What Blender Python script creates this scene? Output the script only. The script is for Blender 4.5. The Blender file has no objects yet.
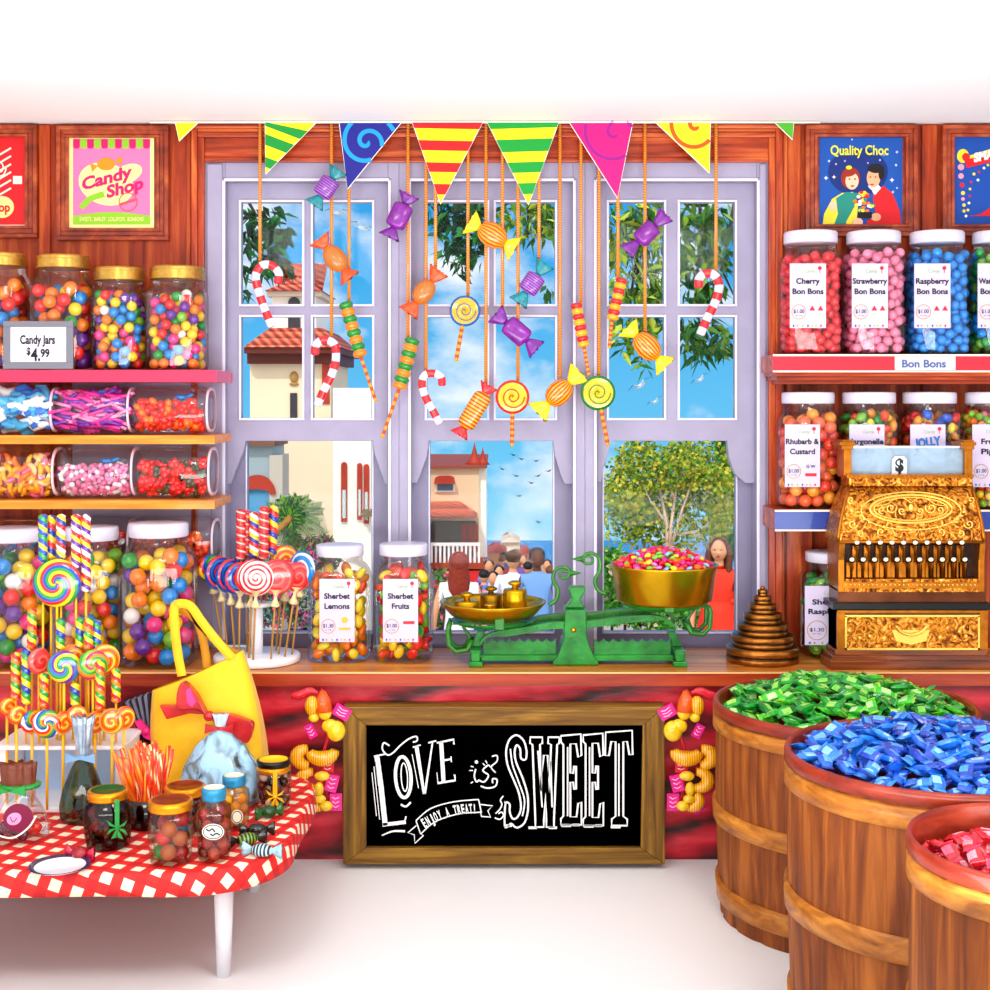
import bpy, math, random
from mathutils import Vector, Matrix, Euler
PI = math.pi
sc = bpy.context.scene
C = sc.collection
rnd = random.Random(7)

# ---------------------------------------------------------------- camera frame helpers (metres)
CY, CZ, F, HX, HY = -3.35, 1.061, 1340.0, 495.0, 400.0
def W(px, py, y):
    d = y - CY
    return Vector(((px - HX) * d / F, y, CZ - (py - HY) * d / F))
def X(px, y): return (px - HX) * (y - CY) / F
def Z(py, y): return CZ - (py - HY) * (y - CY) / F
def S(n, y): return n * (y - CY) / F
COUNTER_Z = 0.441
CEIL_Z = 1.751

# ---------------------------------------------------------------- mesh builder
class MB:
    def __init__(s): s.v, s.f, s.m, s.s = [], [], [], []
    def add(s, vs, fs, mi=0, sm=False, M=None):
        b = len(s.v)
        if M is not None: vs = [M @ Vector(v) for v in vs]
        s.v.extend(tuple(v) for v in vs)
        for i, f in enumerate(fs):
            s.f.append(tuple(b + k for k in f))
            s.m.append(mi[i] if isinstance(mi, list) else mi)
            s.s.append(sm)
        return s
    def box(s, x0, x1, y0, y1, z0, z1, mi=0, M=None):
        vs = [(x, y, z) for x in (x0, x1) for y in (y0, y1) for z in (z0, z1)]
        return s.add(vs, [(0,1,3,2),(4,6,7,5),(0,4,5,1),(2,3,7,6),(0,2,6,4),(1,5,7,3)], mi, False, M)
    def cbox(s, c, d, mi=0, M=None):
        return s.box(c[0]-d[0]/2, c[0]+d[0]/2, c[1]-d[1]/2, c[1]+d[1]/2, c[2]-d[2]/2, c[2]+d[2]/2, mi, M)
    def pbox(s, a, b, t, u, y, yb, mi=0):           # frame columns a..b, rows t..u, front y, back yb
        return s.box(X(a, y), X(b, y), y, yb, Z(u, y), Z(t, y), mi)
    def lathe(s, prof, n=28, mi=0, M=None, p=2.0, caps=True, sm=True, mis=None):
        vs, fs, ms = [], [], []
        for r, z in prof:
            for k in range(n):
                a = 2*PI*k/n
                c, q = math.cos(a), math.sin(a)
                g = 1.0 if p == 2 else (abs(c)**p + abs(q)**p) ** (-1/p)
                vs.append((r*c*g, r*q*g, z))
        for i in range(len(prof)-1):
            for k in range(n):
                fs.append((i*n+k, i*n+(k+1)%n, (i+1)*n+(k+1)%n, (i+1)*n+k))
                ms.append(mis[i] if mis else mi)
        if caps:
            fs.append(tuple(range(n-1, -1, -1))); ms.append(mis[0] if mis else mi)
            e = (len(prof)-1)*n
            fs.append(tuple(range(e, e+n))); ms.append(mis[-1] if mis else mi)
        return s.add(vs, fs, ms, sm, M)
    def tube(s, pts, rad, n=8, mi=0, M=None, flat=1.0, caps=True):
        pts = [Vector(p) for p in pts]
        R = rad if isinstance(rad, (list, tuple)) else [rad]*len(pts)
        vs, fs, ms = [], [], []
        t0 = (pts[1]-pts[0]).normalized()
        up = Vector((0, 1, 0)) if abs(t0.y) < .9 else Vector((0, 0, 1))
        nrm = (up - t0*up.dot(t0)).normalized()
        for i, p in enumerate(pts):
            t = (pts[min(i+1, len(pts)-1)] - pts[max(i-1, 0)])
            t = t.normalized() if t.length > 1e-9 else t0
            nrm = nrm - t*nrm.dot(t)
            nrm = nrm.normalized() if nrm.length > 1e-6 else t.orthogonal().normalized()
            b = t.cross(nrm)
            for k in range(n):
                a = 2*PI*k/n
                vs.append(p + nrm*math.cos(a)*R[i]*flat + b*math.sin(a)*R[i])
        for i in range(len(pts)-1):
            for k in range(n):
                fs.append((i*n+k, i*n+(k+1)%n, (i+1)*n+(k+1)%n, (i+1)*n+k))
                ms.append(mi[i % len(mi)] if isinstance(mi, list) else mi)
        if caps:
            m0 = mi[0] if isinstance(mi, list) else mi
            fs.append(tuple(range(n-1, -1, -1))); ms.append(m0)
            e = (len(pts)-1)*n
            fs.append(tuple(range(e, e+n))); ms.append(m0)
        return s.add(vs, fs, ms, True, M)
    def ball(s, c, r, n=14, m=9, mi=0, M=None, sq=(1, 1, 1)):
        vs = [(c[0], c[1], c[2]-r*sq[2])]
        for i in range(1, m):
            ph = -PI/2 + PI*i/m
            for k in range(n):
                a = 2*PI*k/n
                vs.append((c[0]+r*sq[0]*math.cos(ph)*math.cos(a), c[1]+r*sq[1]*math.cos(ph)*math.sin(a), c[2]+r*sq[2]*math.sin(ph)))
        vs.append((c[0], c[1], c[2]+r*sq[2]))
        fs = [(0, 1+(k+1)%n, 1+k) for k in range(n)]
        for i in range(m-2):
            fs += [(1+i*n+k, 1+i*n+(k+1)%n, 1+(i+1)*n+(k+1)%n, 1+(i+1)*n+k) for k in range(n)]
        e, l = 1+(m-2)*n, len(vs)-1
        fs += [(e+k, e+(k+1)%n, l) for k in range(n)]
        return s.add(vs, fs, mi, True, M)
    def prism(s, poly, y0, y1, mi=0, M=None, sm=False):   # poly of (x, z)
        n = len(poly)
        ar = sum(poly[i][0]*poly[(i+1)%n][1]-poly[(i+1)%n][0]*poly[i][1] for i in range(n))
        if ar < 0: poly = poly[::-1]
        vs = [(x, y0, z) for x, z in poly] + [(x, y1, z) for x, z in poly]
        fs = [tuple(range(n)), tuple(range(2*n-1, n-1, -1))]
        fs += [(i, n+i, n+(i+1)%n, (i+1)%n) for i in range(n)]
        return s.add(vs, fs, mi, sm, M)
    def ppoly(s, pts, y, th=.001, mi=0):
        return s.prism([(X(a, y), Z(b, y)) for a, b in pts], y, y+th, mi)
    def pell(s, cx, cy, rx, ry, y, th=.0004, mi=0, n=20, rot=0):
        c, q = math.cos(rot), math.sin(rot)
        return s.ppoly([(cx+rx*math.cos(2*PI*k/n)*c-ry*math.sin(2*PI*k/n)*q, cy+rx*math.cos(2*PI*k/n)*q+ry*math.sin(2*PI*k/n)*c) for k in range(n)], y, th, mi)
    def stroke(s, pts, w, y, mi=0, closed=False, th=.0006):     # a ribbon along frame points
        P = [Vector((X(a, y), Z(b, y))) for a, b in pts]
        n = len(P); h = S(1, y)
        ww = w if isinstance(w, (list, tuple)) else [w]*n
        L, R = [], []
        for i in range(n):
            if closed: t = P[(i+1) % n]-P[i-1]
            else: t = P[min(i+1, n-1)]-P[max(i-1, 0)]
            if t.length < 1e-9: t = Vector((1, 0))
            t.normalize(); q = Vector((-t.y, t.x))*ww[i]*h/2
            L.append(P[i]+q); R.append(P[i]-q)
        vs = [(p.x, y, p.y) for p in L]+[(p.x, y, p.y) for p in R]
        vs += [(a, b+th, c) for a, b, c in vs]
        fs = []
        for i in range(n if closed else n-1):
            j = (i+1) % n
            fs += [(i, n+i, n+j, j), (2*n+i, 2*n+j, 3*n+j, 3*n+i), (i, j, 2*n+j, 2*n+i), (n+i, 3*n+i, 3*n+j, n+j)]
        return s.add(vs, fs, mi)
    def text(s, txt, cx, cy, h, y, mi=0, rot=0, wid=None, shear=0, bold=0.0):   # centre and cap height in frame units
        V, Fc, w0 = text_mesh(txt, bold)
        k = S(h, y)/0.7
        kx = k if wid is None else S(wid, y)/max(w0, 1e-6)
        c, q = math.cos(rot), math.sin(rot)
        x0, z0 = X(cx, y), Z(cy, y)
        vs = []
        for a, b in V:
            u = (a-w0/2)*kx; v = (b-.35)*k; u += shear*v
            vs.append((x0+u*c-v*q, y, z0+u*q+v*c))
        return s.add(vs, Fc, mi)
    def obj(s, name, mats, parent=None, world=False, bevel=0, L=None, **pr):
        me = bpy.data.meshes.new(name)
        v = s.v
        if world and parent is not None:
            o_ = parent
            off = Vector((0, 0, 0))
            while o_ is not None: off += o_.location; o_ = o_.parent
            v = [(a-off.x, b-off.y, c-off.z) for a, b, c in v]
        elif L is not None:
            v = [(a-L[0], b-L[1], c-L[2]) for a, b, c in v]
        me.from_pydata(v, [], s.f)
        if not isinstance(mats, (list, tuple)): mats = [mats]
        for m in mats: me.materials.append(m)
        me.polygons.foreach_set('material_index', s.m)
        me.polygons.foreach_set('use_smooth', s.s)
        me.update()
        o = bpy.data.objects.new(name, me); C.objects.link(o)
        if parent is not None: o.parent = parent
        elif L is not None: o.location = L
        if bevel:
            b = o.modifiers.new('bevel', 'BEVEL'); b.width = bevel; b.segments = 2; b.limit_method = 'ANGLE'
        for k, val in pr.items(): o[k] = val
        return o
    def mesh(s, name, mats):
        o = s.obj(name, mats); me = o.data; bpy.data.objects.remove(o); return me

_tc = {}
def text_mesh(txt, bold=0.0):
    key = (txt, bold)
    if key in _tc: return _tc[key]
    cu = bpy.data.curves.new('t', 'FONT'); cu.body = txt; cu.size = 1.0; cu.resolution_u = 3; cu.offset = bold
    o = bpy.data.objects.new('t', cu); C.objects.link(o)
    dg = bpy.context.evaluated_depsgraph_get(); dg.update()
    me = bpy.data.meshes.new_from_object(o.evaluated_get(dg))
    V = [(v.co.x, v.co.y) for v in me.vertices]; Fc = [tuple(p.vertices) for p in me.polygons]
    bpy.data.objects.remove(o); bpy.data.curves.remove(cu); bpy.data.meshes.remove(me)
    mn = min([a for a, b in V] or [0]); V = [(a-mn, b) for a, b in V]
    w = max([a for a, b in V] or [1])
    _tc[key] = (V, Fc, w); return _tc[key]

def thing(name, label, cat, loc=(0, 0, 0), group=None, rz=0):
    o = bpy.data.objects.new(name, None); C.objects.link(o); o.location = loc; o.rotation_euler = (0, 0, rz)
    o.empty_display_size = .05
    o['label'] = label; o['category'] = cat
    if group: o['group'] = group
    return o
def tag(o, label, cat, group=None, kind=None):
    o['label'] = label; o['category'] = cat
    if group: o['group'] = group
    if kind: o['kind'] = kind
    return o
def struct(o, label):
    o['kind'] = 'structure'; o['label'] = label; return o
def dup(root, loc, rot=None, label=None, group=None, scale=None):
    r = root.copy(); C.objects.link(r); r.location = loc
    if rot is not None: r.rotation_euler = rot
    if scale is not None: r.scale = (scale,)*3
    if label: r['label'] = label
    if group: r['group'] = group
    for ch in list(root.children):
        c = ch.copy(); C.objects.link(c); c.parent = r
        for g in list(ch.children):
            d = g.copy(); C.objects.link(d); d.parent = c
    return r

# ---------------------------------------------------------------- materials
def lin(h):
    h = h.lstrip('#')
    o = []
    for i in (0, 2, 4):
        c = int(h[i:i+2], 16)/255
        o.append((c/12.92 if c <= .04045 else ((c+.055)/1.055)**2.4)**1.28)
    return (*o, 1)
_mc = {}
def newmat(key):
    m = bpy.data.materials.new(key); m.use_nodes = True
    nt = m.node_tree; b = nt.nodes['Principled BSDF']
    return m, nt, b
def mat(hx, rough=.45, metal=0, coat=0, var=0, vs=30, bump=0, bs=60, key=None, spec=.35, sss=0, sheen=0):
    k = (hx, rough, metal, coat, var, vs, bump, bs, spec, sheen)
    if k in _mc: return _mc[k]
    m, nt, b = newmat(key or 'm_'+hx.strip('#'))
    b.inputs['Roughness'].default_value = rough; b.inputs['Metallic'].default_value = metal
    b.inputs['Coat Weight'].default_value = coat; b.inputs['Coat Roughness'].default_value = .08
    b.inputs['Specular IOR Level'].default_value = spec
    if sheen: b.inputs['Sheen Weight'].default_value = sheen
    c = lin(hx)
    tc = nt.nodes.new('ShaderNodeTexCoord')
    if var:
        n = nt.nodes.new('ShaderNodeTexNoise'); n.inputs['Scale'].default_value = vs; n.inputs['Detail'].default_value = 4
        r = nt.nodes.new('ShaderNodeValToRGB')
        r.color_ramp.elements[0].position = .3; r.color_ramp.elements[1].position = .7
        r.color_ramp.elements[0].color = tuple(max(0, x*(1-var)) for x in c[:3])+(1,)
        r.color_ramp.elements[1].color = tuple(min(1, x*(1+var*.6)+.02*var) for x in c[:3])+(1,)
        nt.links.new(tc.outputs['Object'], n.inputs['Vector']); nt.links.new(n.outputs['Fac'], r.inputs['Fac'])
        nt.links.new(r.outputs['Color'], b.inputs['Base Color'])
    else: b.inputs['Base Color'].default_value = c
    if bump:
        n2 = nt.nodes.new('ShaderNodeTexNoise'); n2.inputs['Scale'].default_value = bs; n2.inputs['Detail'].default_value = 5
        bp = nt.nodes.new('ShaderNodeBump'); bp.inputs['Strength'].default_value = bump; bp.inputs['Distance'].default_value = .01
        nt.links.new(tc.outputs['Object'], n2.inputs['Vector']); nt.links.new(n2.outputs['Fac'], bp.inputs['Height']); nt.links.new(bp.outputs['Normal'], b.inputs['Normal'])
    _mc[k] = m; return m
def ramp(nt, stops, const=False):
    r = nt.nodes.new('ShaderNodeValToRGB'); e = r.color_ramp.elements
    while len(e) < len(stops): e.new(.5)
    for i, (p, c) in enumerate(stops): e[i].position = p; e[i].color = lin(c) if isinstance(c, str) else c
    if const: r.color_ramp.interpolation = 'CONSTANT'
    return r
def mathn(nt, op, a, b=None, c=None):
    n = nt.nodes.new('ShaderNodeMath'); n.operation = op
    for i, v in enumerate((a, b, c)):
        if v is None: continue
        if isinstance(v, (int, float)): n.inputs[i].default_value = v
        else: nt.links.new(v, n.inputs[i])
    return n.outputs[0]
def wood(key, c0, c1, c2, stretch=(1, 1, .06), scale=45, rough=.4, coat=.3, bump=.12):
    m, nt, b = newmat(key)
    tc = nt.nodes.new('ShaderNodeTexCoord'); mp = nt.nodes.new('ShaderNodeMapping'); mp.inputs['Scale'].default_value = stretch
    n = nt.nodes.new('ShaderNodeTexNoise'); n.inputs['Scale'].default_value = scale; n.inputs['Detail'].default_value = 8; n.inputs['Roughness'].default_value = .6; n.inputs['Distortion'].default_value = .6
    r = ramp(nt, [(.28, c0), (.5, c1), (.72, c2)])
    nt.links.new(tc.outputs['Object'], mp.inputs['Vector']); nt.links.new(mp.outputs['Vector'], n.inputs['Vector']); nt.links.new(n.outputs['Fac'], r.inputs['Fac']); nt.links.new(r.outputs['Color'], b.inputs['Base Color'])
    bp = nt.nodes.new('ShaderNodeBump'); bp.inputs['Strength'].default_value = bump; bp.inputs['Distance'].default_value = .005
    nt.links.new(n.outputs['Fac'], bp.inputs['Height']); nt.links.new(bp.outputs['Normal'], b.inputs['Normal'])
    b.inputs['Roughness'].default_value = rough; b.inputs['Coat Weight'].default_value = coat; b.inputs['Coat Roughness'].default_value = .15; b.inputs['Specular IOR Level'].default_value = .25
    return m
def glass(key, tint='#ffffff', gloss=.1, film=None, fa=.3, fr=.5, nz=4.0):
    m, nt, b = newmat(key); nt.nodes.remove(b)
    out = nt.nodes['Material Output']
    t = nt.nodes.new('ShaderNodeBsdfTransparent'); t.inputs['Color'].default_value = lin(tint)
    g = nt.nodes.new('ShaderNodeBsdfGlossy'); g.inputs['Roughness'].default_value = .04
    lw = nt.nodes.new('ShaderNodeFresnel'); lw.inputs['IOR'].default_value = 1.45
    f = mathn(nt, 'MULTIPLY_ADD', lw.outputs[0], fr, gloss*.3)
    f = mathn(nt, 'MINIMUM', f, .9)
    mx = nt.nodes.new('ShaderNodeMixShader')
    nt.links.new(f, mx.inputs[0]); nt.links.new(t.outputs[0], mx.inputs[1]); nt.links.new(g.outputs[0], mx.inputs[2]); sh = mx.outputs[0]
    if film:
        df = nt.nodes.new('ShaderNodeBsdfDiffuse'); df.inputs['Color'].default_value = lin(film); m3 = nt.nodes.new('ShaderNodeMixShader')
        n = nt.nodes.new('ShaderNodeTexNoise'); n.inputs['Scale'].default_value = 14; n.inputs['Distortion'].default_value = 2; tc = nt.nodes.new('ShaderNodeTexCoord'); nt.links.new(tc.outputs['Object'], n.inputs['Vector'])
        nt.links.new(mathn(nt, 'MINIMUM', mathn(nt, 'MULTIPLY_ADD', n.outputs['Fac'], nz, fa-nz/2), .95), m3.inputs[0]); nt.links.new(sh, m3.inputs[1]); nt.links.new(df.outputs[0], m3.inputs[2]); sh = m3.outputs[0]
    nt.links.new(sh, out.inputs['Surface'])
    return m
def swirl(key, cols, arms=1, tight=60, rough=.15):        # spiral around the object's local Y axis
    m, nt, b = newmat(key)
    tc = nt.nodes.new('ShaderNodeTexCoord'); sp = nt.nodes.new('ShaderNodeSeparateXYZ'); nt.links.new(tc.outputs['Object'], sp.inputs[0])
    an = mathn(nt, 'ARCTAN2', sp.outputs['Z'], sp.outputs['X']); an = mathn(nt, 'MULTIPLY', an, arms/(2*PI))
    x2 = mathn(nt, 'MULTIPLY', sp.outputs['X'], sp.outputs['X']); z2 = mathn(nt, 'MULTIPLY', sp.outputs['Z'], sp.outputs['Z'])
    rr = mathn(nt, 'SQRT', mathn(nt, 'ADD', x2, z2))
    fr = mathn(nt, 'FRACT', mathn(nt, 'MULTIPLY_ADD', rr, tight, mathn(nt, 'ADD', an, 10)))
    r = ramp(nt, [(i/len(cols), c) for i, c in enumerate(cols)], True)
    nt.links.new(fr, r.inputs['Fac']); nt.links.new(r.outputs['Color'], b.inputs['Base Color'])
    b.inputs['Roughness'].default_value = rough; b.inputs['Coat Weight'].default_value = .6
    return m
def helix(key, cols, pitch=60, rough=.2, arms=1):                 # stripes winding round the local Z axis
    m, nt, b = newmat(key)
    tc = nt.nodes.new('ShaderNodeTexCoord'); sp = nt.nodes.new('ShaderNodeSeparateXYZ'); nt.links.new(tc.outputs['Object'], sp.inputs[0])
    an = mathn(nt, 'MULTIPLY', mathn(nt, 'ARCTAN2', sp.outputs['Y'], sp.outputs['X']), arms/(2*PI))
    fr = mathn(nt, 'FRACT', mathn(nt, 'MULTIPLY_ADD', sp.outputs['Z'], pitch, mathn(nt, 'ADD', an, 50)))
    r = ramp(nt, [(i/len(cols), c) for i, c in enumerate(cols)], True)
    nt.links.new(fr, r.inputs['Fac']); nt.links.new(r.outputs['Color'], b.inputs['Base Color'])
    b.inputs['Roughness'].default_value = rough; b.inputs['Coat Weight'].default_value = .6
    return m

WALLWOOD = wood('wall_wood', '#6c2208', '#b44c1a', '#dc8040', (1, 1, .07), 38, .45, .08)
TRIMWOOD = wood('trim_wood', '#72240a', '#ba5020', '#e48c4c', (.07, 1, 1), 40, .35, .15)
TRIMWOODV = wood('trim_wood_vertical', '#72240a', '#ba5020', '#e48c4c', (1, 1, .07), 40, .35, .15)
COUNTERWOOD = wood('counter_wood', '#a05a1c', '#cf8a3e', '#eebb74', (.05, .8, 1), 40, .4, .15)
COUNTEREDGE = wood('counter_edge_wood', '#8a2c14', '#b04a26', '#c86438', (.05, 1, 1), 40, .35, .3)
BOARDFRAME = wood('board_frame_wood', '#54380e', '#8c6824', '#b8923c', (.06, 1, 1), 60, .55, .1, .3)
BOARDFRAMEV = wood('board_frame_wood_vertical', '#54380e', '#8c6824', '#b8923c', (1, 1, .06), 60, .55, .1, .3)
BARRELWOOD = wood('barrel_wood', '#5e2c0c', '#96561e', '#c07c36', (1, 1, .07), 45, .6, .03, .4)
HOOPWOOD = wood('hoop_wood', '#8a5014', '#bc7c2c', '#d89c48', (.3, .3, 1), 50, .45, .2, .2)
RIMWOOD = wood('rim_wood', '#7a2a14', '#9c3c20', '#b4502e', (.3, .3, 1), 40, .4, .3, .1)
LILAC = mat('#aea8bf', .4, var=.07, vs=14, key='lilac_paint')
LILAC2 = mat('#9a94ae', .4, var=.07, vs=14, key='lilac_painted_shade')  # same lilac darkened, paints the shade of the set-back lower sashes
WHITE = mat('#f4f2f6', .35)
GLASS = glass('clear_glass'); PANE = glass('window_glass', '#ffffff', 0.0, fr=.12)
BLACK = mat('#0a0a0a', .5)
GOLDLID = mat('#d8b060', .3, .85, var=.2, vs=120)
BRASS = mat('#d8b022', .25, .9, var=.15, vs=25)
STICK = mat('#e8a83c', .5)
# ================================================================ WORLD, CAMERA, LIGHT
def build_world():
    w = bpy.data.worlds.new('world'); sc.world = w; w.use_nodes = True
    nt = w.node_tree; bg = nt.nodes['Background']
    tc = nt.nodes.new('ShaderNodeTexCoord'); sp = nt.nodes.new('ShaderNodeSeparateXYZ')
    nt.links.new(tc.outputs['Generated'], sp.inputs[0])
    mp = nt.nodes.new('ShaderNodeMapping'); mp.inputs['Scale'].default_value = (1, 1, 1.6); mp.inputs['Location'].default_value = (.35, 0, .12)
    n = nt.nodes.new('ShaderNodeTexNoise'); n.inputs['Scale'].default_value = 6.5; n.inputs['Detail'].default_value = 9; n.inputs['Roughness'].default_value = .55
    nt.links.new(tc.outputs['Generated'], mp.inputs['Vector']); nt.links.new(mp.outputs[0], n.inputs['Vector'])
    cl = ramp(nt, [(.50, '#000000'), (.64, '#ffffff')]); nt.links.new(n.outputs['Fac'], cl.inputs['Fac'])
    sky = ramp(nt, [(.40, '#b0e2f8'), (.48, '#80d0f4'), (.56, '#48b4ec'), (.7, '#2c98e0')])
    h = mathn(nt, 'MULTIPLY_ADD', sp.outputs['Z'], .5, .5); nt.links.new(h, sky.inputs['Fac'])
    mx = nt.nodes.new('ShaderNodeMix'); mx.data_type = 'RGBA'
    nt.links.new(cl.outputs['Color'], mx.inputs[0]); nt.links.new(sky.outputs['Color'], mx.inputs[6]); mx.inputs[7].default_value = (.93, .97, 1, 1)
    # behind the viewer the world turns to an added even white filling the room
    f = ramp(nt, [(.42, '#ffffff'), (.5, '#000000')]); d = mathn(nt, 'MULTIPLY_ADD', sp.outputs['Y'], .5, .5); nt.links.new(d, f.inputs['Fac'])
    m2 = nt.nodes.new('ShaderNodeMix'); m2.data_type = 'RGBA'
    nt.links.new(f.outputs['Color'], m2.inputs[0]); nt.links.new(mx.outputs[2], m2.inputs[6]); m2.inputs[7].default_value = (1.25, 1.23, 1.22, 1)
    nt.links.new(m2.outputs[2], bg.inputs['Color']); bg.inputs['Strength'].default_value = 1.0
build_world()
cam = bpy.data.cameras.new('camera'); co = bpy.data.objects.new('camera', cam); C.objects.link(co)
co.location = (0, CY, CZ); co.rotation_euler = (PI/2, 0, 0)
cam.sensor_width = 36; cam.lens = F/990*36; cam.shift_y = -(495-HY)/990; cam.clip_end = 500
sc.camera = co
sc.view_settings.view_transform = 'Standard'; sc.view_settings.look = 'None'; sc.view_settings.gamma = 1; sc.view_settings.exposure = 0.12
sc.view_settings.use_curve_mapping = False
def light(name, kind, loc, rot, energy, color=(1, 1, 1), size=1, size_y=None, angle=None):
    l = bpy.data.lights.new(name, kind); l.energy = energy; l.color = color
    if kind == 'AREA':
        l.size = size
        if size_y: l.shape = 'RECTANGLE'; l.size_y = size_y
    if kind == 'SUN': l.angle = angle or .02
    o = bpy.data.objects.new(name, l); C.objects.link(o); o.location = loc; o.rotation_euler = rot
    return o
light('sun_lamp', 'SUN', (0, -3, 6), (math.radians(42), 0, math.radians(-20)), 2.1, (1, .96, .9), angle=.02)
light('overhead_fill', 'AREA', (-.7, -2.0, 1.70), (math.radians(34), 0, 0), 11, (1, .98, .95), .5, .5)  # added fill pair high out of view, no real fixtures
light('overhead_fill', 'AREA', (.7, -2.0, 1.70), (math.radians(34), 0, 0), 11, (1, .98, .95), .5, .5)
light('upward_fill', 'AREA', (0, -1.9, .55), (math.radians(152), 0, 0), 36, (1, 1, 1), 2.4, .5)  # added fill from below, out of view, whitens the ceiling

# ================================================================ ROOM SHELL
FW = mat('#f3f2f2', .6, key='white_floor_paint'); CW = mat('#f6f6f6', .8, key='white_ceiling_paint')
struct(MB().box(-2.6, 2.6, -2.9, .12, -.06, 0).obj('floor', FW), 'white painted shop floor')
struct(MB().box(-2.6, 2.6, -2.9, .14, CEIL_Z, CEIL_Z+.05).obj('ceiling', CW), 'flat white shop ceiling')
OX0, OX1, OT = X(203, 0), X(770, 0), Z(160, 0)
b = MB()
b.box(-2.6, OX0, 0, .12, 0, CEIL_Z); b.box(OX1, 2.6, 0, .12, 0, CEIL_Z)
b.box(OX0, OX1, 0, .12, OT, CEIL_Z); b.box(OX0, OX1, 0, .12, 0, COUNTER_Z-.02)
struct(b.obj('wall_back', WALLWOOD), 'red brown wooden back wall round the windows')
# casing round the window: three stepped mouldings
def casing(name, boxes, m):
    b = MB()
    for bx in boxes: b.pbox(*bx)
    struct(b.obj(name, m, bevel=.003), 'polished red brown wooden window moulding')
casing('trim_1', [(186, 191, 124.5, 648, -.012, 0), (191, 197, 124.5, 648, -.026, 0), (197, 204, 132, 648, -.016, 0)], TRIMWOODV)
casing('trim_2', [(769, 776, 132, 648, -.016, 0), (776, 783, 124.5, 648, -.026, 0), (783, 788, 124.5, 648, -.012, 0)], TRIMWOODV)
casing('trim_3', [(191, 783, 124, 128, -.028, 0), (191, 783, 128, 132, -.018, 0), (197, 776, 132, 137, -.024, 0), (204, 769, 137, 160.5, -.008, 0), (204, 769, 157, 162, -.014, 0)], TRIMWOOD)
def stile(name, a, c, t, u, y=-.01):
    struct(MB().pbox(a, c, t, u, y, 0).obj(name, WALLWOOD, bevel=.004), 'raised upright wall board beside the framed pictures')
stile('trim_4', 38, 50, 124.5, 660); stile('trim_5', 922, 938, 124.5, 640); stile('trim_6', 788, 801, 124.5, 640)

# ---------------------------------------------------------------- windows
EDGE = mat('#e6e2f2', .35, key='lilac_edge_paint')
def window(idx, x0, x1, fx0, fx1, cols, low, hornL, hornR, label):
    root = bpy.data.objects.new('window_%d' % idx, None); C.objects.link(root)
    root.location = W((fx0+fx1)/2, 640, .03); root['kind'] = 'structure'; root['label'] = label
    b = MB()
    b.pbox(x0, fx0, 160, 647, 0, .11); b.pbox(fx1, x1, 160, 647, 0, .11); b.pbox(fx0, fx1, 160, 181, 0, .11)
    b.pbox(x0+4, fx0-3, 164, 640, -.008, 0, 0) if idx == 1 else None
    b.pbox(fx1+3, x1-4, 164, 640, -.008, 0, 0) if idx == 3 else None
    for a, c, t, u in ((fx0-3, fx0, 178, 640), (fx1, fx1+3, 178, 640), (fx0-3, fx1+3, 178, 181)):
        b.pbox(a, c, t, u, -.006, 0, 1)
    b.obj('frame', [LILAC, EDGE], root, world=True, bevel=.002)
    y, yb = .035, .065
    b = MB()
    xs = [fx0] + [v for c in cols for v in c] + [fx1]
    for i in range(0, len(xs), 2): b.pbox(xs[i], xs[i+1], 181, 441, y, yb)
    for c in cols:
        for t, u in ((181, 202), (304, 317), (418, 441)): b.pbox(c[0]-1, c[1]+1, t, u, y, yb)
        for t, u in ((202, 304), (317, 418)):
            e = 2.4
            b.pbox(c[0]-e, c[0], t-e, u+e, y-.006, y, 1); b.pbox(c[1], c[1]+e, t-e, u+e, y-.006, y, 1)
            b.pbox(c[0], c[1], t-e, t, y-.006, y, 1); b.pbox(c[0], c[1], u, u+e, y-.006, y, 1)
    b.ppoly(hornL, y, .03); b.ppoly(hornR, y, .03)
    b.obj('upper_sash', [LILAC, EDGE], root, world=True, bevel=.0015)
    b = MB(); y = .07
    b.pbox(fx0-1, low[0], 436, 645, y, .10); b.pbox(low[1], fx1+1, 436, 645, y, .10); b.pbox(low[0]-1, low[1]+1, 632, 648, y, .10)
    b.pbox(low[0]-1.6, low[0], 441, 633, y-.004, y, 1); b.pbox(low[1], low[1]+1.6, 441, 633, y-.004, y, 1); b.pbox(low[0]-1.6, low[1]+1.6, 632, 634, y-.004, y, 1)
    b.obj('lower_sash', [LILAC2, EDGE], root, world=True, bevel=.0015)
    for c in cols:
        for t, u in ((202, 304), (317, 418)):
            MB().pbox(c[0]-1, c[1]+1, t-1, u+1, .048, .051).obj('glass_pane', PANE, root, world=True)
    MB().pbox(low[0]-1, low[1]+1, 436, 634, .083, .086).obj('glass_pane', PANE, root, world=True)
window(1, 203, 399, 225, 388, [(241, 302), (313, 372)], (247, 372),
       [(225, 440), (246, 440), (243, 452), (235, 472), (231, 484), (225, 484)], [(373, 440), (374, 452), (380, 470), (385, 484), (388, 484), (388, 440)], 'left lilac sash window with the tiled tower outside')
window(2, 399, 585, 411, 573, [(427, 487), (496, 555)], (430, 553),
       [(411, 440), (429, 440), (427, 456), (420, 476), (417, 483), (411, 483)], [(553, 440), (555, 456), (561, 476), (565, 484), (573, 484), (573, 440)], 'middle lilac sash window with the crowd and terracotta spires outside')
window(3, 585, 770, 597, 757, [(609, 664), (680, 735)], (604, 736),
       [(597, 440), (610, 440), (609, 452), (604, 466), (601, 482), (597, 482)], [(727, 440), (729, 458), (735, 474), (745, 483), (757, 483), (757, 440)], 'right lilac sash window with the large green tree outside')

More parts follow.
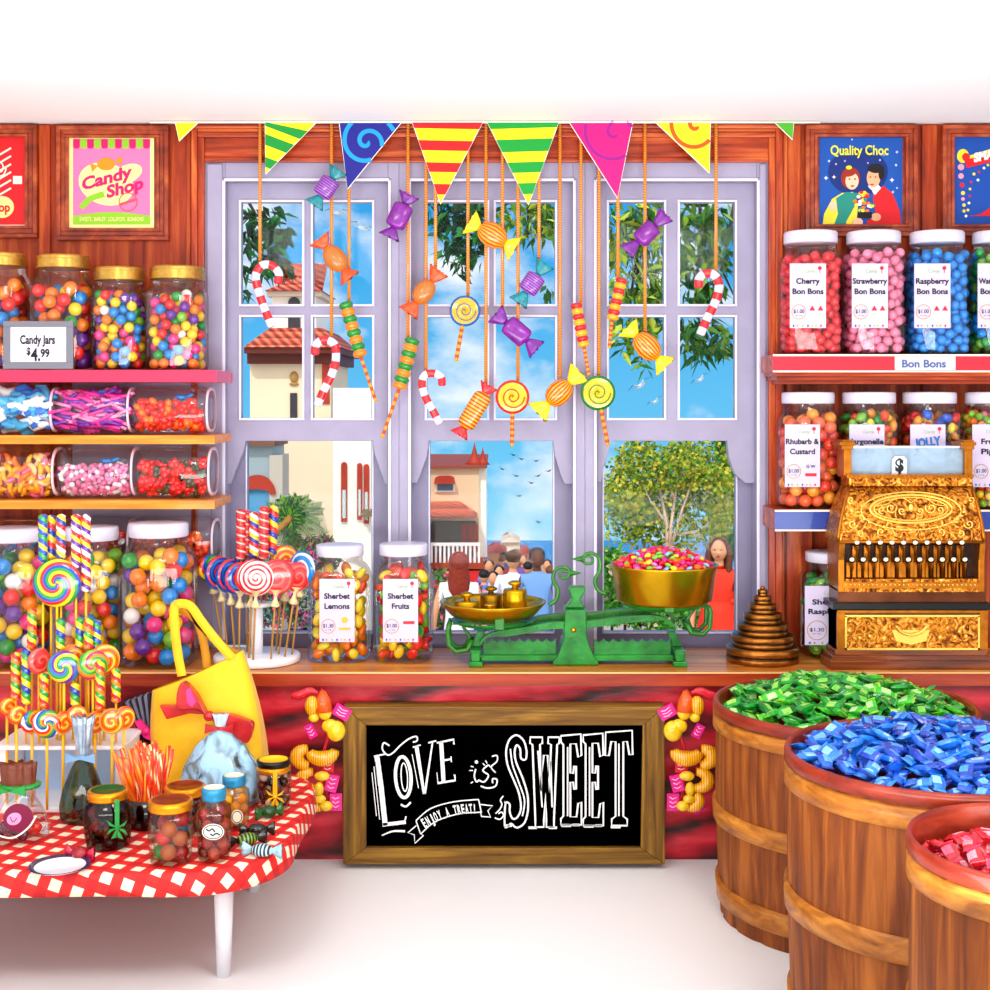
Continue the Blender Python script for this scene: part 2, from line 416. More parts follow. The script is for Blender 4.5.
# ================================================================ OUTSIDE
GS, G0 = -.112, -.589          # sloping promenade: rel. height at the camera depth
def gz(y): return -.62 - .112*(y-CY) + .03
b = MB()
xs = (-16, 16)
vs = [(x, y, gz(y)) for y in (.8, 40) for x in xs] + [(x, y, gz(y)-.4) for y in (.8, 40) for x in xs]
b.add(vs, [(0,1,3,2),(4,6,7,5),(0,4,5,1),(2,3,7,6),(0,2,6,4),(1,5,7,3)])
struct(b.obj('ground_outside', mat('#c9bfae', .8, var=.15, vs=3)), 'pale sloping promenade outside the windows')
struct(MB().box(-60, 60, 60, 150, -15.2, -15).obj('sea', mat('#2d86c4', .15, var=.15, vs=.4, bump=.2, bs=2)), 'blue sea beyond the promenade')

CREAM = mat('#f1e3cb', .8, var=.06, vs=.8); PLASTER = mat('#fbf8f2', .8); TERRA = mat('#c0492a', .6, var=.25, vs=4)
ROOFD = mat('#7a2f1c', .6, var=.2, vs=5); DARKW = mat('#4c4a52', .3)
def tile_mat():
    m, nt, b = newmat('roof_tiles')
    tc = nt.nodes.new('ShaderNodeTexCoord'); sp = nt.nodes.new('ShaderNodeSeparateXYZ'); nt.links.new(tc.outputs['Object'], sp.inputs[0])
    xy = mathn(nt, 'ADD', sp.outputs['X'], sp.outputs['Y'])
    a = mathn(nt, 'SINE', mathn(nt, 'MULTIPLY', xy, 34)); c = mathn(nt, 'FRACT', mathn(nt, 'MULTIPLY', sp.outputs['Z'], 7.5))
    s = mathn(nt, 'ADD', mathn(nt, 'MULTIPLY_ADD', a, .25, .25), mathn(nt, 'MULTIPLY', c, .5))
    r = ramp(nt, [(.15, '#7e2d1a'), (.5, '#c85a3a'), (.9, '#f09a74')]); nt.links.new(s, r.inputs['Fac']); nt.links.new(r.outputs['Color'], b.inputs['Base Color'])
    bp = nt.nodes.new('ShaderNodeBump'); bp.inputs['Strength'].default_value = .6; bp.inputs['Distance'].default_value = .05
    nt.links.new(s, bp.inputs['Height']); nt.links.new(bp.outputs['Normal'], b.inputs['Normal']); b.inputs['Roughness'].default_value = .7
    return m
TILES = tile_mat()
def hiproof(b, x0, x1, y0, y1, z0, zt, inset, mi=0, over=0):
    vs = [(x0, y0, z0), (x1, y0, z0), (x1, y1, z0), (x0, y1, z0), (x0+inset, y0+inset, zt), (x1-inset, y0+inset, zt), (x1-inset, y1-inset, zt), (x0+inset, y1-inset, zt)]
    b.add(vs, [(3, 2, 1, 0), (4, 5, 6, 7), (0, 1, 5, 4), (1, 2, 6, 5), (2, 3, 7, 6), (3, 0, 4, 7)], mi)
# tiled tower
ty = 22
tw = thing('tower_building', 'cream stucco tower with two tiled roofs outside the left window', 'building', (X(290, ty), ty, gz(ty+2)))
x0, x1 = X(250, ty), X(331, ty); dp = 2.9
MB().box(x0, x1, ty, ty+dp, gz(ty)-.6, Z(364, ty)).obj('lower_wall', CREAM, tw, world=True)
b = MB(); hiproof(b, X(243, ty-.5), X(341, ty-.5), ty-.45, ty+dp+.3, Z(348, ty), Z(328, ty), .42, 0)
b.obj('lower_roof', TILES, tw, world=True)
b = MB(); b.box(X(244, ty-.4), X(340, ty-.4), ty-.4, ty+dp+.25, Z(354, ty), Z(347.5, ty)); b.box(X(247, ty-.2), X(336, ty-.2), ty-.2, ty+dp+.1, Z(364, ty), Z(353.5, ty))
b.obj('cornice', ROOFD, tw, world=True)
ux0, ux1 = X(272, ty+.5), X(316, ty+.5)
MB().box(ux0, ux1, ty+.5, ty+2.2, Z(329, ty+.5), Z(291, ty+.5)).obj('upper_wall', PLASTER, tw, world=True)
b = MB(); hiproof(b, X(265, ty+.3), X(323, ty+.3), ty+.25, ty+2.45, Z(291, ty+.3), Z(258, ty+.3), 1.08, 0); b.obj('upper_roof', TILES, tw, world=True)
MB().box(X(266, ty+.3), X(321, ty+.3), ty+.35, ty+2.35, Z(296, ty+.3), Z(290.5, ty+.3)).obj('upper_cornice', mat('#e8dccb', .8), tw, world=True)
def arch_pts(a, c, t, u, n=10):
    r = (c-a)/2
    return [(a, u)] + [((a+c)/2-r*math.cos(PI*k/n), t+r-r*math.sin(PI*k/n)) for k in range(n+1)] + [(c, u)]
MB().ppoly(arch_pts(288, 300, 297, 329), ty+.46, .05).obj('belfry_opening', DARKW, tw, world=True)
MB().pbox(290, 297, 393, 420, ty-.03, ty+.02).obj('window', DARKW, tw, world=True)
b = MB(); b.ball(W(294, 377, ty-.02), .09, sq=(.9, .5, 1.2)); b.ball(W(294, 384, ty-.02), .07, sq=(1.3, .5, .5)); b.obj('crest', mat('#b9975a', .6), tw, world=True)
MB().pbox(322, 329.5, 360.5, 404, ty-.03, ty+.02).obj('shutter', TERRA, tw, world=True)
# white wing with slit windows
wy = 19.5
wg = thing('white_building', 'white building with narrow arched terracotta windows outside the left window', 'building', (X(350, wy), wy, gz(wy)))
MB().box(X(333, wy), X(371, wy), wy, wy+2, gz(wy)-.5, Z(388, wy)).obj('wall', PLASTER, wg, world=True)
MB().box(X(284, wy+.35), X(333.5, wy+.35), wy+.35, wy+2, gz(wy)-.5, Z(424, wy)).obj('side_wall', CREAM, wg, world=True)
for a, c, t, u in ((341, 347, 462, 522), (357, 362, 463, 520), (363.5, 369, 464, 524)):
    f = MB().ppoly(arch_pts(a, c, t, u), wy-.04, .05).obj('window', TERRA, wg, world=True)
    MB().pbox(a+1.4, c-1.4, (t+u)/2-2, u-4, wy-.06, wy-.035).obj('pane', mat('#c9dfe0', .3), f, world=True)
b = MB(); b.pbox(362, 371, 510, 517, wy-.25, wy); b.obj('lantern', mat('#8c7a5a', .5), wg, world=True)
# arched porch left
py_ = 17.5
pg = thing('porch_building', 'pale grey blue porch with terracotta arch at left of the left window', 'building', (X(255, py_), py_, gz(py_)))
MB().box(X(225, py_), X(272, py_), py_, py_+1.2, gz(py_)-.5, Z(446, py_)).obj('wall', mat('#a9bcc4', .8), pg, world=True)
MB().box(X(225, py_), X(276, py_), py_-.15, py_+1.2, Z(446, py_), Z(438, py_)).obj('cornice', mat('#8c6a5a', .8), pg, world=True)
MB().box(X(270, py_), X(283, py_), py_-.05, py_+.6, gz(py_)-.5, Z(455, py_)).obj('pillar', mat('#c9c4bb', .8), pg, world=True)
a = arch_pts(240, 273, 478, 560); MB().ppoly(a, py_-.02, .05).obj('doorway', mat('#4aa0cc', .4), pg, world=True)
n = 12; ptsA = [(256.5-19*math.cos(PI*k/n), 494-19*math.sin(PI*k/n)) for k in range(n+1)]; ptsB = [(256.5-14*math.cos(PI*k/n), 495-6*math.sin(PI*k/n)) for k in range(n, -1, -1)]
MB().ppoly(ptsA+ptsB, py_-.09, .08).obj('arch', TERRA, pg, world=True)

# middle building with the spires
my = 24
mb_ = thing('seafront_building', 'cream seafront building with two terracotta spires and a white balcony', 'building', (X(455, my), my, gz(my)))
mx0, mx1 = X(405, my), X(479, my)
MB().box(mx0, mx1, my, my+6, gz(my)-.6, Z(467, my)).obj('wall', mat('#ead2b4', .8, var=.05, vs=1), mb_, world=True)
MB().box(mx1, X(486, my), my+.1, my+3, gz(my)-.6, Z(468, my)).obj('corner_wall', PLASTER, mb_, world=True)
MB().box(X(404, my), X(487, my), my-.12, my+5.8, Z(468, my), Z(465.5, my)).obj('coping', mat('#a85a44', .7), mb_, world=True)
for cx, t, r in ((474, 443, 8), (482.5, 448, 6)):
    b = MB(); r_ = S(r, my); hh = Z(t, my)-Z(466, my)
    b.lathe([(r_*1.25, 0), (r_*.8, hh*.18), (r_*.45, hh*.4), (r_*.2, hh*.7), (0.004, hh)], 12)
    b.v = [(x+X(cx, my), y+my+.6, z+Z(466, my)) for x, y, z in b.v]
    b.obj('spire', TERRA, mb_, world=True)
w_ = MB().pbox(435.5, 455, 479, 492, my-.06, my+.02).obj('window', PLASTER, mb_, world=True)
MB().pbox(437.5, 453, 482, 490.5, my-.08, my-.05).obj('pane', mat('#6d8fa8', .2), w_, world=True)
MB().ppoly([(434, 484), (435, 478), (439, 476), (450, 476), (454, 478), (455, 484)], my-.2, .2).obj('awning', TERRA, mb_, world=True)
b = MB(); yv = my-1.0
z0, z1 = Z(517, yv), Z(505, yv)
b.add([(X(400, yv), yv, z0), (X(477, yv), yv, z0), (X(400, my), my, z0), (X(477, my), my, z0), (X(404, my), my, z1), (X(460, my), my, z1)], [(0, 1, 5, 4), (1, 3, 5), (0, 2, 3, 1), (2, 0, 4), (3, 2, 4, 5)])
b.obj('canopy_roof', TILES, mb_, world=True)
MB().pbox(420, 476, 521, 560, my-.05, my+.02).obj('recess', mat('#6b6560', .6), mb_, world=True)
MB().pbox(404, 487, 563, 569, my-1.0, my).obj('balcony_floor', mat('#b05a3a', .7), mb_, world=True)
b = MB(); yb_ = my-.95
for k in range(17):
    xk = 409+k*4.3; b.pbox(xk, xk+2.2, 545, 563, yb_, yb_+.06)
b.pbox(405, 480, 543, 546, yb_-.02, yb_+.08); b.obj('balustrade', WHITE, mb_, world=True)
for a in (462, 468.5, 474): MB().pbox(a, a+4.2, 524, 552, my-.1, my-.04).obj('shutter', TERRA, mb_, world=True)
for a, c, m_ in ((410, 440, '#d8432e'), (441, 462, '#e8a06a'), (466, 480, '#d8322a')):
    b = MB(); ya = my-2.0
    b.add([(X(a, ya), ya, Z(585, ya)), (X(c, ya), ya, Z(585, ya)), (X(c, my-1), my-1.0, Z(571, my-1)), (X(a, my-1), my-1.0, Z(571, my-1)), (X(a, ya), ya, Z(588, ya)), (X(c, ya), ya, Z(588, ya))],
          [(0, 1, 2, 3), (4, 5, 1, 0), (1, 5, 2), (0, 3, 4), (4, 3, 2, 5)])
    b.obj('shop_awning', mat(m_, .7), mb_, world=True)
MB().box(X(404, my-1), X(484, my-1), my-.9, my, gz(my-1)-.4, Z(571, my-1)).obj('shop_front', mat('#7e6e6a', .6, var=.5, vs=2), mb_, world=True)
# far headland houses
for i, (a, c, t, col, lb) in enumerate(((488, 506, 547, '#d8a07c', 'small orange distant house left on the headland'), (502, 520, 536, '#e8dccb', 'small cream distant house right on the headland'), (518, 532, 550, '#b8a8a8', 'small grey mauve distant house lowest on the headland'))):
    yy = 32+i*2
    hb = thing('distant_house', lb, 'house', (X((a+c)/2, yy), yy, gz(yy)), group='distant houses')
    MB().box(X(a, yy), X(c, yy), yy, yy+1.5, gz(yy)-.3, Z(t+6, yy)).obj('wall', mat(col, .8), hb, world=True)
    b = MB(); hiproof(b, X(a-1, yy), X(c+1, yy), yy-.1, yy+1.6, Z(t+6, yy), Z(t, yy), .35); b.obj('roof', TERRA if i != 1 else mat('#d9cbb8', .8), hb, world=True)

# ---------------------------------------------------------------- foliage
def leaf(b, p, L, w, R, mi):
    d = R @ Vector((1, 0, 0)); s_ = R @ Vector((0, 1, 0)); u = R @ Vector((0, 0, 1))
    p = Vector(p)
    vs = [p, p+d*L*.4+s_*w+u*w*.3, p+d*L, p+d*L*.4-s_*w+u*w*.3, p+d*L*.45]
    b.add(vs, [(0, 4, 1), (4, 2, 1), (0, 3, 4), (4, 3, 2)], mi)
def rrot(): return Euler((rnd.uniform(0, 2*PI), rnd.uniform(-1.2, 1.2), rnd.uniform(0, 2*PI))).to_matrix()
DG = [mat(c, .5) for c in ('#0f5a2c', '#1c7a38', '#2f9444', '#0a4326')]
YG = [mat(c, .5) for c in ('#5d8f1c', '#8fb52a', '#2f7a2c', '#c3d450')]
TWIG = mat('#5a4630', .8)
def branch(y, blobs, mats, L, per, label, twigs, droop=.0):
    cx = sum(q[0] for q in blobs)/len(blobs)
    root = thing('tree_branch', label, 'branch', W(cx, 205, y), group='leafy branches outside the windows')
    b = MB()
    for (px, py, r) in blobs:
        for k in range(int(per*r*r/200)):
            a, q = rnd.uniform(0, 2*PI), r*math.sqrt(rnd.random())
            p = W(px+q*math.cos(a), py+q*math.sin(a), y+rnd.uniform(-.12, .12))
            R = Euler((rnd.uniform(-.9, .9), rnd.uniform(.2, 1.5)+droop, rnd.uniform(-.8, .8)+(PI if rnd.random() < .45 else 0))).to_matrix()
            leaf(b, p, L*rnd.uniform(.7, 1.2), L*.22, R, rnd.randrange(4))
    b.obj('foliage', mats, root, world=True)
    b = MB()
    for tw_ in twigs: b.tube([W(px, py, y) for px, py in tw_], [.008-.005*i/(len(tw_)-1) for i in range(len(tw_))], 6)
    b.obj('twig', TWIG, root, world=True)
branch(1.2, [(247, 212, 12), (268, 222, 18), (278, 228, 14), (250, 240, 12), (266, 262, 14), (272, 252, 12), (246, 268, 10), (283, 262, 10), (246, 290, 8), (274, 236, 8)], DG, .062, 30, 'dark green leafy branch outside the left window, before the tower', [[(236, 180), (256, 215), (286, 224)], [(236, 230), (262, 255), (288, 266)], [(236, 180), (236, 240), (246, 285)]])
branch(1.3, [(446, 208, 22), (472, 205, 18), (482, 215, 12), (446, 225, 14), (466, 240, 14), (478, 240, 12), (456, 250, 14), (458, 268, 8), (478, 256, 8)], DG, .055, 40, 'dark green leafy branch hanging in the middle window', [[(450, 170), (456, 215), (470, 240), (458, 268)], [(450, 170), (440, 215)]])
branch(1.5, [(508, 212, 14), (530, 212, 18), (550, 215, 16), (528, 232, 10), (550, 234, 8), (546, 290, 6), (540, 215, 16)], YG, .055, 42, 'yellow green leafy branch at top right of the middle window', [[(530, 170), (528, 210), (528, 240)], [(530, 170), (550, 220)]])
branch(1.5, [(620, 220, 22), (645, 222, 24), (622, 250, 20), (650, 255, 22), (630, 285, 20), (655, 285, 18), (622, 325, 14), (640, 320, 16), (658, 315, 12), (628, 345, 9), (643, 362, 8)], YG, .065, 34, 'bright olive leafy branch in the left half of the right window', [[(640, 170), (640, 240), (630, 300), (642, 360)], [(640, 170), (655, 250)]])
branch(1.85, [(690, 218, 20), (715, 220, 22), (694, 250, 20), (715, 255, 18), (692, 285, 18), (712, 285, 16), (690, 325, 14), (712, 335, 18), (700, 350, 12), (733, 225, 10), (722, 345, 9), (688, 342, 8)], YG[:3]+DG[1:2], .07, 36, 'long leaved green branch in the right half of the right window', [[(700, 170), (700, 240), (695, 300), (705, 350)], [(735, 200), (722, 270), (736, 300)]])

# large tree
tyy = 17
tr = thing('leafy_tree', 'large yellow green tree with pale forked trunk outside the right window', 'tree', (X(668, tyy), tyy, gz(tyy)))
b = MB(); R_ = S(74, tyy); cc = W(670, 495, tyy)
for k in range(9000):
    a, e, q = rnd.uniform(0, 2*PI), rnd.uniform(-1, 1), rnd.random()**.33
    th = math.sqrt(1-e*e)
    lump = 1+.12*math.sin(5*a+3*e)+.1*math.sin(9*e+2*a)
    p = Vector((cc.x+R_*1.02*q*lump*th*math.cos(a), cc.y+R_*.7*q*lump*th*math.sin(a), cc.z+R_*.80*q*lump*e))
    if math.sin(a) < 0 and abs(p.x-X(672, tyy)) < S(34, tyy) and p.z < Z(488, tyy) and rnd.random() < .88: continue
    leaf(b, p, .085*rnd.uniform(.6, 1.3), .03, rrot(), rnd.choice((0, 1, 1, 1, 2, 3, 3)))
b.obj('crown', [mat(c, .6) for c in ('#7aa428', '#a9bc34', '#4c8f3c', '#d2cc4e')], tr, world=True)
b = MB(); yq = tyy-.4
for pts, r0, r1 in (([(668, 640), (668, 560), (667, 525), (661, 495), (656, 465)], 6, 1.4), ([(670, 560), (671, 525), (676, 490), (686, 462)], 4.5, 1.2), ([(672, 545), (682, 510), (696, 470)], 3.6, 1), ([(678, 535), (700, 530), (712, 520)], 2.2, .8), ([(690, 532), (706, 540)], 1.5, .6), ([(664, 520), (650, 500), (640, 478)], 2.4, .8), ([(674, 500), (668, 478), (670, 460)], 2, .8)):
    b.tube([W(a, c, yq+.05*i) for i, (a, c) in enumerate(pts)], [S(r0+(r1-r0)*i/(len(pts)-1), yq)/2 for i in range(len(pts))], 8)
b.obj('trunk', mat('#e3c8b4', .7, var=.3, vs=3), tr, world=True)
def bush(label, blobs, y, cols, L, n, name='flowering_bush'):
    cx = sum(q[0] for q in blobs)/len(blobs)
    root = thing(name, label, 'bush', (X(cx, y), y, gz(y)), group='bushes outside the windows')
    b = MB()
    for px, py, r in blobs:
        c = W(px, py, y); R = S(r, y)
        for k in range(n):
            v = Vector((rnd.gauss(0, 1), rnd.gauss(0, 1), rnd.gauss(0, 1))).normalized()*R*rnd.random()**.4
            leaf(b, c+v, L*rnd.uniform(.7, 1.2), L*.33, rrot(), 0 if rnd.random() < .5 else rnd.randrange(len(cols)))
    b.obj('foliage', [mat(c, .6) for c in cols], root, world=True)
    st = MB()
    for px, py, r in blobs[:4]:
        c = W(px, py, y); st.tube([(c.x, c.y, gz(y)-.1), (c.x, c.y, c.z)], .02, 6)
    st.obj('stem', TWIG, root, world=True)
bush('dark green round bush at right of the large tree', [(726, 470, 16), (722, 510, 16), (728, 545, 16), (725, 445, 10)], 19, ['#2f8a4c', '#1f7040', '#57a860'], .12, 500, 'green_bush')
bush('low bright green bushes at the left foot of the large tree', [(612, 560, 14), (612, 585, 14), (625, 600, 14), (640, 615, 16), (612, 610, 14), (660, 620, 16), (690, 615, 16)], 13, ['#5aa83c', '#3c8a34', '#9acc50', '#c9c8a0'], .09, 330, 'green_bush')
bush('pink flowering bush below the palm tree', [(318, 590, 14), (326, 610, 14), (305, 625, 16), (290, 600, 18), (270, 610, 18), (330, 560, 10), (310, 560, 12), (255, 595, 16), (322, 632, 12)], 11, ['#5d8f78', '#ff5fae', '#7d8fb0', '#e8489a', '#c8a0c8'], .07, 260)
bush('mauve and terracotta shrub behind the palm tree', [(312, 548, 10), (325, 545, 8), (296, 545, 10)], 15.5, ['#9a6a86', '#b8826a', '#6a8a5a'], .09, 250)
bush('pink flowering bush beside the red haired woman', [(440, 578, 8), (446, 590, 8), (436, 600, 10), (434, 620, 12), (476, 590, 6)], 13.5, ['#6a9a58', '#ff6aa8', '#d84a8a'], .07, 170)

# palm
pyy = 12.5
pm = thing('palm_tree', 'small palm tree leaning before the white building outside the left window', 'palm', (X(262, pyy), pyy, gz(pyy)))
MB().tube([W(250, 600, pyy), W(262, 550, pyy), W(276, 532, pyy), W(291, 517, pyy)], [.07, .06, .05, .04], 10).obj('trunk', mat('#b98a4c', .8, var=.3, vs=20), pm, world=True)
b = MB()
for k in range(18):
    a = 2*PI*k/18+rnd.uniform(-.1, .1); Lf = S(34, pyy)*rnd.uniform(.8, 1.1); dz = rnd.uniform(-.3, .5)
    c = W(291, 517, pyy); pts = []
    for i in range(9):
        t = i/8; pts.append(c+Vector((math.cos(a)*Lf*t, dz*Lf*t*.6, math.sin(a)*Lf*t+.0-Lf*.28*t*t)))
    b.tube(pts, .006, 5, 0)
    for i in range(1, 9):
        for q in (0, .5):
            p = pts[i-1].lerp(pts[i], q); d = (pts[i]-pts[i-1]).normalized()
            for s_ in (-1, 1):
                ax = (d*.75+Vector((-d.z, rnd.uniform(-.3, .3), d.x))*s_).normalized()
                Rm = Matrix((ax, ax.cross(Vector((0, 1, 0))).normalized(), Vector((0, 1, 0)))).transposed()
                leaf(b, p, S(12, pyy)*(1-.55*i/9), .009, Rm, rnd.randrange(3))
b.obj('frond_crown', [mat(c, .5) for c in ('#3f7d3a', '#7fae3e', '#2a6440')], pm, world=True)

# birds
def bird(px, py, y, span, col, name, label, cat, group, tilt=0, up=.35):
    s_ = S(span, y)/2; b = MB()
    b.ball((0, 0, 0), s_*.22, 10, 7, 0, sq=(1.6, .8, .6)); b.ball((s_*.36, 0, s_*.05), s_*.10, 8, 6, 0); b.lathe([(s_*.04, 0), (.0005, s_*.14)], 6, 2, M=Matrix.Translation((s_*.44, 0, s_*.05)) @ Matrix.Rotation(PI/2, 4, 'Y'))
    b.add([(-s_*.3, -s_*.05, 0), (-s_*.3, s_*.05, 0), (-s_*.55, s_*.1, 0), (-s_*.55, -s_*.1, 0)], [(0, 1, 2, 3)], 0)
    body = b
    root = thing(name, label, cat, W(px, py, y), group=group)
    body.obj('body', [mat(col[0], .6), mat(col[1], .6), mat('#e0a030', .5)], root)
    for sd in (-1, 1):
        w_ = MB()
        p = [(0, 0, 0), (sd*s_*.45, 0, s_*up), (sd*s_, 0, s_*up*(.7 if sd > 0 else .35))]
        ch = [s_*.2, s_*.19, s_*.03]
        vs = []
        for q, c_ in zip(p, ch): vs += [(q[0], -c_, q[2]+c_*.5), (q[0], c_, q[2]-c_*.5)]
        vs2 = [(a, b_, c_+s_*.03) for a, b_, c_ in vs]
        w_.add(vs+vs2, [(0, 1, 3, 2), (2, 3, 5, 4), (6, 8, 9, 7), (8, 10, 11, 9), (0, 2, 8, 6), (2, 4, 10, 8), (1, 7, 9, 3), (3, 9, 11, 5), (4, 5, 11, 10)], [0, 1, 0, 1, 0, 1, 0, 1, 1])
        w_.obj('wing', [mat(col[0], .6), mat(col[1], .6)], root)
    root.rotation_euler = (.5, tilt, 0)
G_ = ('#e8eef4', '#55606c'); K_ = ('#2c3440', '#171c24')
for px, py, sp_, c, lb, t in ((337, 213, 24, G_, 'white seagull high in the left window, the left one of two', .1), (362, 228, 26, G_, 'white seagull high in the left window, the right one of two', .35), (640, 386, 26, G_, 'grey winged seagull in the right window, leftmost of three', -.5), (655, 402, 19, G_, 'small seagull in the right window, lowest of three', -.5), (700, 380, 21, G_, 'seagull gliding alone in the right hand panes of the right window', -.5)):
    bird(px, py, 9, sp_, c, 'seagull', lb, 'seagull', 'seagulls in the sky', t)
for px, py, lb, t in ((513, 455, 'dark bird left in the top row of the flock in the middle window', .3), (521, 459, 'dark bird between two others in the top row of the flock', .3), (536, 461, 'dark bird right in the top row of the flock in the middle window', 0), (502, 469, 'dark bird furthest left in the flock in the middle window', .4), (516, 476, 'dark bird below the leftmost one of the flock', .2), (538, 476, 'dark bird right of centre in the flock, second row', -.3), (549, 471, 'dark bird furthest right in the flock at the window edge', -.3), (531, 483, 'dark bird lowest in the upper group of the flock', .2), (519, 496, 'dark bird alone below the flock in the middle window', 0), (538, 522, 'dark bird flying lowest over the crowd in the middle window', .4)):
    bird(px, py, 14, 9, K_, 'bird', lb, 'bird', 'flock of dark birds', t, .3)

# ---------------------------------------------------------------- people outside
SKIN = {'l': mat('#e6b08c', .55), 'd': mat('#7a4a30', .55)}
def person(px, y, label, H, face, shirt, legs, skin, hair, hairkind, dress=False, cat='person', small=False, arm='down', group=None, sleeve=True):
    k = H/1.72
    root = thing('person', label, cat, (X(px, y), y, gz(y)), rz=face, group=group)
    import bmesh
    me = bpy.data.meshes.new('body'); o = bpy.data.objects.new('body', me); C.objects.link(o)
    bm = bmesh.new(); sk = bm.verts.layers.skin.verify()
    def V(p, r, rt=False):
        v = bm.verts.new(Vector(p)*k); v[sk].radius = (r*k, r*k*.8); v[sk].use_root = rt; return v
    def chain(a, *ps):
        for p, r in ps:
            n_ = V(p, r); bm.edges.new((a, n_)); a = n_
        return a
    pel = V((0, 0, .95), .155, True)
    ch = chain(pel, ((0, 0, 1.12), .135), ((0, 0, 1.30), .165))
    nk = chain(ch, ((0, 0, 1.42), .07), ((0, -.005, 1.49), .048), ((0, -.01, 1.56), .046))
    for s_ in (-1, 1):
        if arm == 'wave' and s_ > 0:
            chain(ch, ((s_*.17, 0, 1.38), .07), ((s_*.25, -.04, 1.16), .045), ((s_*.18, -.22, 1.12), .036), ((s_*.14, -.28, 1.14), .03))
        else:
            chain(ch, ((s_*.17, 0, 1.38), .07), ((s_*.245, .02, 1.12), .045), ((s_*.265, -.04, .88), .034), ((s_*.262, -.07, .78), .03))
        chain(pel, ((s_*.095, 0, .86), .10), ((s_*.105, -.02, .48), .065), ((s_*.11, .01, .10), .045), ((s_*.12, -.12, .04), .035))
    bm.to_mesh(me); bm.free()
    o.modifiers.new('skin', 'SKIN'); sb = o.modifiers.new('sub', 'SUBSURF'); sb.levels = 2 if not small else 1; sb.render_levels = sb.levels
    dg = bpy.context.evaluated_depsgraph_get(); dg.update()
    m2 = bpy.data.meshes.new_from_object(o.evaluated_get(dg)); bpy.data.objects.remove(o)
    mb = MB(); V0 = [tuple(v.co) for v in m2.vertices]; mb.v = V0
    for p in m2.polygons:
        c = p.center/k; ax = abs(c.x)
        if c.z > 1.455: mi = 0
        elif ax > .2 and c.z < (1.2 if sleeve else 1.6): mi = 0
        elif c.z > (.55 if dress else .93) or ax > .2: mi = 1
        elif c.z > .1 and not dress: mi = 2
        elif dress and c.z > .1: mi = 0
        else: mi = 3
        mb.f.append(tuple(p.vertices)); mb.m.append(mi); mb.s.append(True)
    mb.ball((0, -.012*k, 1.61*k), .1*k, 16, 12, 0, sq=(.82, .95, 1.12))
    if not small:
        mb.ball((0, -.105*k, 1.585*k), .018*k, 8, 6, 0, sq=(.8, 1.2, 1.3))
        for s_ in (-1, 1):
            mb.ball((s_*.03*k, -.096*k, 1.622*k), .013*k, 8, 6, 4, sq=(1.2, .6, .7)); mb.ball((s_*.088*k, -.01*k, 1.60*k), .018*k, 8, 6, 0, sq=(.5, .8, 1.4))
        mb.ball((0, -.094*k, 1.55*k), .017*k, 8, 6, 5, sq=(1.3, .5, .35))
    body = mb.obj('body', [SKIN[skin], mat(shirt, .7), mat(legs, .7), mat('#2a2430', .6), mat('#1c1410', .3), mat('#b84a48', .5)], root)
    h = MB()
    if hairkind == 'long':
        h.ball((0, .02*k, 1.63*k), .108*k, 14, 10, 0, sq=(1, 1, 1.02)); h.lathe([(.03*k, 1.22*k), (.085*k, 1.27*k), (.115*k, 1.36*k), (.112*k, 1.48*k), (.098*k, 1.56*k), (.105*k, 1.63*k)], 14, 0, M=Matrix.Translation((0, .045*k, 0)) @ Matrix.Diagonal((1, .62, 1, 1)))
    elif hairkind == 'sides':
        h.ball((0, .022*k, 1.64*k), .105*k, 14, 10, 0, sq=(1, .95, 1))
        for s_ in (-1, 1): h.tube([(s_*.085*k, 0, 1.66*k), (s_*.105*k, .0, 1.55*k), (s_*.10*k, -.02*k, 1.42*k), (s_*.09*k, -.05*k, 1.30*k)], [.03*k, .036*k, .034*k, .015*k], 8)
        h.lathe([(.07*k, 1.28*k), (.10*k, 1.45*k), (.1*k, 1.6*k)], 12, 0, M=Matrix.Translation((0, .05*k, 0)) @ Matrix.Diagonal((1, .5, 1, 1)))
    else: h.ball((0, .016*k, 1.65*k), .098*k, 14, 10, 0, sq=(1, 1, .85))
    h.obj('hair', mat(hair, .6, var=.3, vs=40), root)
    if dress: MB().lathe([(.30*k, .5*k), (.24*k, .75*k), (.19*k, .98*k), (.165*k, 1.1*k)], 18, 0, M=Matrix.Diagonal((1, .8, 1, 1))).obj('skirt', mat(shirt, .7), root)
    return root
def at_head(py, y, H=1.72):      # keeps feet on the slope while the height follows the head line
    return (Z(py, y)-gz(y))
person(459, 9.5, 'woman with long red hair and white sleeveless top seen from behind', at_head(553, 9.5), PI, '#eeeef8', '#5a6a9a', 'l', '#9c3a1c', 'long', sleeve=False)
person(513, 12.5, 'person in white and blue shirt walking away beside the smiling man', at_head(551, 12.5), PI, '#e9eefc', '#4a7ac8', 'l', '#6a4a34', 'short')
person(537, 12, 'dark skinned man in light blue shirt facing the shop in the middle window', at_head(548.5, 12), .1, '#86b0e6', '#4a70b8', 'd', '#1c1614', 'short', sleeve=False)
person(719, 10.5, 'young woman in sleeveless red orange dress with brown hair outside the right window', at_head(539, 10.5), -.25, '#e4482a', '#e4482a', 'l', '#7a4a2c', 'sides', dress=True, arm='wave', sleeve=False)
crowd = [(489, 560, '#7a9ad8', 18.5), (502, 556, '#c86a6a', 26), (499, 566, '#d8c0c8', 17), (504, 552, '#6a8ac8', 27), (523, 555, '#8a6ab8', 24), (528, 562, '#4a7ad0', 18), (547, 560, '#8aa8d8', 20), (551, 566, '#6a8ab8', 16), (493, 572, '#c8a0b0', 14.5), (541, 553, '#c8a890', 27), (516, 549, '#b87a6a', 30), (484, 570, '#5a90d8', 15.5)]
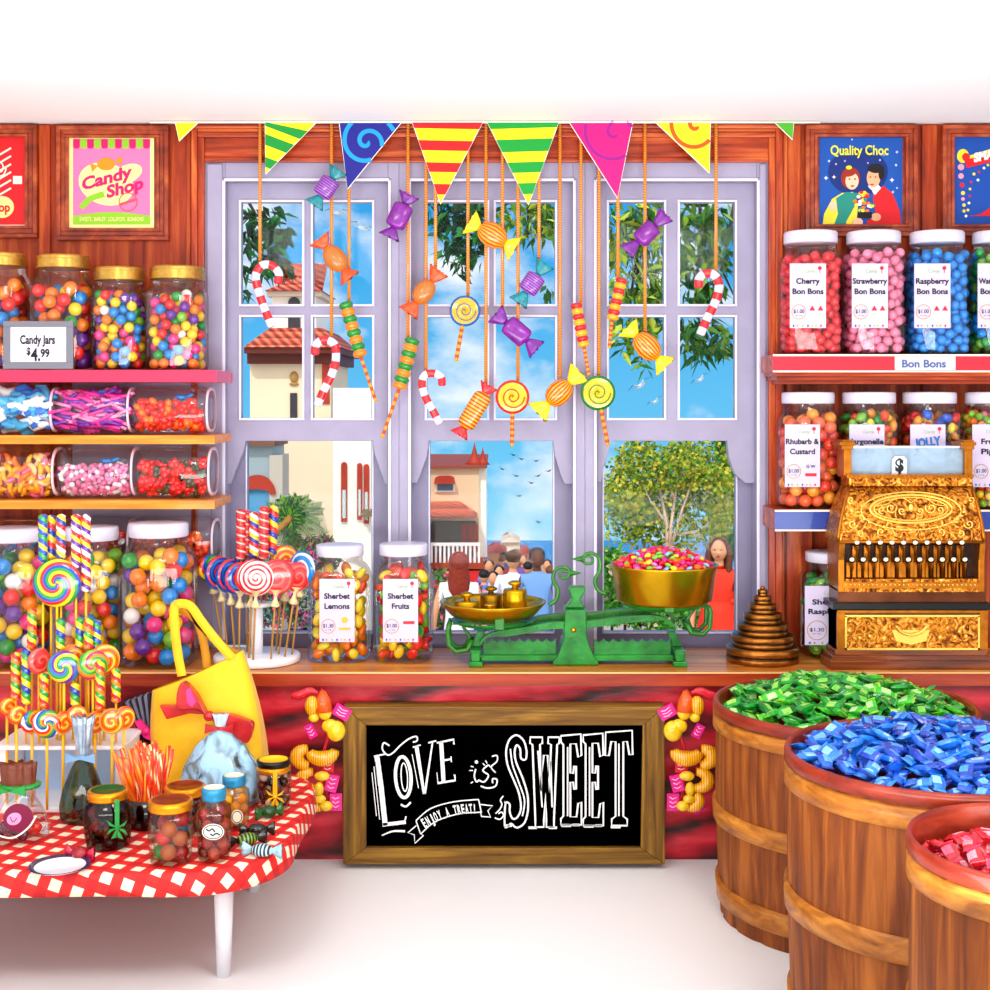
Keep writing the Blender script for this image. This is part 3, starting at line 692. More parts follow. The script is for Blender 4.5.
for i, (px, py, col, y) in enumerate(crowd):
    cn = {'#7a9ad8': 'pale blue', '#c86a6a': 'dull red', '#d8c0c8': 'pale pink', '#6a8ac8': 'mid blue', '#8a6ab8': 'purple', '#4a7ad0': 'strong blue', '#8aa8d8': 'powder blue', '#6a8ab8': 'slate blue', '#c8a0b0': 'rose', '#c8a890': 'tan', '#b87a6a': 'brick', '#5a90d8': 'bright blue'}[col]
    person(px, y, 'distant person in a %s top among the promenade crowd' % cn, at_head(py, y), PI*(i % 2), col, '#56607c', 'l', ('#4a3020', '#8a5a3a', '#2a2020')[i % 3], 'short', small=True, group='crowd on the promenade')
# ================================================================ POOLS OF SMALL SWEETS
POOL = {}
def pool(kind, mesh, M, label, group, cat, score):
    POOL.setdefault(kind, []).append((score, mesh, M, label, group, cat))
def pack(rx, ry, z0, z1, r, n, seed, tries=70, p=2.0):
    """gravity packing of balls of radius r into a round or squarish jar"""
    R = random.Random(seed); P = []; cell = {}
    g = 2*r
    for _ in range(n):
        best = None
        for _t in range(tries):
            while True:
                x, y = R.uniform(-1, 1), R.uniform(-1, 1)
                if abs(x)**p+abs(y)**p <= 1: break
            x *= rx-r; y *= ry-r
            z = z0+r
            ix, iy = int(x//g), int(y//g)
            for a in (-1, 0, 1):
                for b in (-1, 0, 1):
                    for q in cell.get((ix+a, iy+b), ()):
                        d2 = (q[0]-x)**2+(q[1]-y)**2
                        if d2 < 4*r*r: z = max(z, q[2]+math.sqrt(4*r*r-d2)*.985)
            if best is None or z < best[2]: best = (x, y, z)
        if best[2] > z1-r: break
        P.append(best); cell.setdefault((int(best[0]//g), int(best[1]//g)), []).append(best)
    return P
def visible(P, r, mask=None):
    """how much of each ball shows from the front (-y)"""
    st = r/2.5; buf = {}
    for i, (x, y, z) in enumerate(P):
        for a in range(int((x-r)/st)-1, int((x+r)/st)+2):
            for c in range(int((z-r)/st)-1, int((z+r)/st)+2):
                d = (a*st-x)**2+(c*st-z)**2
                if d < r*r:
                    if mask and mask[0] < a*st < mask[1] and mask[2] < c*st < mask[3]: continue
                    yy = y-math.sqrt(r*r-d)
                    if (a, c) not in buf or buf[(a, c)][0] > yy: buf[(a, c)] = (yy, i)
    n = [0]*len(P)
    for yy, i in buf.values(): n[i] += 1
    return n
CN = {'#f8d51c': 'yellow', '#f6921e': 'orange', '#e8332e': 'red', '#1c9be0': 'blue', '#27a844': 'green', '#f4f0ec': 'white', '#ee4a9c': 'pink', '#7b35a8': 'purple', '#8cc63e': 'lime',
      '#ef3f4a': 'cherry red', '#f79ab8': 'strawberry pink', '#17a0ea': 'raspberry blue', '#1fa85c': 'watermelon green', '#f47a4a': 'salmon orange', '#f9b03c': 'custard yellow', '#ea4f3c': 'rhubarb red',
      '#2a6fd8': 'deep blue', '#f3e04a': 'lemon', '#d83a2a': 'scarlet', '#f7a81e': 'amber', '#9c4ac0': 'violet', '#e85a1c': 'burnt orange'}
_bm = {}
def ballmesh(kind, col, r, sq=(1, 1, 1), n=14, m=9, rough=.16):
    k = (kind, col, round(r, 5), sq)
    if k not in _bm: _bm[k] = MB().ball((0, 0, 0), r, n, m, 0, sq=sq).mesh(kind, [mat(col, rough, coat=.7)])
    return _bm[k]
def fill_balls(kind, base, rx, ry, z0, z1, r, n, cols, seed, where, group, cat, sq=(1, 1, 1), p=2.0, mask=None, what=None, rough=.16, uniform=False):
    P = pack(rx, ry, z0, z1, r, n, seed, p=p); vis = visible(P, r, mask); R = random.Random(seed+5)
    for q, v in zip(P, vis):
        col = R.choice(cols)
        M = Matrix.Translation(Vector(base)+Vector(q))
        if sq != (1, 1, 1): M = M @ Euler((R.uniform(0, 6), R.uniform(0, 6), R.uniform(0, 6))).to_matrix().to_4x4()
        pool(kind, ballmesh(kind, col, r, sq, rough=rough), M, '%s %s %s' % (CN[col], what or kind.replace('_', ' '), where), group, cat, v*r*r*1e4)
    return P

# ================================================================ SHELVES
def shelf_board(label, a, c, t, u, y, m, edge=None, em=None, name='wall_shelf', plate=None):
    x0, x1 = X(a, y), X(c, y); zt, zb = Z(t, y), Z(u, y)
    root = thing(name, label, 'shelf', (x0 if a > 0 else (x0+x1)/2, y/2, zb), group='wall shelves')
    MB().box(x0, x1, y+.004, 0, zb, zt).obj('board', m[0], root, world=True, bevel=.002)
    MB().box(x0-.0005, x1+.0005, y, y+.004, zb, zt-(.004 if edge else 0)).obj('front_edge', m[1], root, world=True)
    if edge: MB().box(x0, x1, y-.001, y+.004, zt-.004, zt+.0005).obj('top_lip', em, root, world=True)
    if edge: MB().box(x0, x1, y-.0005, y+.004, zb-.0005, zb+.0035).obj('bottom_lip', em, root, world=True)
    return root, zt
SH_PINK = mat('#ee3f6a', .35, coat=.3); SH_OR = wood('orange_shelf_wood', '#d07a1c', '#ee9a30', '#f9b85a', (.06, 1, 1), 45, .4, .3)
LS1, Z1 = shelf_board('pink red wall shelf holding the mason jars and price card', -60, 216, 370, 382, -.2, (SH_PINK, SH_PINK))
LS2, Z2 = shelf_board('orange wooden wall shelf, upper of the two orange ones', -60, 214.5, 435.5, 444, -.2, (SH_OR, SH_OR))
LS3, Z3 = shelf_board('orange wooden wall shelf, lower of the two orange ones', -60, 214.5, 500.5, 509, -.2, (SH_OR, SH_OR))
LS4, Z4 = shelf_board('narrow wooden wall shelf lowest on the left wall', -60, 216, 569, 576, -.110, (SH_OR, SH_OR))
b = MB(); b.box(-1.05, X(208, -.05), -.02, 0, Z4-.2, Z1)
struct(b.obj('trim_7', LILAC), 'lilac backing panel behind the left shelves')
RED_S = mat('#e8304a', .3, coat=.3); BLUE_S = mat('#1f4fa8', .35, coat=.3); CREAMLIP = mat('#f3e8d8', .4)
RS1, ZR1 = shelf_board('red fronted wall shelf with the white name strip at right', 773, 1050, 354.5, 372, -.15, (TRIMWOOD, RED_S), True, CREAMLIP)
RS2, ZR2 = shelf_board('blue fronted wall shelf behind the cash register', 775, 1050, 510, 531, -.15, (TRIMWOOD, BLUE_S), True, CREAMLIP)
b = MB(); b.pbox(895, 955.5, 356.5, 370, -.1525, -.15, 0); b.text('Bon Bons', 924, 363.5, 7.5, -.1536, 1, wid=44, bold=.03)
b.obj('name_strip', [mat('#dcdce8', .5), mat('#6a78a8', .6)], RS1, world=True)
b = MB()
for i, (t, u, y) in enumerate(((372, 376, -.135), (376, 380, -.12), (380, 384, -.10))): b.pbox(775+i*1.5, 1050, t, u, y, 0)
b.obj('moulding', TRIMWOOD, RS1, world=True)
MB().pbox(778, 790, 384, 510, -.012, 0).obj('side_panel', TRIMWOODV, RS1, world=True)
MB().pbox(779, 812, 531, 655, -.012, 0).obj('side_panel', TRIMWOODV, RS2, world=True)

# ================================================================ JARS
LIDW = mat('#dedae8', .3, coat=.2)
LABELM = [mat('#d8cee6', .6, spec=.1), mat('#1c1c24', .5), mat('#e0363a', .5), mat('#a8c832', .5), mat('#c8a84a', .5), mat('#f0c030', .5), mat('#3a5ad0', .5)]
def jar(label, px, base, top, w, y, lidw, zb, shape='square', lid='white', group='glass sweet jars', lidh=None, name='sweet_jar', tint=None):
    d = y; cx = X(px, d); R = S(w/2, d); H = Z(top, d)-zb; lr = S(lidw/2, d)
    root = thing(name, label, 'jar', (cx, y, zb), group=group)
    p = 3.4 if shape == 'square' else 2.0
    n = 40
    lh = lidh or H*.10
    zt = H-lh
    prof = [(R*.86, .0015), (R*.95, H*.012), (R, H*.04), (R, H*.70), (R*.985, H*.745), (R*.93, H*.79), (R*.84, H*.825), (lr*.98, H*.85), (lr*.95, zt), (lr*.95, zt+.002)]
    g = MB()
    vs, fs = [], []
    for i, (r, z) in enumerate(prof):
        pp = p if i < 5 else (p+2)/2 if i < 7 else 2.0
        for k in range(n):
            a = 2*PI*k/n; c, q = math.cos(a), math.sin(a); gg = (abs(c)**pp+abs(q)**pp)**(-1/pp)
            vs.append((r*c*gg, r*q*gg, z))
    for i in range(len(prof)-1):
        for k in range(n): fs.append((i*n+k, i*n+(k+1) % n, (i+1)*n+(k+1) % n, (i+1)*n+k))
    fs.append(tuple(range(n-1, -1, -1)))
    g.add(vs, fs, 0, True); g.obj('glass_body', tint or GLASS, root)
    l = MB()
    if lid == 'white':
        l.lathe([(lr*.97, zt), (lr, zt+lh*.06), (lr, zt+lh*.86), (lr*.96, zt+lh*.97), (lr*.5, H), (.001, H)], 36)
        l.obj('lid', LIDW, root)
    else:
        pr = [(lr*1.0, zt)]
        for i in range(4): pr += [(lr*1.03, zt+lh*(.08+.17*i)), (lr*.98, zt+lh*(.17+.17*i))]
        pr += [(lr*1.0, zt+lh*.8), (lr*1.0, zt+lh*.93), (lr*.93, H), (.001, H)]
        l.lathe(pr, 36); l.obj('lid', GOLDLID, root)
    return root, R, H, zt
def jar_label(root, R, lines, cpx, t, u, w, y, price=None, extra='red'):
    """flat paper label on the front face of a jar: frame coordinates, y is its own depth"""
    a, c = cpx-w/2, cpx+w/2
    b = MB(); b.pbox(a, c, t, u, y, y+.003, 0)
    h = u-t; yt = y-.0014
    b.text('Candy', cpx+w*.05, t+h*.115, h*.055, yt, 3, wid=w*.32); b.pell(cpx+w*.33, t+h*.07, w*.055, w*.055, yt, mi=2, n=12); b.stroke([(cpx+w*.33, t+h*.1), (cpx+w*.33, t+h*.15)], .6, yt, 2)
    for i, (s_, fr) in enumerate(lines): b.text(s_, cpx, t+h*(.27+.16*i), h*.085, yt, 1, wid=w*fr, bold=.03)
    if price:
        cx_, cy_ = a+w*.25, t+h*.75
        b.stroke([(cx_+w*.2*math.cos(2*PI*k/20), cy_+w*.2*math.sin(2*PI*k/20)) for k in range(20)], .7, yt, 4, closed=True)
        b.text(price, cx_, cy_-h*.01, h*.06, yt, 1, wid=w*.3, bold=.01); b.text('per bag', cx_, cy_+h*.055, h*.02, yt, 1, wid=w*.18)
    if extra == 'red':
        for k in (.62, .85): b.ppoly([(a+w*(k-.08), t+h*.73), (a+w*k, t+h*.65), (a+w*(k+.08), t+h*.73)], yt, .0004, 2)
    elif extra == 'bar': b.pbox(a+w*.58, a+w*.9, t+h*.67, t+h*.715, yt, yt+.0004, 2)
    elif extra == 'yellow': b.pell(a+w*.72, t+h*.65, w*.09, w*.09, yt, mi=5, n=14); b.pbox(a+w*.55, a+w*.88, t+h*.77, t+h*.81, yt, yt+.0004, 5)
    elif extra == 'GW': b.text('G W', a+w*.74, t+h*.67, h*.05, yt, 1, bold=.02); b.pbox(a+w*.58, a+w*.9, t+h*.78, t+h*.83, yt, yt+.0004, 2)
    for k, m_ in ((.1, 6), (.2, 4), (.36, 3), (.5, 6), (.62, 5), (.72, 5), (.86, 2)): b.pell(a+w*k, u-h*.035, w*.025, h*.02, yt, mi=m_, n=8)
    b.obj('paper_label', LABELM, root, world=True)

# bon bon jars on the red shelf
BY = -.078
for i, (px, w, l1, col, cname, fr) in enumerate(((810.5, 62, 'Cherry', '#ef3f4a', 'Cherry', .66), (873.5, 62, 'Strawberry', '#f79ab8', 'Strawberry', .96), (937, 62, 'Raspberry', '#17a0ea', 'Raspberry', .92), (1000, 63, 'Watermelon', '#1fa85c', 'Watermelon', .96))):
    lb = ['tall jar of red Cherry bon bons on the red shelf', 'tall jar of pink Strawberry bon bons on the red shelf', 'tall jar of bright blue Raspberry bon bons on the red shelf', 'tall jar of green bon bons cut by the right picture edge'][i]
    root, R, H, zt = jar(lb, px, 353, 232, w, BY, 53, ZR1+.0006)
    lx = {0: 808, 1: 870, 2: 932.5, 3: 996}[i]
    jar_label(root, R, [(l1, fr), ('Bon Bons', .86)], lx, 263.5, 328, 36, BY-R-.0045, '$1.00')
    cols = [col]*5
    if i == 3: cols = ['#1fa85c', '#1fa85c', '#8cc63e', '#17a0ea']
    mw = S(17, BY)
    fill_balls('bonbon', root.location, R*.96, R*.96, .004, H*.86 if i else H*.84, .0118, 420, cols, 11+i, 'in the tall %s jar on the red shelf' % cname, 'bon bons in the shelf jars', 'sweet', p=3.2, mask=(-mw, mw, S(28, BY), S(90, BY)), what='bon bon', rough=.5)

# jars on the blue shelf
def oval(kind): return (1, .72, .72) if kind else (1, 1, 1)
for i, (px, w, top, lines, cols, seed, extra, lb, where) in enumerate((
    (808, 61, 392, [('Rhubarb &', .95), ('Custard', .72)], ['#f47a4a', '#ea4f3c', '#f47a4a', '#f9b03c', '#ea4f3c'], 31, 'GW', 'jar of orange red Rhubarb & Custard sweets on the blue shelf', 'in the Rhubarb & Custard jar'),
    (869, 59, 392, [('Jargonelle', .95), ('Pear Drops', .9)], ['#8cc63e', '#f3e04a', '#e85a1c', '#f7a81e', '#27a844'], 32, 'GW', 'jar of green and orange Jargonelle sweets behind the register', 'in the Jargonelle jar'),
    (929.5, 60, 392, [('JOLLY', .8), ('Sweets', .8)], ['#f7a81e', '#e8332e', '#f3e04a', '#2a6fd8', '#e85a1c', '#d83a2a'], 33, 'bar', 'jar with the blue JOLLY lettering behind the register', 'in the JOLLY jar'),
    (992, 60, 392, [('Fruit', .5), ('Pips', .5)], ['#f3e04a', '#e8332e', '#8cc63e', '#f79ab8', '#f6921e'], 34, 'red', 'jar of small mixed Fruit Pips right of the register', 'in the Fruit Pips jar'))):
    root, R, H, zt = jar(lb, px, 507, top, w, BY, 52, ZR2+.0006)
    lx = {0: 802.5, 1: 867, 2: 928, 3: 990}[i]
    b_y = BY-R-.0045
    jar_label(root, R, lines if i != 2 else [], lx, 424.5, 487, 35, b_y, '$1.00', extra)
    if i == 2:
        b = MB(); b.text('JOLLY', lx, 442, 8.5, b_y-.0012, 0, wid=26, bold=.05, rot=.12); b.text('JOLLY', lx, 442, 8.5, b_y-.0018, 1, wid=24, bold=.01, rot=.12)
        b.obj('lettering', [mat('#143a8c', .4), mat('#3aa0e8', .4)], root, world=True)
    r = .0155 if i == 0 else .0135 if i < 3 else .0095
    mw = S(17, BY)
    fill_balls('boiled_sweet', root.location, R*.96, R*.96, .004, H*.86, r, 600 if i == 3 else 280, cols, seed, where, 'sweets in the shelf jars', 'sweet', sq=(1, 1, 1) if i in (0, 3) else (1.05, .7, .8), p=3.2, mask=(-mw, mw, S(20, BY), S(83, BY)), what='sweet')

# Sherbet Raspberry jar
root, R, H, zt = jar('jar of green sherbet sweets low beside the cash register', 834, 655, 551, 66, -.085, 56, COUNTER_Z+.0006)
jar_label(root, R, [('Sherbet', .7), ('Raspberry', .86)], 829, 586, 645, 48, -.085-R-.0045, '$1.30')
fill_balls('boiled_sweet', root.location, R*.96, R*.96, .004, H*.84, .0165, 200, ['#27a844', '#27a844', '#8cc63e', '#1fa85c'], 41, 'in the green sherbet jar beside the register', 'sweets in the shelf jars', 'sweet', sq=(1.1, .6, .9), p=3.2, what='sweet')
# Sherbet Lemons and Fruits on the counter
for (px, w, top, l2, fr, price, ex, lb, where, cols, seed, lx) in (
    (340, 62, 544, 'Lemons', .72, '$1.30', 'yellow', 'jar of orange and yellow Sherbet Lemons on the counter', 'in the Sherbet Lemons jar', ['#f7a81e', '#f3e04a', '#e85a1c', '#f8d51c', '#f6921e'], 51, 337),
    (403.5, 60, 543, 'Fruits', .5, '$1.00', 'bar', 'jar of red, green and yellow Sherbet Fruits on the counter', 'in the Sherbet Fruits jar', ['#e8332e', '#8cc63e', '#f8d51c', '#27a844', '#e85a1c', '#e8332e'], 52, 400.5)):
    root, R, H, zt = jar(lb, px, 662, top, w, -.14, 47 if px < 350 else 48, COUNTER_Z+.0006)
    jar_label(root, R, [('Sherbet', .74), (l2, fr)], lx, 579, 642, 35, -.14-R-.0045, price, ex)
    mw = S(17, -.14)
    fill_balls('boiled_sweet', root.location, R*.96, R*.96, .004, H*.84, .0155, 300, cols, seed, where, 'sweets in the counter jars', 'sweet', sq=(1.15, .62, .8), p=3.2, mask=(-mw, mw, S(20, -.14), S(82, -.14)), what='sherbet sweet')

# gumball jars on the counter
GUM = ['#f8d51c', '#f8d51c', '#f8d51c', '#f6921e', '#f6921e', '#f6921e', '#1c9be0', '#1c9be0', '#e8332e', '#27a844', '#f4f0ec', '#ee4a9c', '#7b35a8', '#8cc63e', '#e8332e']
for i, (px, w, top, lw, y, lb, wh) in enumerate(((158.5, 74, 522, 59, -.2, 'large white lidded jar of gumballs beside the yellow tote bag', 'in the large jar beside the yellow bag'), (92, 62, 526, 52, -.19, 'white lidded jar of gumballs behind the striped candy sticks', 'in the jar behind the candy sticks'), (14, 73, 527, 62, -.2, 'large white lidded jar of gumballs at the left picture edge', 'in the large jar at the left edge'))):
    root, R, H, zt = jar(lb, px, 668, top, w, y, lw, COUNTER_Z+.0006, 'square')
    fill_balls('gumball', root.location, R*.96, R*.96, .006, H*.84, .0195 if i != 1 else .0175, 230, GUM, 61+i, wh, 'gumballs in the glass jars', 'gumball', p=3.0)
# mason jars on the pink shelf
for i, (px, w, top, lw, r, lb, wh) in enumerate(((0, 58, 254, 52, .017, 'gold lidded mason jar of gumballs at the left edge of the pink shelf', 'in the leftmost mason jar'), (63, 60, 256, 52, .0165, 'tallest gold lidded mason jar, large gumballs, behind the price card', 'in the mason jar behind the price card'), (119.5, 53, 268, 49, .0125, 'gold lidded mason jar with blue and pink gumballs, third along the pink shelf', 'in the third mason jar'), (177.5, 58, 267, 53, .0125, 'gold lidded mason jar of gumballs at the right end of the pink shelf', 'in the mason jar nearest the window'))):
    root, R, H, zt = jar(lb, px, 368, top, w, -.105, lw, Z1+.0006, 'square', 'gold', lidh=.032, name='mason_jar')
    cols = GUM if i > 1 else ['#e8332e', '#f6921e', '#f8d51c', '#7b35a8', '#27a844', '#f6921e', '#e8332e', '#1c9be0']
    if i == 2: cols = GUM+['#1c9be0', '#1c9be0', '#ee4a9c', '#7b35a8']
    fill_balls('gumball', root.location, R*.96, R*.96, .004, H*.80, r, 330, cols, 71+i, wh, 'gumballs in the glass jars', 'gumball', p=3.0, mask=(-1, -.02, 0, .11) if i == 1 else None)
# price card
pc = thing('price_card', 'grey framed card reading Candy Jars $4.99 on the pink shelf', 'sign', W(38, 370, -.195))
b = MB(); yq = -.196
b.pbox(3, 73, 321, 327, yq, yq+.008); b.pbox(3, 73, 362, 369, yq, yq+.008); b.pbox(3, 10, 327, 362, yq, yq+.008); b.pbox(66, 73, 327, 362, yq, yq+.008)
b.obj('frame', mat('#8f8f98', .4, .3), pc, world=True, bevel=.001)
b = MB(); b.pbox(9, 67, 326, 363, yq+.003, yq+.007); b.text('Candy Jars', 37.5, 339.5, 8.5, yq+.0016, 1, wid=35, bold=.03); b.text('$', 28.5, 351, 7, yq+.0016, 1, wid=4, bold=.03); b.text('4.', 35.5, 354.5, 12, yq+.0022, 1, wid=9.5, bold=.03); b.text('99', 45, 353, 8, yq+.0016, 1, wid=9, bold=.03)
b.obj('card', [mat('#e6deec', .6), mat('#1c1c24', .5)], pc, world=True)

# lying jars on the left shelves
def lying_jar(label, a, c, t, u, y, zb):
    r = (Z(t, y)-Z(u, y))/2; x0, x1 = X(a, y), X(c, y); L_ = x1-x0
    root = thing('candy_bin', label, 'candy bin', ((x0+x1)/2, y, zb+.0005), group='clear candy bins on the left shelves')
    M = Matrix.Translation((-L_/2, 0, r)) @ Matrix.Rotation(PI/2, 4, 'Y')
    pr = [(r*.8, 0.001), (r*.93, L_*.03), (r, L_*.1), (r, L_*.78), (r*.97, L_*.88), (r*.88, L_*.96), (r*.8, L_-.001)]
    MB().lathe(pr, 32, M=M, p=2.6, caps=True).obj('glass_body', GLASS, root)
    k = MB(); k.lathe([(r*.80, L_-.004), (r*.92, L_-.004), (r*.92, L_), (r*.80, L_)], 32, M=M, p=2.6, caps=False); k.obj('rim', mat('#f0d8e4', .3), root)
    return root, r, L_
def piece(kind, col):
    k = ('p', kind, col)
    if k in _bm: return _bm[k]
    m = mat(col, .3, coat=.5); b = MB()
    if kind == 'stick_candy': b.tube([(-.026, 0, 0), (.026, 0, 0)], .0042, 8)
    elif kind == 'taffy': b.tube([(-.03, 0, 0), (-.012, .004, .006), (.01, -.004, -.003), (.03, .002, .005)], [.006, .011, .011, .006], 8, flat=.6)
    elif kind == 'gummy_heart': b.ball((-.006, 0, .003), .0095, 10, 7, sq=(1, .6, 1)); b.ball((.006, 0, .003), .0095, 10, 7, sq=(1, .6, 1)); b.lathe([(.001, -.014), (.012, 0)], 10, M=Matrix.Diagonal((1, .5, 1, 1)))
    elif kind == 'banana_sweet': b.tube([(-.017, 0, 0), (-.009, 0, .006), (0, 0, .008), (.009, 0, .006), (.017, 0, 0)], [.003, .006, .007, .006, .003], 8)
    elif kind == 'jelly_sweet': b.ball((0, 0, 0), .0115, 10, 7, sq=(1, .8, .7))
    elif kind == 'mint_drop': b.ball((0, 0, 0), .0075, 10, 7, sq=(1, 1, .75))
    _bm[k] = b.mesh(kind, [m]); return _bm[k]
CN.update({'#3a1c14': 'dark brown', '#2a1410': 'black brown', '#c8782a': 'caramel', '#b8303a': 'dull red', '#8a2a1c': 'chestnut', '#c85a3a': 'terracotta', '#f0b01c': 'mustard yellow'})
CN.update({'#1c86d8': 'blue', '#f2f2f0': 'white', '#f04ab4': 'hot pink', '#8a3ac0': 'purple', '#f8a8d0': 'pale pink', '#f03a28': 'red', '#ff8a1c': 'orange', '#f8c030': 'golden', '#f7d9a0': 'cream', '#e8102a': 'crimson', '#5a5a3a': 'olive', '#f28ab4': 'rose pink', '#58c0e8': 'sky blue', '#f45a1c': 'deep orange'})
def fill_lying(root, r, L_, kind, cols, n, level, seed, where, size, group):
    R = random.Random(seed); P = []
    base = root.location
    for _ in range(n*60):
        if len(P) >= n: break
        x = R.uniform(-L_/2+size, L_/2-size*1.4); z = R.uniform(.004+size*.6, r*2*level)
        dz = z-r; lim = math.sqrt(max(0, (r*.93)**2-dz*dz))-size*.55
        if lim <= 0: continue
        y = -lim+abs(R.gauss(0, .25))*lim*1.2
        if y > lim: continue
        if all((x-a)**2+(y-b_)**2+(z-c)**2 > (size*.85)**2 for a, b_, c in P): P.append((x, y, z))
    for q in P:
        col = R.choice(cols)
        e = Euler((R.uniform(-.5, .5), R.uniform(-.5, .5), R.uniform(-.5, .5))) if kind in ('stick_candy', 'taffy') else Euler((R.uniform(-.8, .8), R.uniform(0, 6), R.uniform(-.8, .8)))
        pool(kind, piece(kind, col), Matrix.Translation(base+Vector(q)) @ e.to_matrix().to_4x4(), '%s %s %s' % (CN[col], kind.replace('_', ' '), where), group, 'sweet', 10-q[1]*40)
BX = -.115
GB = 'sweets in the clear candy bins'
for (a, c, t, u, y, zb, kind, cols, n, lev, size, lb) in (
    (-14, 58, 386, 435, BX, Z2, 'taffy', ['#1c86d8', '#f2f2f0', '#f2f2f0', '#58c0e8'], 46, .9, .013, 'clear bin of blue and white taffy on the upper orange shelf'),
    (60.5, 134, 386, 435, BX, Z2, 'stick_candy', ['#f04ab4', '#8a3ac0', '#f8a8d0', '#f04ab4'], 110, .88, .0085, 'clear bin of pink and purple candy sticks on the upper orange shelf'),
    (136, 212, 386, 435, BX, Z2, 'jelly_sweet', ['#f03a28', '#ff8a1c', '#f03a28'], 75, .68, .013, 'clear bin of red and orange jellies on the upper orange shelf'),
    (-12, 60.5, 447, 500, BX, Z3, 'banana_sweet', ['#f8c030', '#ff8a1c', '#f7d9a0', '#f28ab4', '#f8c030'], 100, .75, .0105, 'clear bin of golden sweets on the lower orange shelf'),
    (63, 138, 447, 500, BX, Z3, 'mint_drop', ['#f8a8d0', '#f28ab4', '#f2f2f0', '#f8a8d0'], 190, .62, .010, 'clear bin of pale pink drops on the lower orange shelf'),
    (140, 214, 447, 500, BX, Z3, 'gummy_heart', ['#e8102a', '#e8102a', '#5a5a3a', '#f03a28'], 80, .68, .014, 'clear bin of crimson gummies on the lower orange shelf'),
    (-14, 58, 518, 568, -.055, Z4, 'jelly_sweet', ['#1c86d8', '#58c0e8', '#f28ab4'], 60, .7, .013, 'clear bin of blue jellies on the lowest shelf behind the gumball jar'),
    (66, 134, 518, 568, -.055, Z4, 'jelly_sweet', ['#f03a28', '#e8102a', '#f2f2f0'], 60, .7, .013, 'clear bin of red jellies on the lowest shelf between the white lids'),
    (136, 217, 518, 568, -.055, Z4, 'jelly_sweet', ['#f45a1c', '#ff8a1c', '#f45a1c'], 85, .66, .012, 'clear bin of orange jellies at the right end of the lowest shelf')):
    root, r, L_ = lying_jar(lb, a, c, t, u, y, zb)
    where = 'in the ' + lb[6:].replace('bin of ', '', 1)
    where = 'in the ' + lb.split(' of ')[0] + ' ' + ('on the upper orange shelf' if zb == Z2 else 'on the lower orange shelf' if zb == Z3 else 'on the lowest shelf')
    fill_lying(root, r, L_, kind, cols, n, lev, int(a+500), where, size, GB)
    if kind in ('jelly_sweet', 'mint_drop', 'taffy', 'stick_candy') and zb != Z4:
        sc_ = MB(); sc_.tube([(0, 0, 0), (.012, 0, .004), (.022, 0, .008)], [.004, .005, .004], 8); sc_.ball((-.012, 0, 0), .014, 10, 7, sq=(1.1, .7, .55))
        so = sc_.obj('scoop', mat('#1c90d8', .3, coat=.4), None, L=(0, 0, 0)); so.location = root.location+Vector((L_*.18, -r*.45, r*2*min(lev+.08, .86))); so.scale = (.9, .9, .9)
        tag(so, 'blue plastic scoop in the ' + lb.split(' on the ')[0], 'scoop', 'blue scoops')

# ================================================================ PICTURES
FRAMEW = wood('picture_frame_wood', '#7c2c12', '#a84a22', '#d07a48', (.3, .3, .3), 60, .3, .4)
def picture(label, a, c, t, u, pa, pc_, pt, pu):
    root = thing('framed_picture', label, 'picture', W((a+c)/2, (t+u)/2, 0), group='framed posters on the wall')
    b = MB()
    k = 7
    for y, q0, q1 in ((-.022, 0, 4), (-.014, 4, 9), (-.019, 9, 12)):
        b.pbox(a+q0, c-q0, t+q0, t+q1, y, 0); b.pbox(a+q0, c-q0, u-q1, u-q0, y, 0); b.pbox(a+q0, a+q1, t+q1, u-q1, y, 0); b.pbox(c-q1, c-q0, t+q1, u-q1, y, 0)
    b.pbox(a+11, c-11, t+11, u-11, -.006, 0)
    b.obj('frame', FRAMEW, root, world=True, bevel=.0015)
    return root
YP = -.0075
def bez(pts, n=6):
    out = []
    for i in range(len(pts)-1):
        p0, p1, p2, p3 = pts[max(i-1, 0)], pts[i], pts[i+1], pts[min(i+2, len(pts)-1)]
        for k in range(n):
            t = k/n
            out.append(tuple(.5*((2*p1[j])+(-p0[j]+p2[j])*t+(2*p0[j]-5*p1[j]+4*p2[j]-p3[j])*t*t+(-p0[j]+3*p1[j]-3*p2[j]+p3[j])*t**3) for j in (0, 1)))
    out.append(tuple(pts[-1])); return out
# pink Candy Shop poster
pr = picture('framed pink poster reading Candy Shop on the left wall', 56, 168, 125.5, 240, 70, 152, 135, 228)
b = MB(); b.pbox(68.5, 154, 134, 229.5, YP-.001, YP, 5); b.pbox(73, 150, 139, 224.5, YP-.0016, YP-.001, 0)
for k in range(11):
    b.ppoly(arch_pts(73+k*7, 80+k*7, 0, 1) if 0 else [(73+k*7, 139), (80+k*7, 139), (80+k*7, 146), (78.5+k*7, 148.5), (74.5+k*7, 148.5), (73+k*7, 146)], YP-.0022, .0005, 1 if k % 2 == 0 else 2)
b.pell(106, 184, 28, 21, YP-.0020, .0003, 5, 28, .3); b.pell(127, 174, 16, 9, YP-.0023, .0003, 5, 20, -.4)
b.pell(106, 164, 9, 6.5, YP-.0026, .0004, 3); b.ppoly([(98, 166), (90, 163), (92, 172)], YP-.0024, .0003, 3); b.ppoly([(114, 161), (122, 156), (122, 165)], YP-.0024, .0003, 3)
b.text('Candy', 107, 177.5, 11.5, YP-.0032, 1, rot=.26, wid=52, shear=.25, bold=.04); b.text('Shop', 125, 187, 11.5, YP-.0032, 1, rot=.26, wid=38, shear=.25, bold=.04)
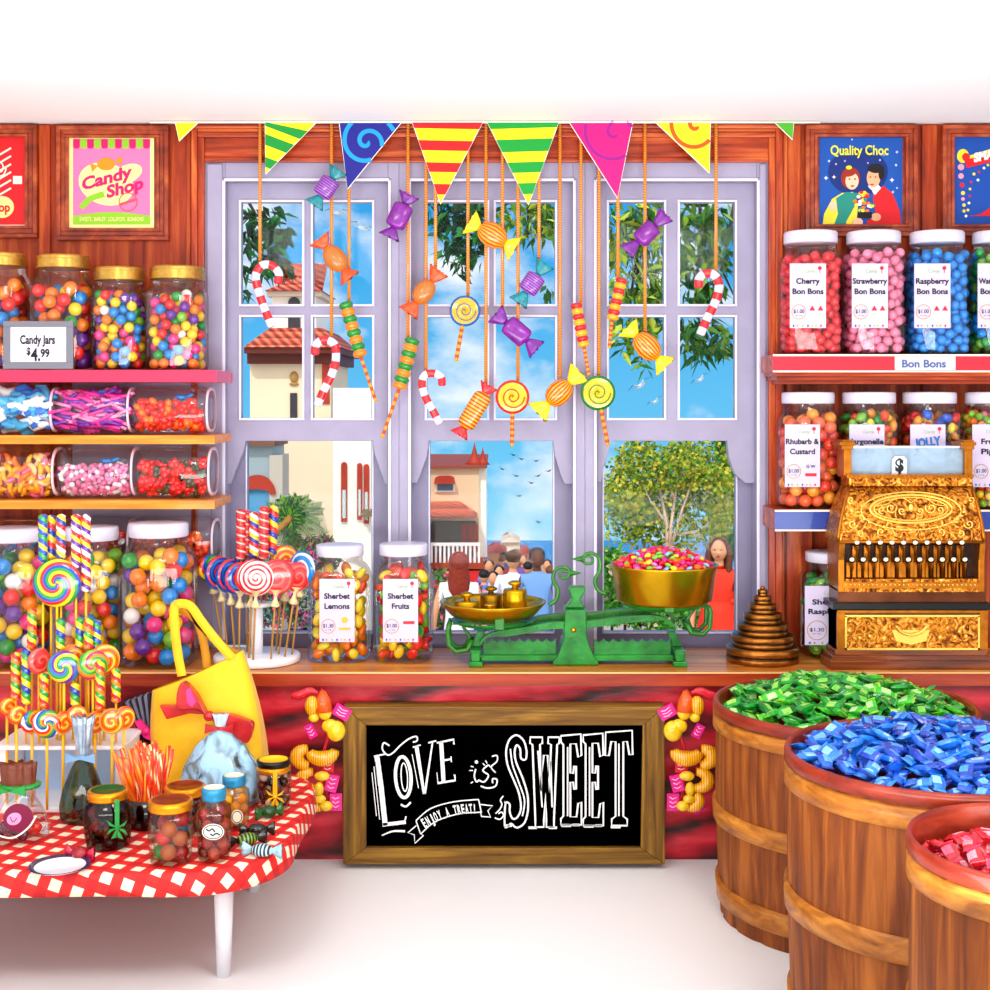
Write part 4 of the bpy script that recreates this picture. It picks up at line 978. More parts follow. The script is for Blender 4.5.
b.stroke(bez([(81, 208), (90, 199), (104, 194)]), 6, YP-.0028, 2)
b.stroke([(128+9*math.cos(2*PI*k/24), 202+9*math.sin(2*PI*k/24)) for k in range(24)], 1, YP-.0030, 4, True); b.stroke([(120, 204.5), (135.5, 199.5)], 2.6, YP-.0032, 4)
b.ppoly([(73, 224.5), (73, 216)]+[(73+k*7.7, 216-4*math.sin(PI*k/10)) for k in range(1, 10)]+[(150, 216), (150, 224.5)], YP-.0026, .0005, 2)
b.text('SWEETS . BARLEY . LOLLIPOPS . BONBONS', 111.5, 219, 4.2, YP-.0034, 5, wid=64)
b.obj('poster', [mat(c, .6) for c in ('#f48ab8', '#d8187c', '#9ccc3c', '#f6a02a', '#e0686a', '#f8eaa8')], pr, world=True)
# red poster at left edge
pr = picture('framed red poster partly cut off at the left picture edge', -76, 36.5, 124.5, 237.5, 0, 0, 0, 0)
b = MB(); b.pbox(-64, 26.5, 135.5, 226, YP-.001, YP, 1); b.pbox(-63, 25, 137, 224.5, YP-.0016, YP-.001, 0)
for k in range(6): b.stroke([(-6, 158+k*8), (11, 148+k*8)], 1.8, YP-.0024, 1)
b.stroke([(0+6*math.cos(t/6*2)*(1-t/40), 168+9*math.sin(t/6*2)*(1-t/40)) for t in range(30)], 1.3, YP-.003, 1)
b.pbox(13, 22, 176, 184, YP-.0024, YP-.0018, 1); b.pell(2, 207, 12, 11, YP-.0028, .0004, 2); b.text('Shop', -1, 207, 9, YP-.0036, 0, wid=22, bold=.03)
b.obj('poster', [mat('#d8202c', .5), mat('#f8e6d8', .6), mat('#f6dc9a', .6)], pr, world=True)
# Quality Choc poster
pr = picture('framed blue poster of a couple, reading Quality Choc', 806, 918, 124.5, 236, 819, 902, 138, 230)
b = MB(); b.pbox(819.5, 902.5, 137.5, 230.5, YP-.001, YP, 0)
y0 = YP-.0016
b.pell(858, 172, 30, 24, y0, .0003, 1, 24)
for sx, sy, q in ((826, 178, 2.4), (834, 177, 2.2), (892, 180, 2.6), (896, 165, 1.6), (829, 161, 1.5), (897, 152, 1.6), (845, 161, 1.2), (880, 160, 1.2), (893, 192, 1.6), (852, 139.5, 1.2), (868, 163, 1.0), (836, 164, 1.3), (897, 188, 1.2), (884, 155, 1)):
    b.ppoly([(sx+(q if k % 2 == 0 else q*.35)*math.cos(PI*k/4), sy+(q if k % 2 == 0 else q*.35)*math.sin(PI*k/4)) for k in range(8)], y0-.0004, .0003, 2)
b.text('Quality Choc', 859.5, 150, 9.5, y0-.0006, 3, wid=58, bold=.02)
b.ppoly([(822, 230), (824, 214), (832, 199), (842, 193), (853, 192), (858, 205), (856, 230)], y0-.0006, .0004, 4)      # her yellow and green coat
b.ppoly([(836, 198), (846, 192), (858, 193), (856, 204), (846, 222), (848, 230), (832, 230), (838, 214)], y0-.001, .0004, 5)
b.ppoly([(874, 189), (884, 186), (893, 194), (900, 212), (902, 230), (874, 230), (866, 222), (876, 214), (873, 200)], y0-.0006, .0004, 6)   # his red jersey
b.ppoly([(868, 186), (876, 182), (881, 188), (875, 195)], y0-.001, .0004, 2)
b.pell(850.5, 178, 9.5, 11, y0-.0012, .0004, 7); b.pell(852, 181, 6.6, 8.6, y0-.0016, .0004, 8); b.pell(849, 167.5, 3, 2, y0-.0018, .0004, 3); b.pell(849, 173, 7, 3.6, y0-.0021, .0003, 7, rot=-.2)
b.pell(873.5, 178, 6.8, 9.5, y0-.0016, .0004, 9); b.pell(876, 168.5, 8.2, 4.6, y0-.002, .0004, 10); b.pell(881.5, 174, 3, 6, y0-.0024, .0004, 10)
for ex in (849.5, 855): b.pell(ex, 179, 1, .7, y0-.0022, .0003, 10)
for ex in (870.5, 875.5): b.pell(ex, 177, 1, .6, y0-.0022, .0003, 10)
b.pell(852.5, 186, 2, .8, y0-.0022, .0003, 6); b.pell(872, 184.5, 2, .7, y0-.0022, .0003, 6)
b.ppoly([(868, 187), (873, 191), (866, 192)], y0-.0022, .0003, 1)
for k in range(36):
    a, q = rnd.uniform(0, 6.3), math.sqrt(rnd.random()); b.pell(864+11*q*math.cos(a), 202+10*q*math.sin(a), 2.1, 1.6, y0-.0024-.00002*k, .0003, (3, 6, 11, 2, 4, 5)[k % 6], 10)
b.pbox(858, 872, 212, 218, y0-.003, y0-.0024, 10)
b.pell(833, 206, 4, 5, y0-.0026, .0004, 8); b.pell(876, 217, 5, 4, y0-.0026, .0004, 9); b.pell(858, 222, 5, 4, y0-.003, .0004, 8)
b.obj('poster', [mat(c, .6) for c in ('#1464b4', '#0c3c88', '#f4f4ec', '#e8e23a', '#f2e44c', '#2f9a8c', '#dc2430', '#a83a1c', '#f8cdb0', '#eab890', '#1c1818', '#f08a2a')], pr, world=True)
# SMA poster at right
pr = picture('framed blue poster beginning SMA cut by the right picture edge', 943, 1050, 124.5, 236, 954, 1040, 137, 230)
b = MB(); b.pbox(954.5, 1040, 137, 230.5, YP-.001, YP, 0)
b.pell(963, 156, 6, 7, y0-.0004, .0003, 2); b.pell(966, 157, 4, 4, y0-.0008, .0003, 3)
b.ppoly([(964, 160), (1003, 148), (1006, 158), (967, 168)], y0-.0005, .0004, 3); b.ppoly([(968, 156), (1003, 145), (1004, 148), (969, 159)], y0-.0006, .0004, 2); b.text('SMA', 984, 155.5, 8, y0-.0012, 1, rot=.22, wid=21, shear=.2, bold=.06)
for k, (cx_, cy_, q, m_) in enumerate(((961, 167, 3.2, 4), (961, 176, 2.8, 4), (962, 185, 2.4, 3), (963, 193, 2, 2), (963, 199, 1.8, 4), (964, 205, 1.7, 2), (964, 211, 1.6, 2), (966, 216, 1.4, 1), (968, 210, 1.4, 2), (969, 203, 1.3, 1), (970, 196, 1.3, 3), (970, 189, 1.3, 2), (971, 182, 1.3, 3), (974, 174, 1.5, 2), (978, 180, 1.4, 1), (979, 172, 1.3, 3), (984, 168, 1.3, 1), (988, 165, 1.3, 2))):
    b.pell(cx_, cy_, q, q, y0-.0006, .0004, m_, 14)
b.ppoly(bez([(968, 216), (980, 214), (992, 206), (1005, 196)])+[(1005, 214), (990, 216)], y0-.0006, .0004, 3)
b.obj('poster', [mat(c, .6) for c in ('#0f5cb0', '#f6f4ee', '#f4dc3c', '#dc2430', '#f2a8b8')], pr, world=True)

# ================================================================ BUNTING
def flag(label, pts, cols, fn, y=-.043):
    root = thing('bunting_flag', label, 'flag', W(pts[0][0], 122, y), group='bunting flags')
    b = MB(); b.ppoly(pts, y, .0025, 0); b.stroke(pts, .9, y-.0003, len(cols)-1, True, .003)
    if fn: fn(b, y-.0005)
    b.obj('cloth', [mat(c, .6) for c in cols], root, world=True)
def stripes(tip, a, c, bands, slope=0.0, top=121.8):
    def f(b, y):
        for (t, u) in bands:
            def xs(yy, s_):
                e = a if s_ < 0 else c
                k = (tip[1]-yy)/(tip[1]-top); return tip[0]+(e-tip[0])*k
            def clipy(yy0, s_):    # edge point on a slanted stripe line
                yy = yy0
                for _ in range(8): yy = yy0+slope*(xs(yy, s_)-tip[0])
                return min(max(yy, top), tip[1])
            p = [(xs(clipy(t, -1), -1), clipy(t, -1)), (xs(clipy(t, 1), 1), clipy(t, 1)), (xs(clipy(u, 1), 1), clipy(u, 1)), (xs(clipy(u, -1), -1), clipy(u, -1))]
            b.ppoly(p, y, .0006, 1)
    return f
TP = 121.8
flag('yellow flag tip at far left of the bunting', [(175, TP), (199, TP), (179, 141)], ['#f8ea1c', '#f4f0e8'], None)
flag('green and yellow slanted striped flag on the left of the bunting', [(265, TP), (317, TP), (265.5, 174)], ['#fbee1c', '#12a048', '#f4f0e8'], stripes((265.5, 174), 265, 317, [(115, 126), (134, 145), (157, 167)], .38, TP))
def sp(cx, cy, r, turns, w, n=60, e=1.0, ph=0):
    return [(cx+r*(k/n)*math.cos(2*PI*turns*k/n+ph), cy+r*e*(k/n)*math.sin(2*PI*turns*k/n+ph)) for k in range(2, n+1)]
def clip_poly(P, T):
    out = []
    def side(p, a, c): return (c[0]-a[0])*(p[1]-a[1])-(c[1]-a[1])*(p[0]-a[0])
    g = (sum(t[0] for t in T)/3, sum(t[1] for t in T)/3)
    runs, cur = [], []
    for p in P:
        ins = all(side(p, T[i], T[(i+1) % 3])*side(g, T[i], T[(i+1) % 3]) > 0 for i in range(3))
        if ins: cur.append(p)
        else:
            if len(cur) > 1: runs.append(cur)
            cur = []
    if len(cur) > 1: runs.append(cur)
    return runs
def spirals(T, lst):
    def f(b, y):
        for (cx, cy, r, turns, w, mi, e, ph) in lst:
            for run in clip_poly(sp(cx, cy, r, turns, w, 160, e, ph), T): b.stroke(run, w, y, mi)
    return f
T = [(339, TP), (402, TP), (347.5, 189)]
flag('dark blue flag with a light blue spiral', T, ['#2c2c98', '#22a8ee', '#f4f0e8'], spirals(T, [(367, 142, 32, 2.1, 4.2, 1, 1, .2)]))
T = [(412, TP), (483, TP), (440.5, 204)]
flag('red and yellow horizontally striped flag', T, ['#fbee1c', '#e0242c', '#f4f0e8'], stripes((440.5, 204), 412, 483, [(121, 128.5), (140.5, 150.5), (162.5, 172), (184, 194.5)], .02, TP))
T = [(487, TP), (559, TP), (528.5, 205)]
flag('green and yellow horizontally striped flag in the middle', T, ['#fbee1c', '#12a848', '#f4f0e8'], stripes((528.5, 205), 487, 559, [(121, 128), (139, 151.5), (162, 172.5), (183, 194)], -.03, TP))
T = [(569, TP), (633, TP), (617.5, 198)]
flag('magenta flag with a purple spiral', T, ['#f0148c', '#a81c98', '#f4f0e8'], spirals(T, [(616, 134, 42, 1.8, 3.5, 1, 1, 1.2)]))
T = [(655, TP), (710.5, TP), (709.5, 173)]
flag('yellow flag with an orange spiral', T, ['#fbea2c', '#f06a1c', '#f4f0e8'], spirals(T, [(697, 126, 38, 2.0, 4, 1, 1, 1.0)]))
flag('small green flag tip at far right of the bunting', [(774, TP), (794, TP), (792.5, 139.5)], ['#62b83c', '#e0342c', '#f4f0e8'], None)
bc = MB(); bc.tube([W(150, 122.3, -.041), W(500, 122.3, -.041), W(820, 122.3, -.041)], .003, 6)
tag(bc.obj('bunting_line', mat('#f4f0e8', .6), L=(0, -.041, 1.745)), 'white cord along the ceiling carrying the bunting flags', 'cord')

# ================================================================ HANGING CORDS AND SWEETS
YH = -.034; HUNG = []
USED = set()
CORD = helix('cord_twist', ['#f6b83c', '#e88a24', '#d87a1c'], 160, .5)
def cord(px, bot, what, y=YH):
    zt, zb = CEIL_Z-.001, Z(bot, y)
    x = X(px, y); b = MB(); b.tube([(0, 0, 0), (0, 0, (zb-zt)/2), (0, 0, zb-zt)], S(1.7, y), 8)
    zz = Z(bot-3, y)
    best = min((h for h in HUNG if h[0].name not in USED), key=lambda h: abs(h[1].x-x)+.6*abs(h[1].z-zz))
    USED.add(best[0].name); o = b.obj('cord', CORD, best[0]); o.location = Vector((x, y, zt))-best[0].location
YD = -.052
def fan(b, x0, x1, r0, r1, mi, z0=0, pleats=7):
    n = 28
    vs, fs = [], []
    for i in range(5):
        t = i/4
        for k in range(n):
            a = 2*PI*k/n; r = (r0+(r1-r0)*t**.8)*(1+.13*t*math.sin(pleats*a))
            vs.append((x0+(x1-x0)*(t-.10*t*abs(math.sin(pleats*a/2))), .42*r*math.cos(a)*(1-.3*t), r*math.sin(a)))
    for i in range(4):
        for k in range(n): fs.append((i*n+k, i*n+(k+1) % n, (i+1)*n+(k+1) % n, (i+1)*n+k))
    fs.append(tuple(range(n-1, -1, -1))); fs.append(tuple(range(4*n, 5*n)))
    b.add(vs, fs, mi, True)
def striped(key, c0, c1, freq, axis='Z', ang=False):
    m, nt, b = newmat(key)
    tc = nt.nodes.new('ShaderNodeTexCoord'); sp_ = nt.nodes.new('ShaderNodeSeparateXYZ'); nt.links.new(tc.outputs['Object'], sp_.inputs[0])
    if ang: v = mathn(nt, 'MULTIPLY', mathn(nt, 'ARCTAN2', sp_.outputs['Z'], sp_.outputs['Y']), freq/(2*PI))
    else: v = mathn(nt, 'MULTIPLY', sp_.outputs[axis], freq)
    fr = mathn(nt, 'FRACT', mathn(nt, 'ADD', v, 100.0)); r = ramp(nt, [(0, c0), (.55, c1)], True)
    nt.links.new(fr, r.inputs['Fac']); nt.links.new(r.outputs['Color'], b.inputs['Base Color']); b.inputs['Roughness'].default_value = .3; b.inputs['Coat Weight'].default_value = .4
    return m
ST_OR = striped('orange_yellow_stripes', '#f8b41c', '#dc4e14', 16, ang=True)
ST_RY = striped('red_yellow_bands', '#f8b820', '#c83a1c', 115, 'X')
ST_PT = striped('purple_teal_bands', '#b46ac8', '#5a2a8c', 170, 'X')
ST_MX = striped('orange_green_lines', '#f07a1c', '#a88a3c', 14, ang=True)
PURP = mat('#962aa8', .25, coat=.4, var=.35, vs=50)
HC = {'orange': ('round', ST_OR, mat('#fbe22a', .3, coat=.3, var=.15, vs=90)), 'rust': ('round', ST_MX, mat('#f0661c', .3, coat=.2, var=.35, vs=90)), 'purple': ('box', PURP, mat('#8c2ca4', .3, coat=.3, var=.3, vs=90)),
      'teal': ('box', ST_PT, mat('#1f9aa4', .3, coat=.3, var=.35, vs=90)), 'red': ('box', ST_RY, mat('#e0303a', .3, coat=.3, var=.2, vs=90))}
def wrapped(label, kind, a, c, bw, bl):
    """a,c = frame points of the two wrapper ends, bl body length, bw body width in frame units"""
    y = YD; shape, bm_, em = HC[kind]
    A, B = W(a[0], a[1], y), W(c[0], c[1], y); ctr = (A+B)/2; L_ = (B-A).length; ang = math.atan2(B.z-A.z, B.x-A.x)
    root = thing('hanging_wrapped_candy', label, 'wrapped candy', ctr, group='hanging wrapped candies'); ROT = Matrix.Rotation(-ang, 4, 'Y'); HUNG.append((root, ctr))
    l, w = S(bl, y)/2*1.06, S(bw, y)/2*1.16
    b = MB(); M = Matrix.Rotation(PI/2, 4, 'Y')
    if shape == 'round': b.lathe([(w*.2, -l), (w*.6, -l*.85), (w*.88, -l*.5), (w, 0), (w*.88, l*.5), (w*.6, l*.85), (w*.2, l)], 28, M=Matrix.Diagonal((1, .7, 1, 1)) @ M)
    else: b.lathe([(w*.45, -l), (w*.9, -l*.88), (w, -l*.7), (w, l*.7), (w*.9, l*.88), (w*.45, l)], 28, M=Matrix.Diagonal((1, .7, 1, 1)) @ M, p=2.6)
    b.obj('candy', bm_, root).rotation_euler = (0, -ang, 0)
    for s_ in (-1, 1):
        b = MB(); fan(b, s_*l*.93, s_*L_/2, w*.2, w*1.0, 0); b.obj('wrapper_end', em, root).rotation_euler = (0, -ang, 0)
wrapped('purple striped box candy with teal ends at top left, above the orange one', 'teal', (339, 169), (314, 206), 17, 20)
wrapped('rust orange round candy with pleated ends, before the left window', 'rust', (319, 238), (351, 279), 19, 27)
wrapped('purple candy between the left and middle windows', 'purple', (410, 194), (389, 238), 18, 25)
wrapped('rust orange round candy with green lines, left edge of the middle window', 'rust', (440, 270), (408, 314), 18, 25)
wrapped('orange striped round candy with yellow ends, high in the middle window', 'orange', (469, 221), (516, 249), 22, 29)
wrapped('purple striped box candy with teal ends, right panes of the middle window', 'teal', (546, 263), (518, 304), 17, 20)
wrapped('purple candy between the two spiral lollipops in the middle window', 'purple', (495, 313), (538, 350), 18, 26)
wrapped('red ended candy with red and yellow bands, bottom of the middle window', 'red', (490, 385), (459, 436), 16, 38)
wrapped('orange striped round candy with yellow ends beside the green rimmed lollipop', 'orange', (581, 372), (537, 414), 21, 28)
wrapped('purple candy in the upper panes of the right window', 'purple', (667, 214), (626, 253), 16, 22)
wrapped('orange striped round candy with yellow ends, lower panes of the right window', 'orange', (627, 326), (667, 367), 21, 30)
def cane(label, pts, w):
    y = YD; P = bez(pts, 7); Pw = [W(a, c, y) for a, c in P]; o = Pw[0]
    root = thing('candy_cane', label, 'candy cane', o, group='hanging candy canes'); HUNG.append((root, Pw[len(Pw)//3]))
    L_ = [0]
    for i in range(1, len(Pw)): L_.append(L_[-1]+(Pw[i]-Pw[i-1]).length)
    n = 60; Q = []
    for k in range(n+1):
        t = L_[-1]*k/n; i = max(j for j in range(len(L_)) if L_[j] <= t+1e-9); i = min(i, len(Pw)-2)
        Q.append(Pw[i].lerp(Pw[i+1], (t-L_[i])/max(L_[i+1]-L_[i], 1e-9))-o)
    seg = L_[-1]/n; band = max(1, int(S(9.0, y)/seg))
    r = S(w/2, y)
    mi = [(i//band) % 2 for i in range(n)]
    MB().tube(Q, [r*.75]+[r]*(n-1)+[r*.75], 14, mi).obj('candy', [mat('#e8343c', .2, coat=.6), mat('#e4e6fa', .2, coat=.6)], root)
cane('red and white candy cane hooked left, before the top of the left window', [(258, 288), (254, 278), (256, 267), (265, 262.5), (275, 267), (279, 277)][::-1]+[(256, 292), (262, 308), (268, 320), (273, 329)], 8.5) if 0 else None
cane('red and white candy cane before the upper panes of the left window', [(277, 284), (279, 274), (272, 265.5), (262, 265.5), (256, 275), (258, 289), (264, 307), (272, 327)], 8.5)
cane('red and white candy cane before the lower panes of the left window', [(315, 355), (316, 345), (324, 340), (334, 344), (336, 358), (332, 374), (324, 390), (317, 406)], 8.5)
cane('red and white candy cane before the lower left pane of the middle window', [(442, 386), (441, 377), (434, 373.5), (425, 375), (422, 384), (426, 398), (433, 411), (440, 424)], 8)
cane('red and white candy cane before the right window', [(699, 288), (699, 279), (705, 273.5), (714, 275), (719, 285), (716, 300), (707, 319), (700, 335)], 9)
def twist(label, a, c, s_end, cols, w, n=8):
    y = YD; A, B, E = W(a[0], a[1], y), W(c[0], c[1], y), W(s_end[0], s_end[1], y)
    root = thing('twist_lollipop', label, 'lollipop', A, group='hanging lollipops'); HUNG.append((root, A))
    b = MB(); pts, R, ms = [], [], []
    N = n*6
    for i in range(N+1):
        t = i/N; pts.append((B-A)*t); ph = (t*n) % 1
        R.append(S(w/2, y)*(.72+.32*math.sin(PI*ph)**.7)*(.8 if i in (0, N) else 1))
    ms = [int(i/6) % 2 for i in range(N)]
    b.tube(pts, R, 14, ms); b.obj('candy', [mat(cols[0], .2, coat=.7), mat(cols[1], .2, coat=.7)], root)
    b = MB(); q = 12; b.tube([(B-A)+(E-B)*i/q for i in range(-1, q+1)], S(1.7, y), 8, [0, 1]); b.obj('stick', [mat('#f8b030', .4), mat('#dc5a20', .4)], root)
twist('green and orange twisted lollipop before the left window', (345, 302), (361, 357), (376, 402), ('#2c9a3c', '#f8961c'), 14)
twist('green and orange twisted lollipop between the left and middle windows', (413, 338), (399, 389), (382, 438), ('#2c9a3c', '#f8961c'), 15)
twist('red and yellow twisted lollipop between the middle and right windows', (576, 303), (584, 347), (589, 375), ('#d83028', '#f8b81c'), 12)
twist('red and yellow twisted lollipop before the right window', (622, 278), (612, 320), (609, 348), ('#d83028', '#f8b81c'), 12)
def lolly(label, ctr, r, end, rim, c0, c1):
    y = YD; O = W(ctr[0], ctr[1], y); E = W(end[0], end[1], y)
    root = thing('spiral_lollipop', label, 'lollipop', O, group='hanging lollipops'); R = S(r, y); HUNG.append((root, O+Vector((0, 0, R))))
    M = Matrix.Rotation(PI/2, 4, 'X')
    MB().lathe([(R*.86, -.007), (R*.99, -.004), (R, 0), (R*.99, .004), (R*.86, .007)], 36, M=M).obj('rim', mat(rim, .2, coat=.6), root)
    b = MB(); b.lathe([(R*.84, -.0085), (R*.6, -.010), (.001, -.0105), (.001, .0105), (R*.6, .010), (R*.84, .0085)], 36, 0, M=M, caps=False)
    n = 70
    for sd in (-1, 1): b.tube([(R*.7*(k/n)*math.cos(2*PI*2.0*k/n), sd*.0105, R*.7*(k/n)*math.sin(2*PI*2.0*k/n)) for k in range(3, n+1)], R*.045, 6, 1)
    b.obj('candy', [mat(c0, .2, coat=.6, var=.15, vs=30), mat(c1, .2, coat=.5)], root)
    b = MB(); d = (E-O).normalized(); q = 11; b.tube([d*R*.95+(E-O-d*R*.95)*i/q for i in range(q+1)], S(2, y), 8, [0, 1]); b.obj('stick', [mat('#f8b030', .4), mat('#dc5a20', .4)], root)
lolly('blue rimmed yellow spiral lollipop, upper left of the middle window', (465, 311), 15.5, (456, 361), '#2a78b4', '#fbb41e', '#2f8a9a')
lolly('red rimmed yellow spiral lollipop at the middle window sash', (512.5, 397), 17, (512, 446), '#e03a24', '#fbc81e', '#e0561c')
lolly('green rimmed yellow spiral lollipop between middle and right windows', (598, 393), 17.5, (608, 446), '#1c8c3c', '#fbc81e', '#4a9a2c')
for px, bot, what in ((260, 264, 'the upper left candy cane'), (331.5, 341, 'the lower left candy cane'), (349, 303, 'the twisted lollipop before the left window'), (408, 339, 'the green and orange lollipop beside the middle window'), (426, 376, 'the candy cane of the middle window'), (435.5, 272, 'the rust orange candy at the middle window'), (468, 296, 'the blue rimmed lollipop'), (486, 388, 'the red ended banded candy'), (502.5, 316, 'the purple candy between the spiral lollipops'), (518, 381, 'the red rimmed lollipop'), (539, 264, 'the teal ended candy in the middle window'), (560, 378, 'the orange candy beside the green rimmed lollipop'), (581, 304, 'the red and yellow lollipop beside the right window'), (599, 377, 'the green rimmed lollipop'), (618, 279, 'the red and yellow lollipop in the right window'), (645, 333, 'the orange candy in the right window'), (716, 275, 'the candy cane in the right window')):
    cord(px, bot, what)
# ================================================================ COUNTER
def waves():
    m, nt, b = newmat('red_carved_panel')
    tc = nt.nodes.new('ShaderNodeTexCoord'); mp = nt.nodes.new('ShaderNodeMapping'); mp.inputs['Scale'].default_value = (.35, 1, 1); mp.inputs['Rotation'].default_value = (0, .5, 0)
    w = nt.nodes.new('ShaderNodeTexWave'); w.wave_type = 'BANDS'; w.bands_direction = 'Z'; w.inputs['Scale'].default_value = 3.4; w.inputs['Distortion'].default_value = 5; w.inputs['Detail'].default_value = 3; w.inputs['Detail Scale'].default_value = 2.5
    n = nt.nodes.new('ShaderNodeTexNoise'); n.inputs['Scale'].default_value = 50; n.inputs['Detail'].default_value = 4
    nt.links.new(tc.outputs['Object'], mp.inputs['Vector']); nt.links.new(mp.outputs[0], w.inputs['Vector']); nt.links.new(mp.outputs[0], n.inputs['Vector'])
    s = mathn(nt, 'ADD', mathn(nt, 'MULTIPLY', w.outputs['Fac'], .55), mathn(nt, 'MULTIPLY', n.outputs['Fac'], .5))
    r = ramp(nt, [(.22, '#4a0612'), (.42, '#a30c2c'), (.66, '#d4143c'), (.86, '#ea4a5a')]); nt.links.new(s, r.inputs['Fac']); nt.links.new(r.outputs['Color'], b.inputs['Base Color'])
    bp = nt.nodes.new('ShaderNodeBump'); bp.inputs['Strength'].default_value = .4; bp.inputs['Distance'].default_value = .01; nt.links.new(s, bp.inputs['Height']); nt.links.new(bp.outputs['Normal'], b.inputs['Normal'])
    b.inputs['Roughness'].default_value = .45; return m
ct = thing('shop_counter', 'long wooden counter with red patterned front under the windows', 'counter', (0, -.15, 0))
MB().box(-1.9, 1.9, -.297, -.001, COUNTER_Z-.022, COUNTER_Z).obj('worktop', COUNTERWOOD, ct, world=True)
MB().box(-1.9, 1.9, -.30, -.296, COUNTER_Z-.003, COUNTER_Z+.0004).obj('nosing', mat('#f2c48c', .4), ct, world=True)
MB().box(-1.9, 1.9, -.301, -.28, COUNTER_Z-.031, COUNTER_Z-.004).obj('edge_moulding', COUNTEREDGE, ct, world=True)
MB().box(-1.9, 1.9, -.255, -.002, 0, COUNTER_Z-.022).obj('front_panel', waves(), ct, world=True)

# ================================================================ CHALKBOARD
yb = -.325
cb = thing('chalkboard', 'framed blackboard with white lettering Love is Sweet leaning on the counter front', 'chalkboard', W(504, 866, yb))
zfl = -400*0
f = MB()
def fr(poly, m): f.ppoly(poly, yb, .055, m)
B_ = 864.5
fr([(343, 707), (665, 707), (643, 725.5), (366, 725.5)], 0); fr([(343, B_), (665, B_), (641, 848), (366, 848)], 0)
fr([(343, 707), (366, 725.5), (366, 848), (343, B_)], 1); fr([(665, 707), (643, 725.5), (641, 848), (665, B_)], 1)
f.obj('frame', [BOARDFRAME, BOARDFRAMEV], cb, world=True, bevel=.002)
MB().pbox(364, 644, 724, 849, yb+.014, yb+.03).obj('slate', mat('#030304', .9, spec=.0), cb, world=True)
yl = yb+.0128
def CR(u, v): return (340+u/2.829, 680+v/2.829)
ch = MB()
def st(pts, w, closed=False, smooth=True, mi=0):
    P = [CR(*p) for p in pts]
    if smooth and len(P) > 2 and not closed: P = bez(P, 5)
    ww = [x/2.829 for x in w] if isinstance(w, list) else w/2.829
    if isinstance(ww, list): ww = [ww[0]+(ww[-1]-ww[0])*i/(len(P)-1) for i in range(len(P))] if len(ww) == 2 else ww
    ch.stroke(P, ww, yl, mi, closed)
def ell(u, v, a, c, w, rot=0):
    P = [(u+a*math.cos(2*PI*k/30)*math.cos(rot)-c*math.sin(2*PI*k/30)*math.sin(rot), v+a*math.cos(2*PI*k/30)*math.sin(rot)+c*math.sin(2*PI*k/30)*math.cos(rot)) for k in range(30)]
    st(P, w, True)
st([(104, 215), (116, 300), (128, 412)], 14, smooth=False); st([(120, 410), (186, 402)], 10); st([(184, 396), (187, 386)], 4); st([(96, 216), (126, 210)], 4)
st([(96, 245), (112, 395)], 2.2); st([(90, 262), (103, 385)], 2); st([(100, 230), (109, 300)], 2)
st([(118, 440), (150, 428), (184, 428)], [3, 6])
st([(140, 186), (124, 178), (120, 196), (134, 212), (150, 206), (172, 184), (196, 166), (216, 160), (218, 172), (206, 176)], 4)
ell(179, 275, 22, 58, 9, -.06); ell(182, 275, 9, 40, 3, -.06)
st([(172, 352), (186, 358), (200, 346)], 5)
st([(216, 186), (238, 322)], [11, 7], smooth=False); st([(240, 322), (262, 175)], [6, 4], smooth=False); st([(206, 190), (228, 184)], 4); st([(250, 178), (272, 172)], 4); st([(204, 210), (222, 306)], 2)
st([(286, 174), (293, 288)], 11, smooth=False); st([(274, 178), (322, 168), (322, 182)], 5, smooth=False); st([(290, 228), (314, 224)], 5); st([(314, 216), (315, 232)], 3); st([(276, 292), (326, 284), (324, 268)], 5.5, smooth=False); st([(274, 262), (277, 290)], 2)
# is
st([(384, 252), (380, 272), (386, 288), (394, 282)], 4); ell(386, 232, 2.6, 2.6, 4); st([(420, 240), (404, 256), (420, 270), (408, 288), (394, 284)], 4); st([(420, 240), (430, 250)], 3)
for a, c in (((370, 244), (378, 246)), ((366, 256), (376, 256)), ((370, 292), (376, 288)), ((412, 228), (416, 236)), ((404, 236), (410, 242))): st([a, c], 2.5)
st([(398, 300), (418, 306), (440, 300), (444, 282), (432, 280), (432, 292)], 4); st([(430, 216), (444, 214), (444, 230), (428, 246), (440, 262)], 3.5)
st([(440, 378), (452, 366), (458, 352), (454, 340), (462, 328)], 3.5); st([(438, 390), (452, 394), (462, 384), (458, 374), (448, 378)], 3.5); st([(468, 354), (466, 344)], 3)
# ribbon
st([(215, 398), (256, 364), (320, 345), (392, 338)], 3); st([(228, 436), (268, 402), (330, 380), (398, 374)], 3); st([(215, 398), (228, 436)], 3); st([(392, 338), (400, 376)], 3)
st([(216, 412), (192, 432), (210, 438), (212, 462), (236, 440), (226, 434)], 3, smooth=False); st([(396, 352), (432, 356), (418, 370), (426, 388), (400, 386), (398, 376)], 3, smooth=False)
msg = 'ENJOY A TREAT!'
for i, c_ in enumerate(msg):
    if c_ == ' ': continue
    t = (i+.5)/len(msg); u = 232+(386-232)*t; v = 408-44*t-16*math.sin(PI*t)*.9
    sl = .55-.5*t
    x_, y_ = CR(u, v); ch.text(c_, x_, y_, 26/2.829, yl, 0, rot=sl, wid=(3 if c_ in '!' else 8.6 if c_ != 'J' else 7)/2.829, bold=.03)
def outl(u0, u1, v0, v1, P, w=5, skew=0):
    st([(u0+(u1-u0)*a, v0+(v1-v0)*c+skew*a) for a, c in P], w, True)
    ug, vg = (u0+u1)/2, (v0+v1)/2
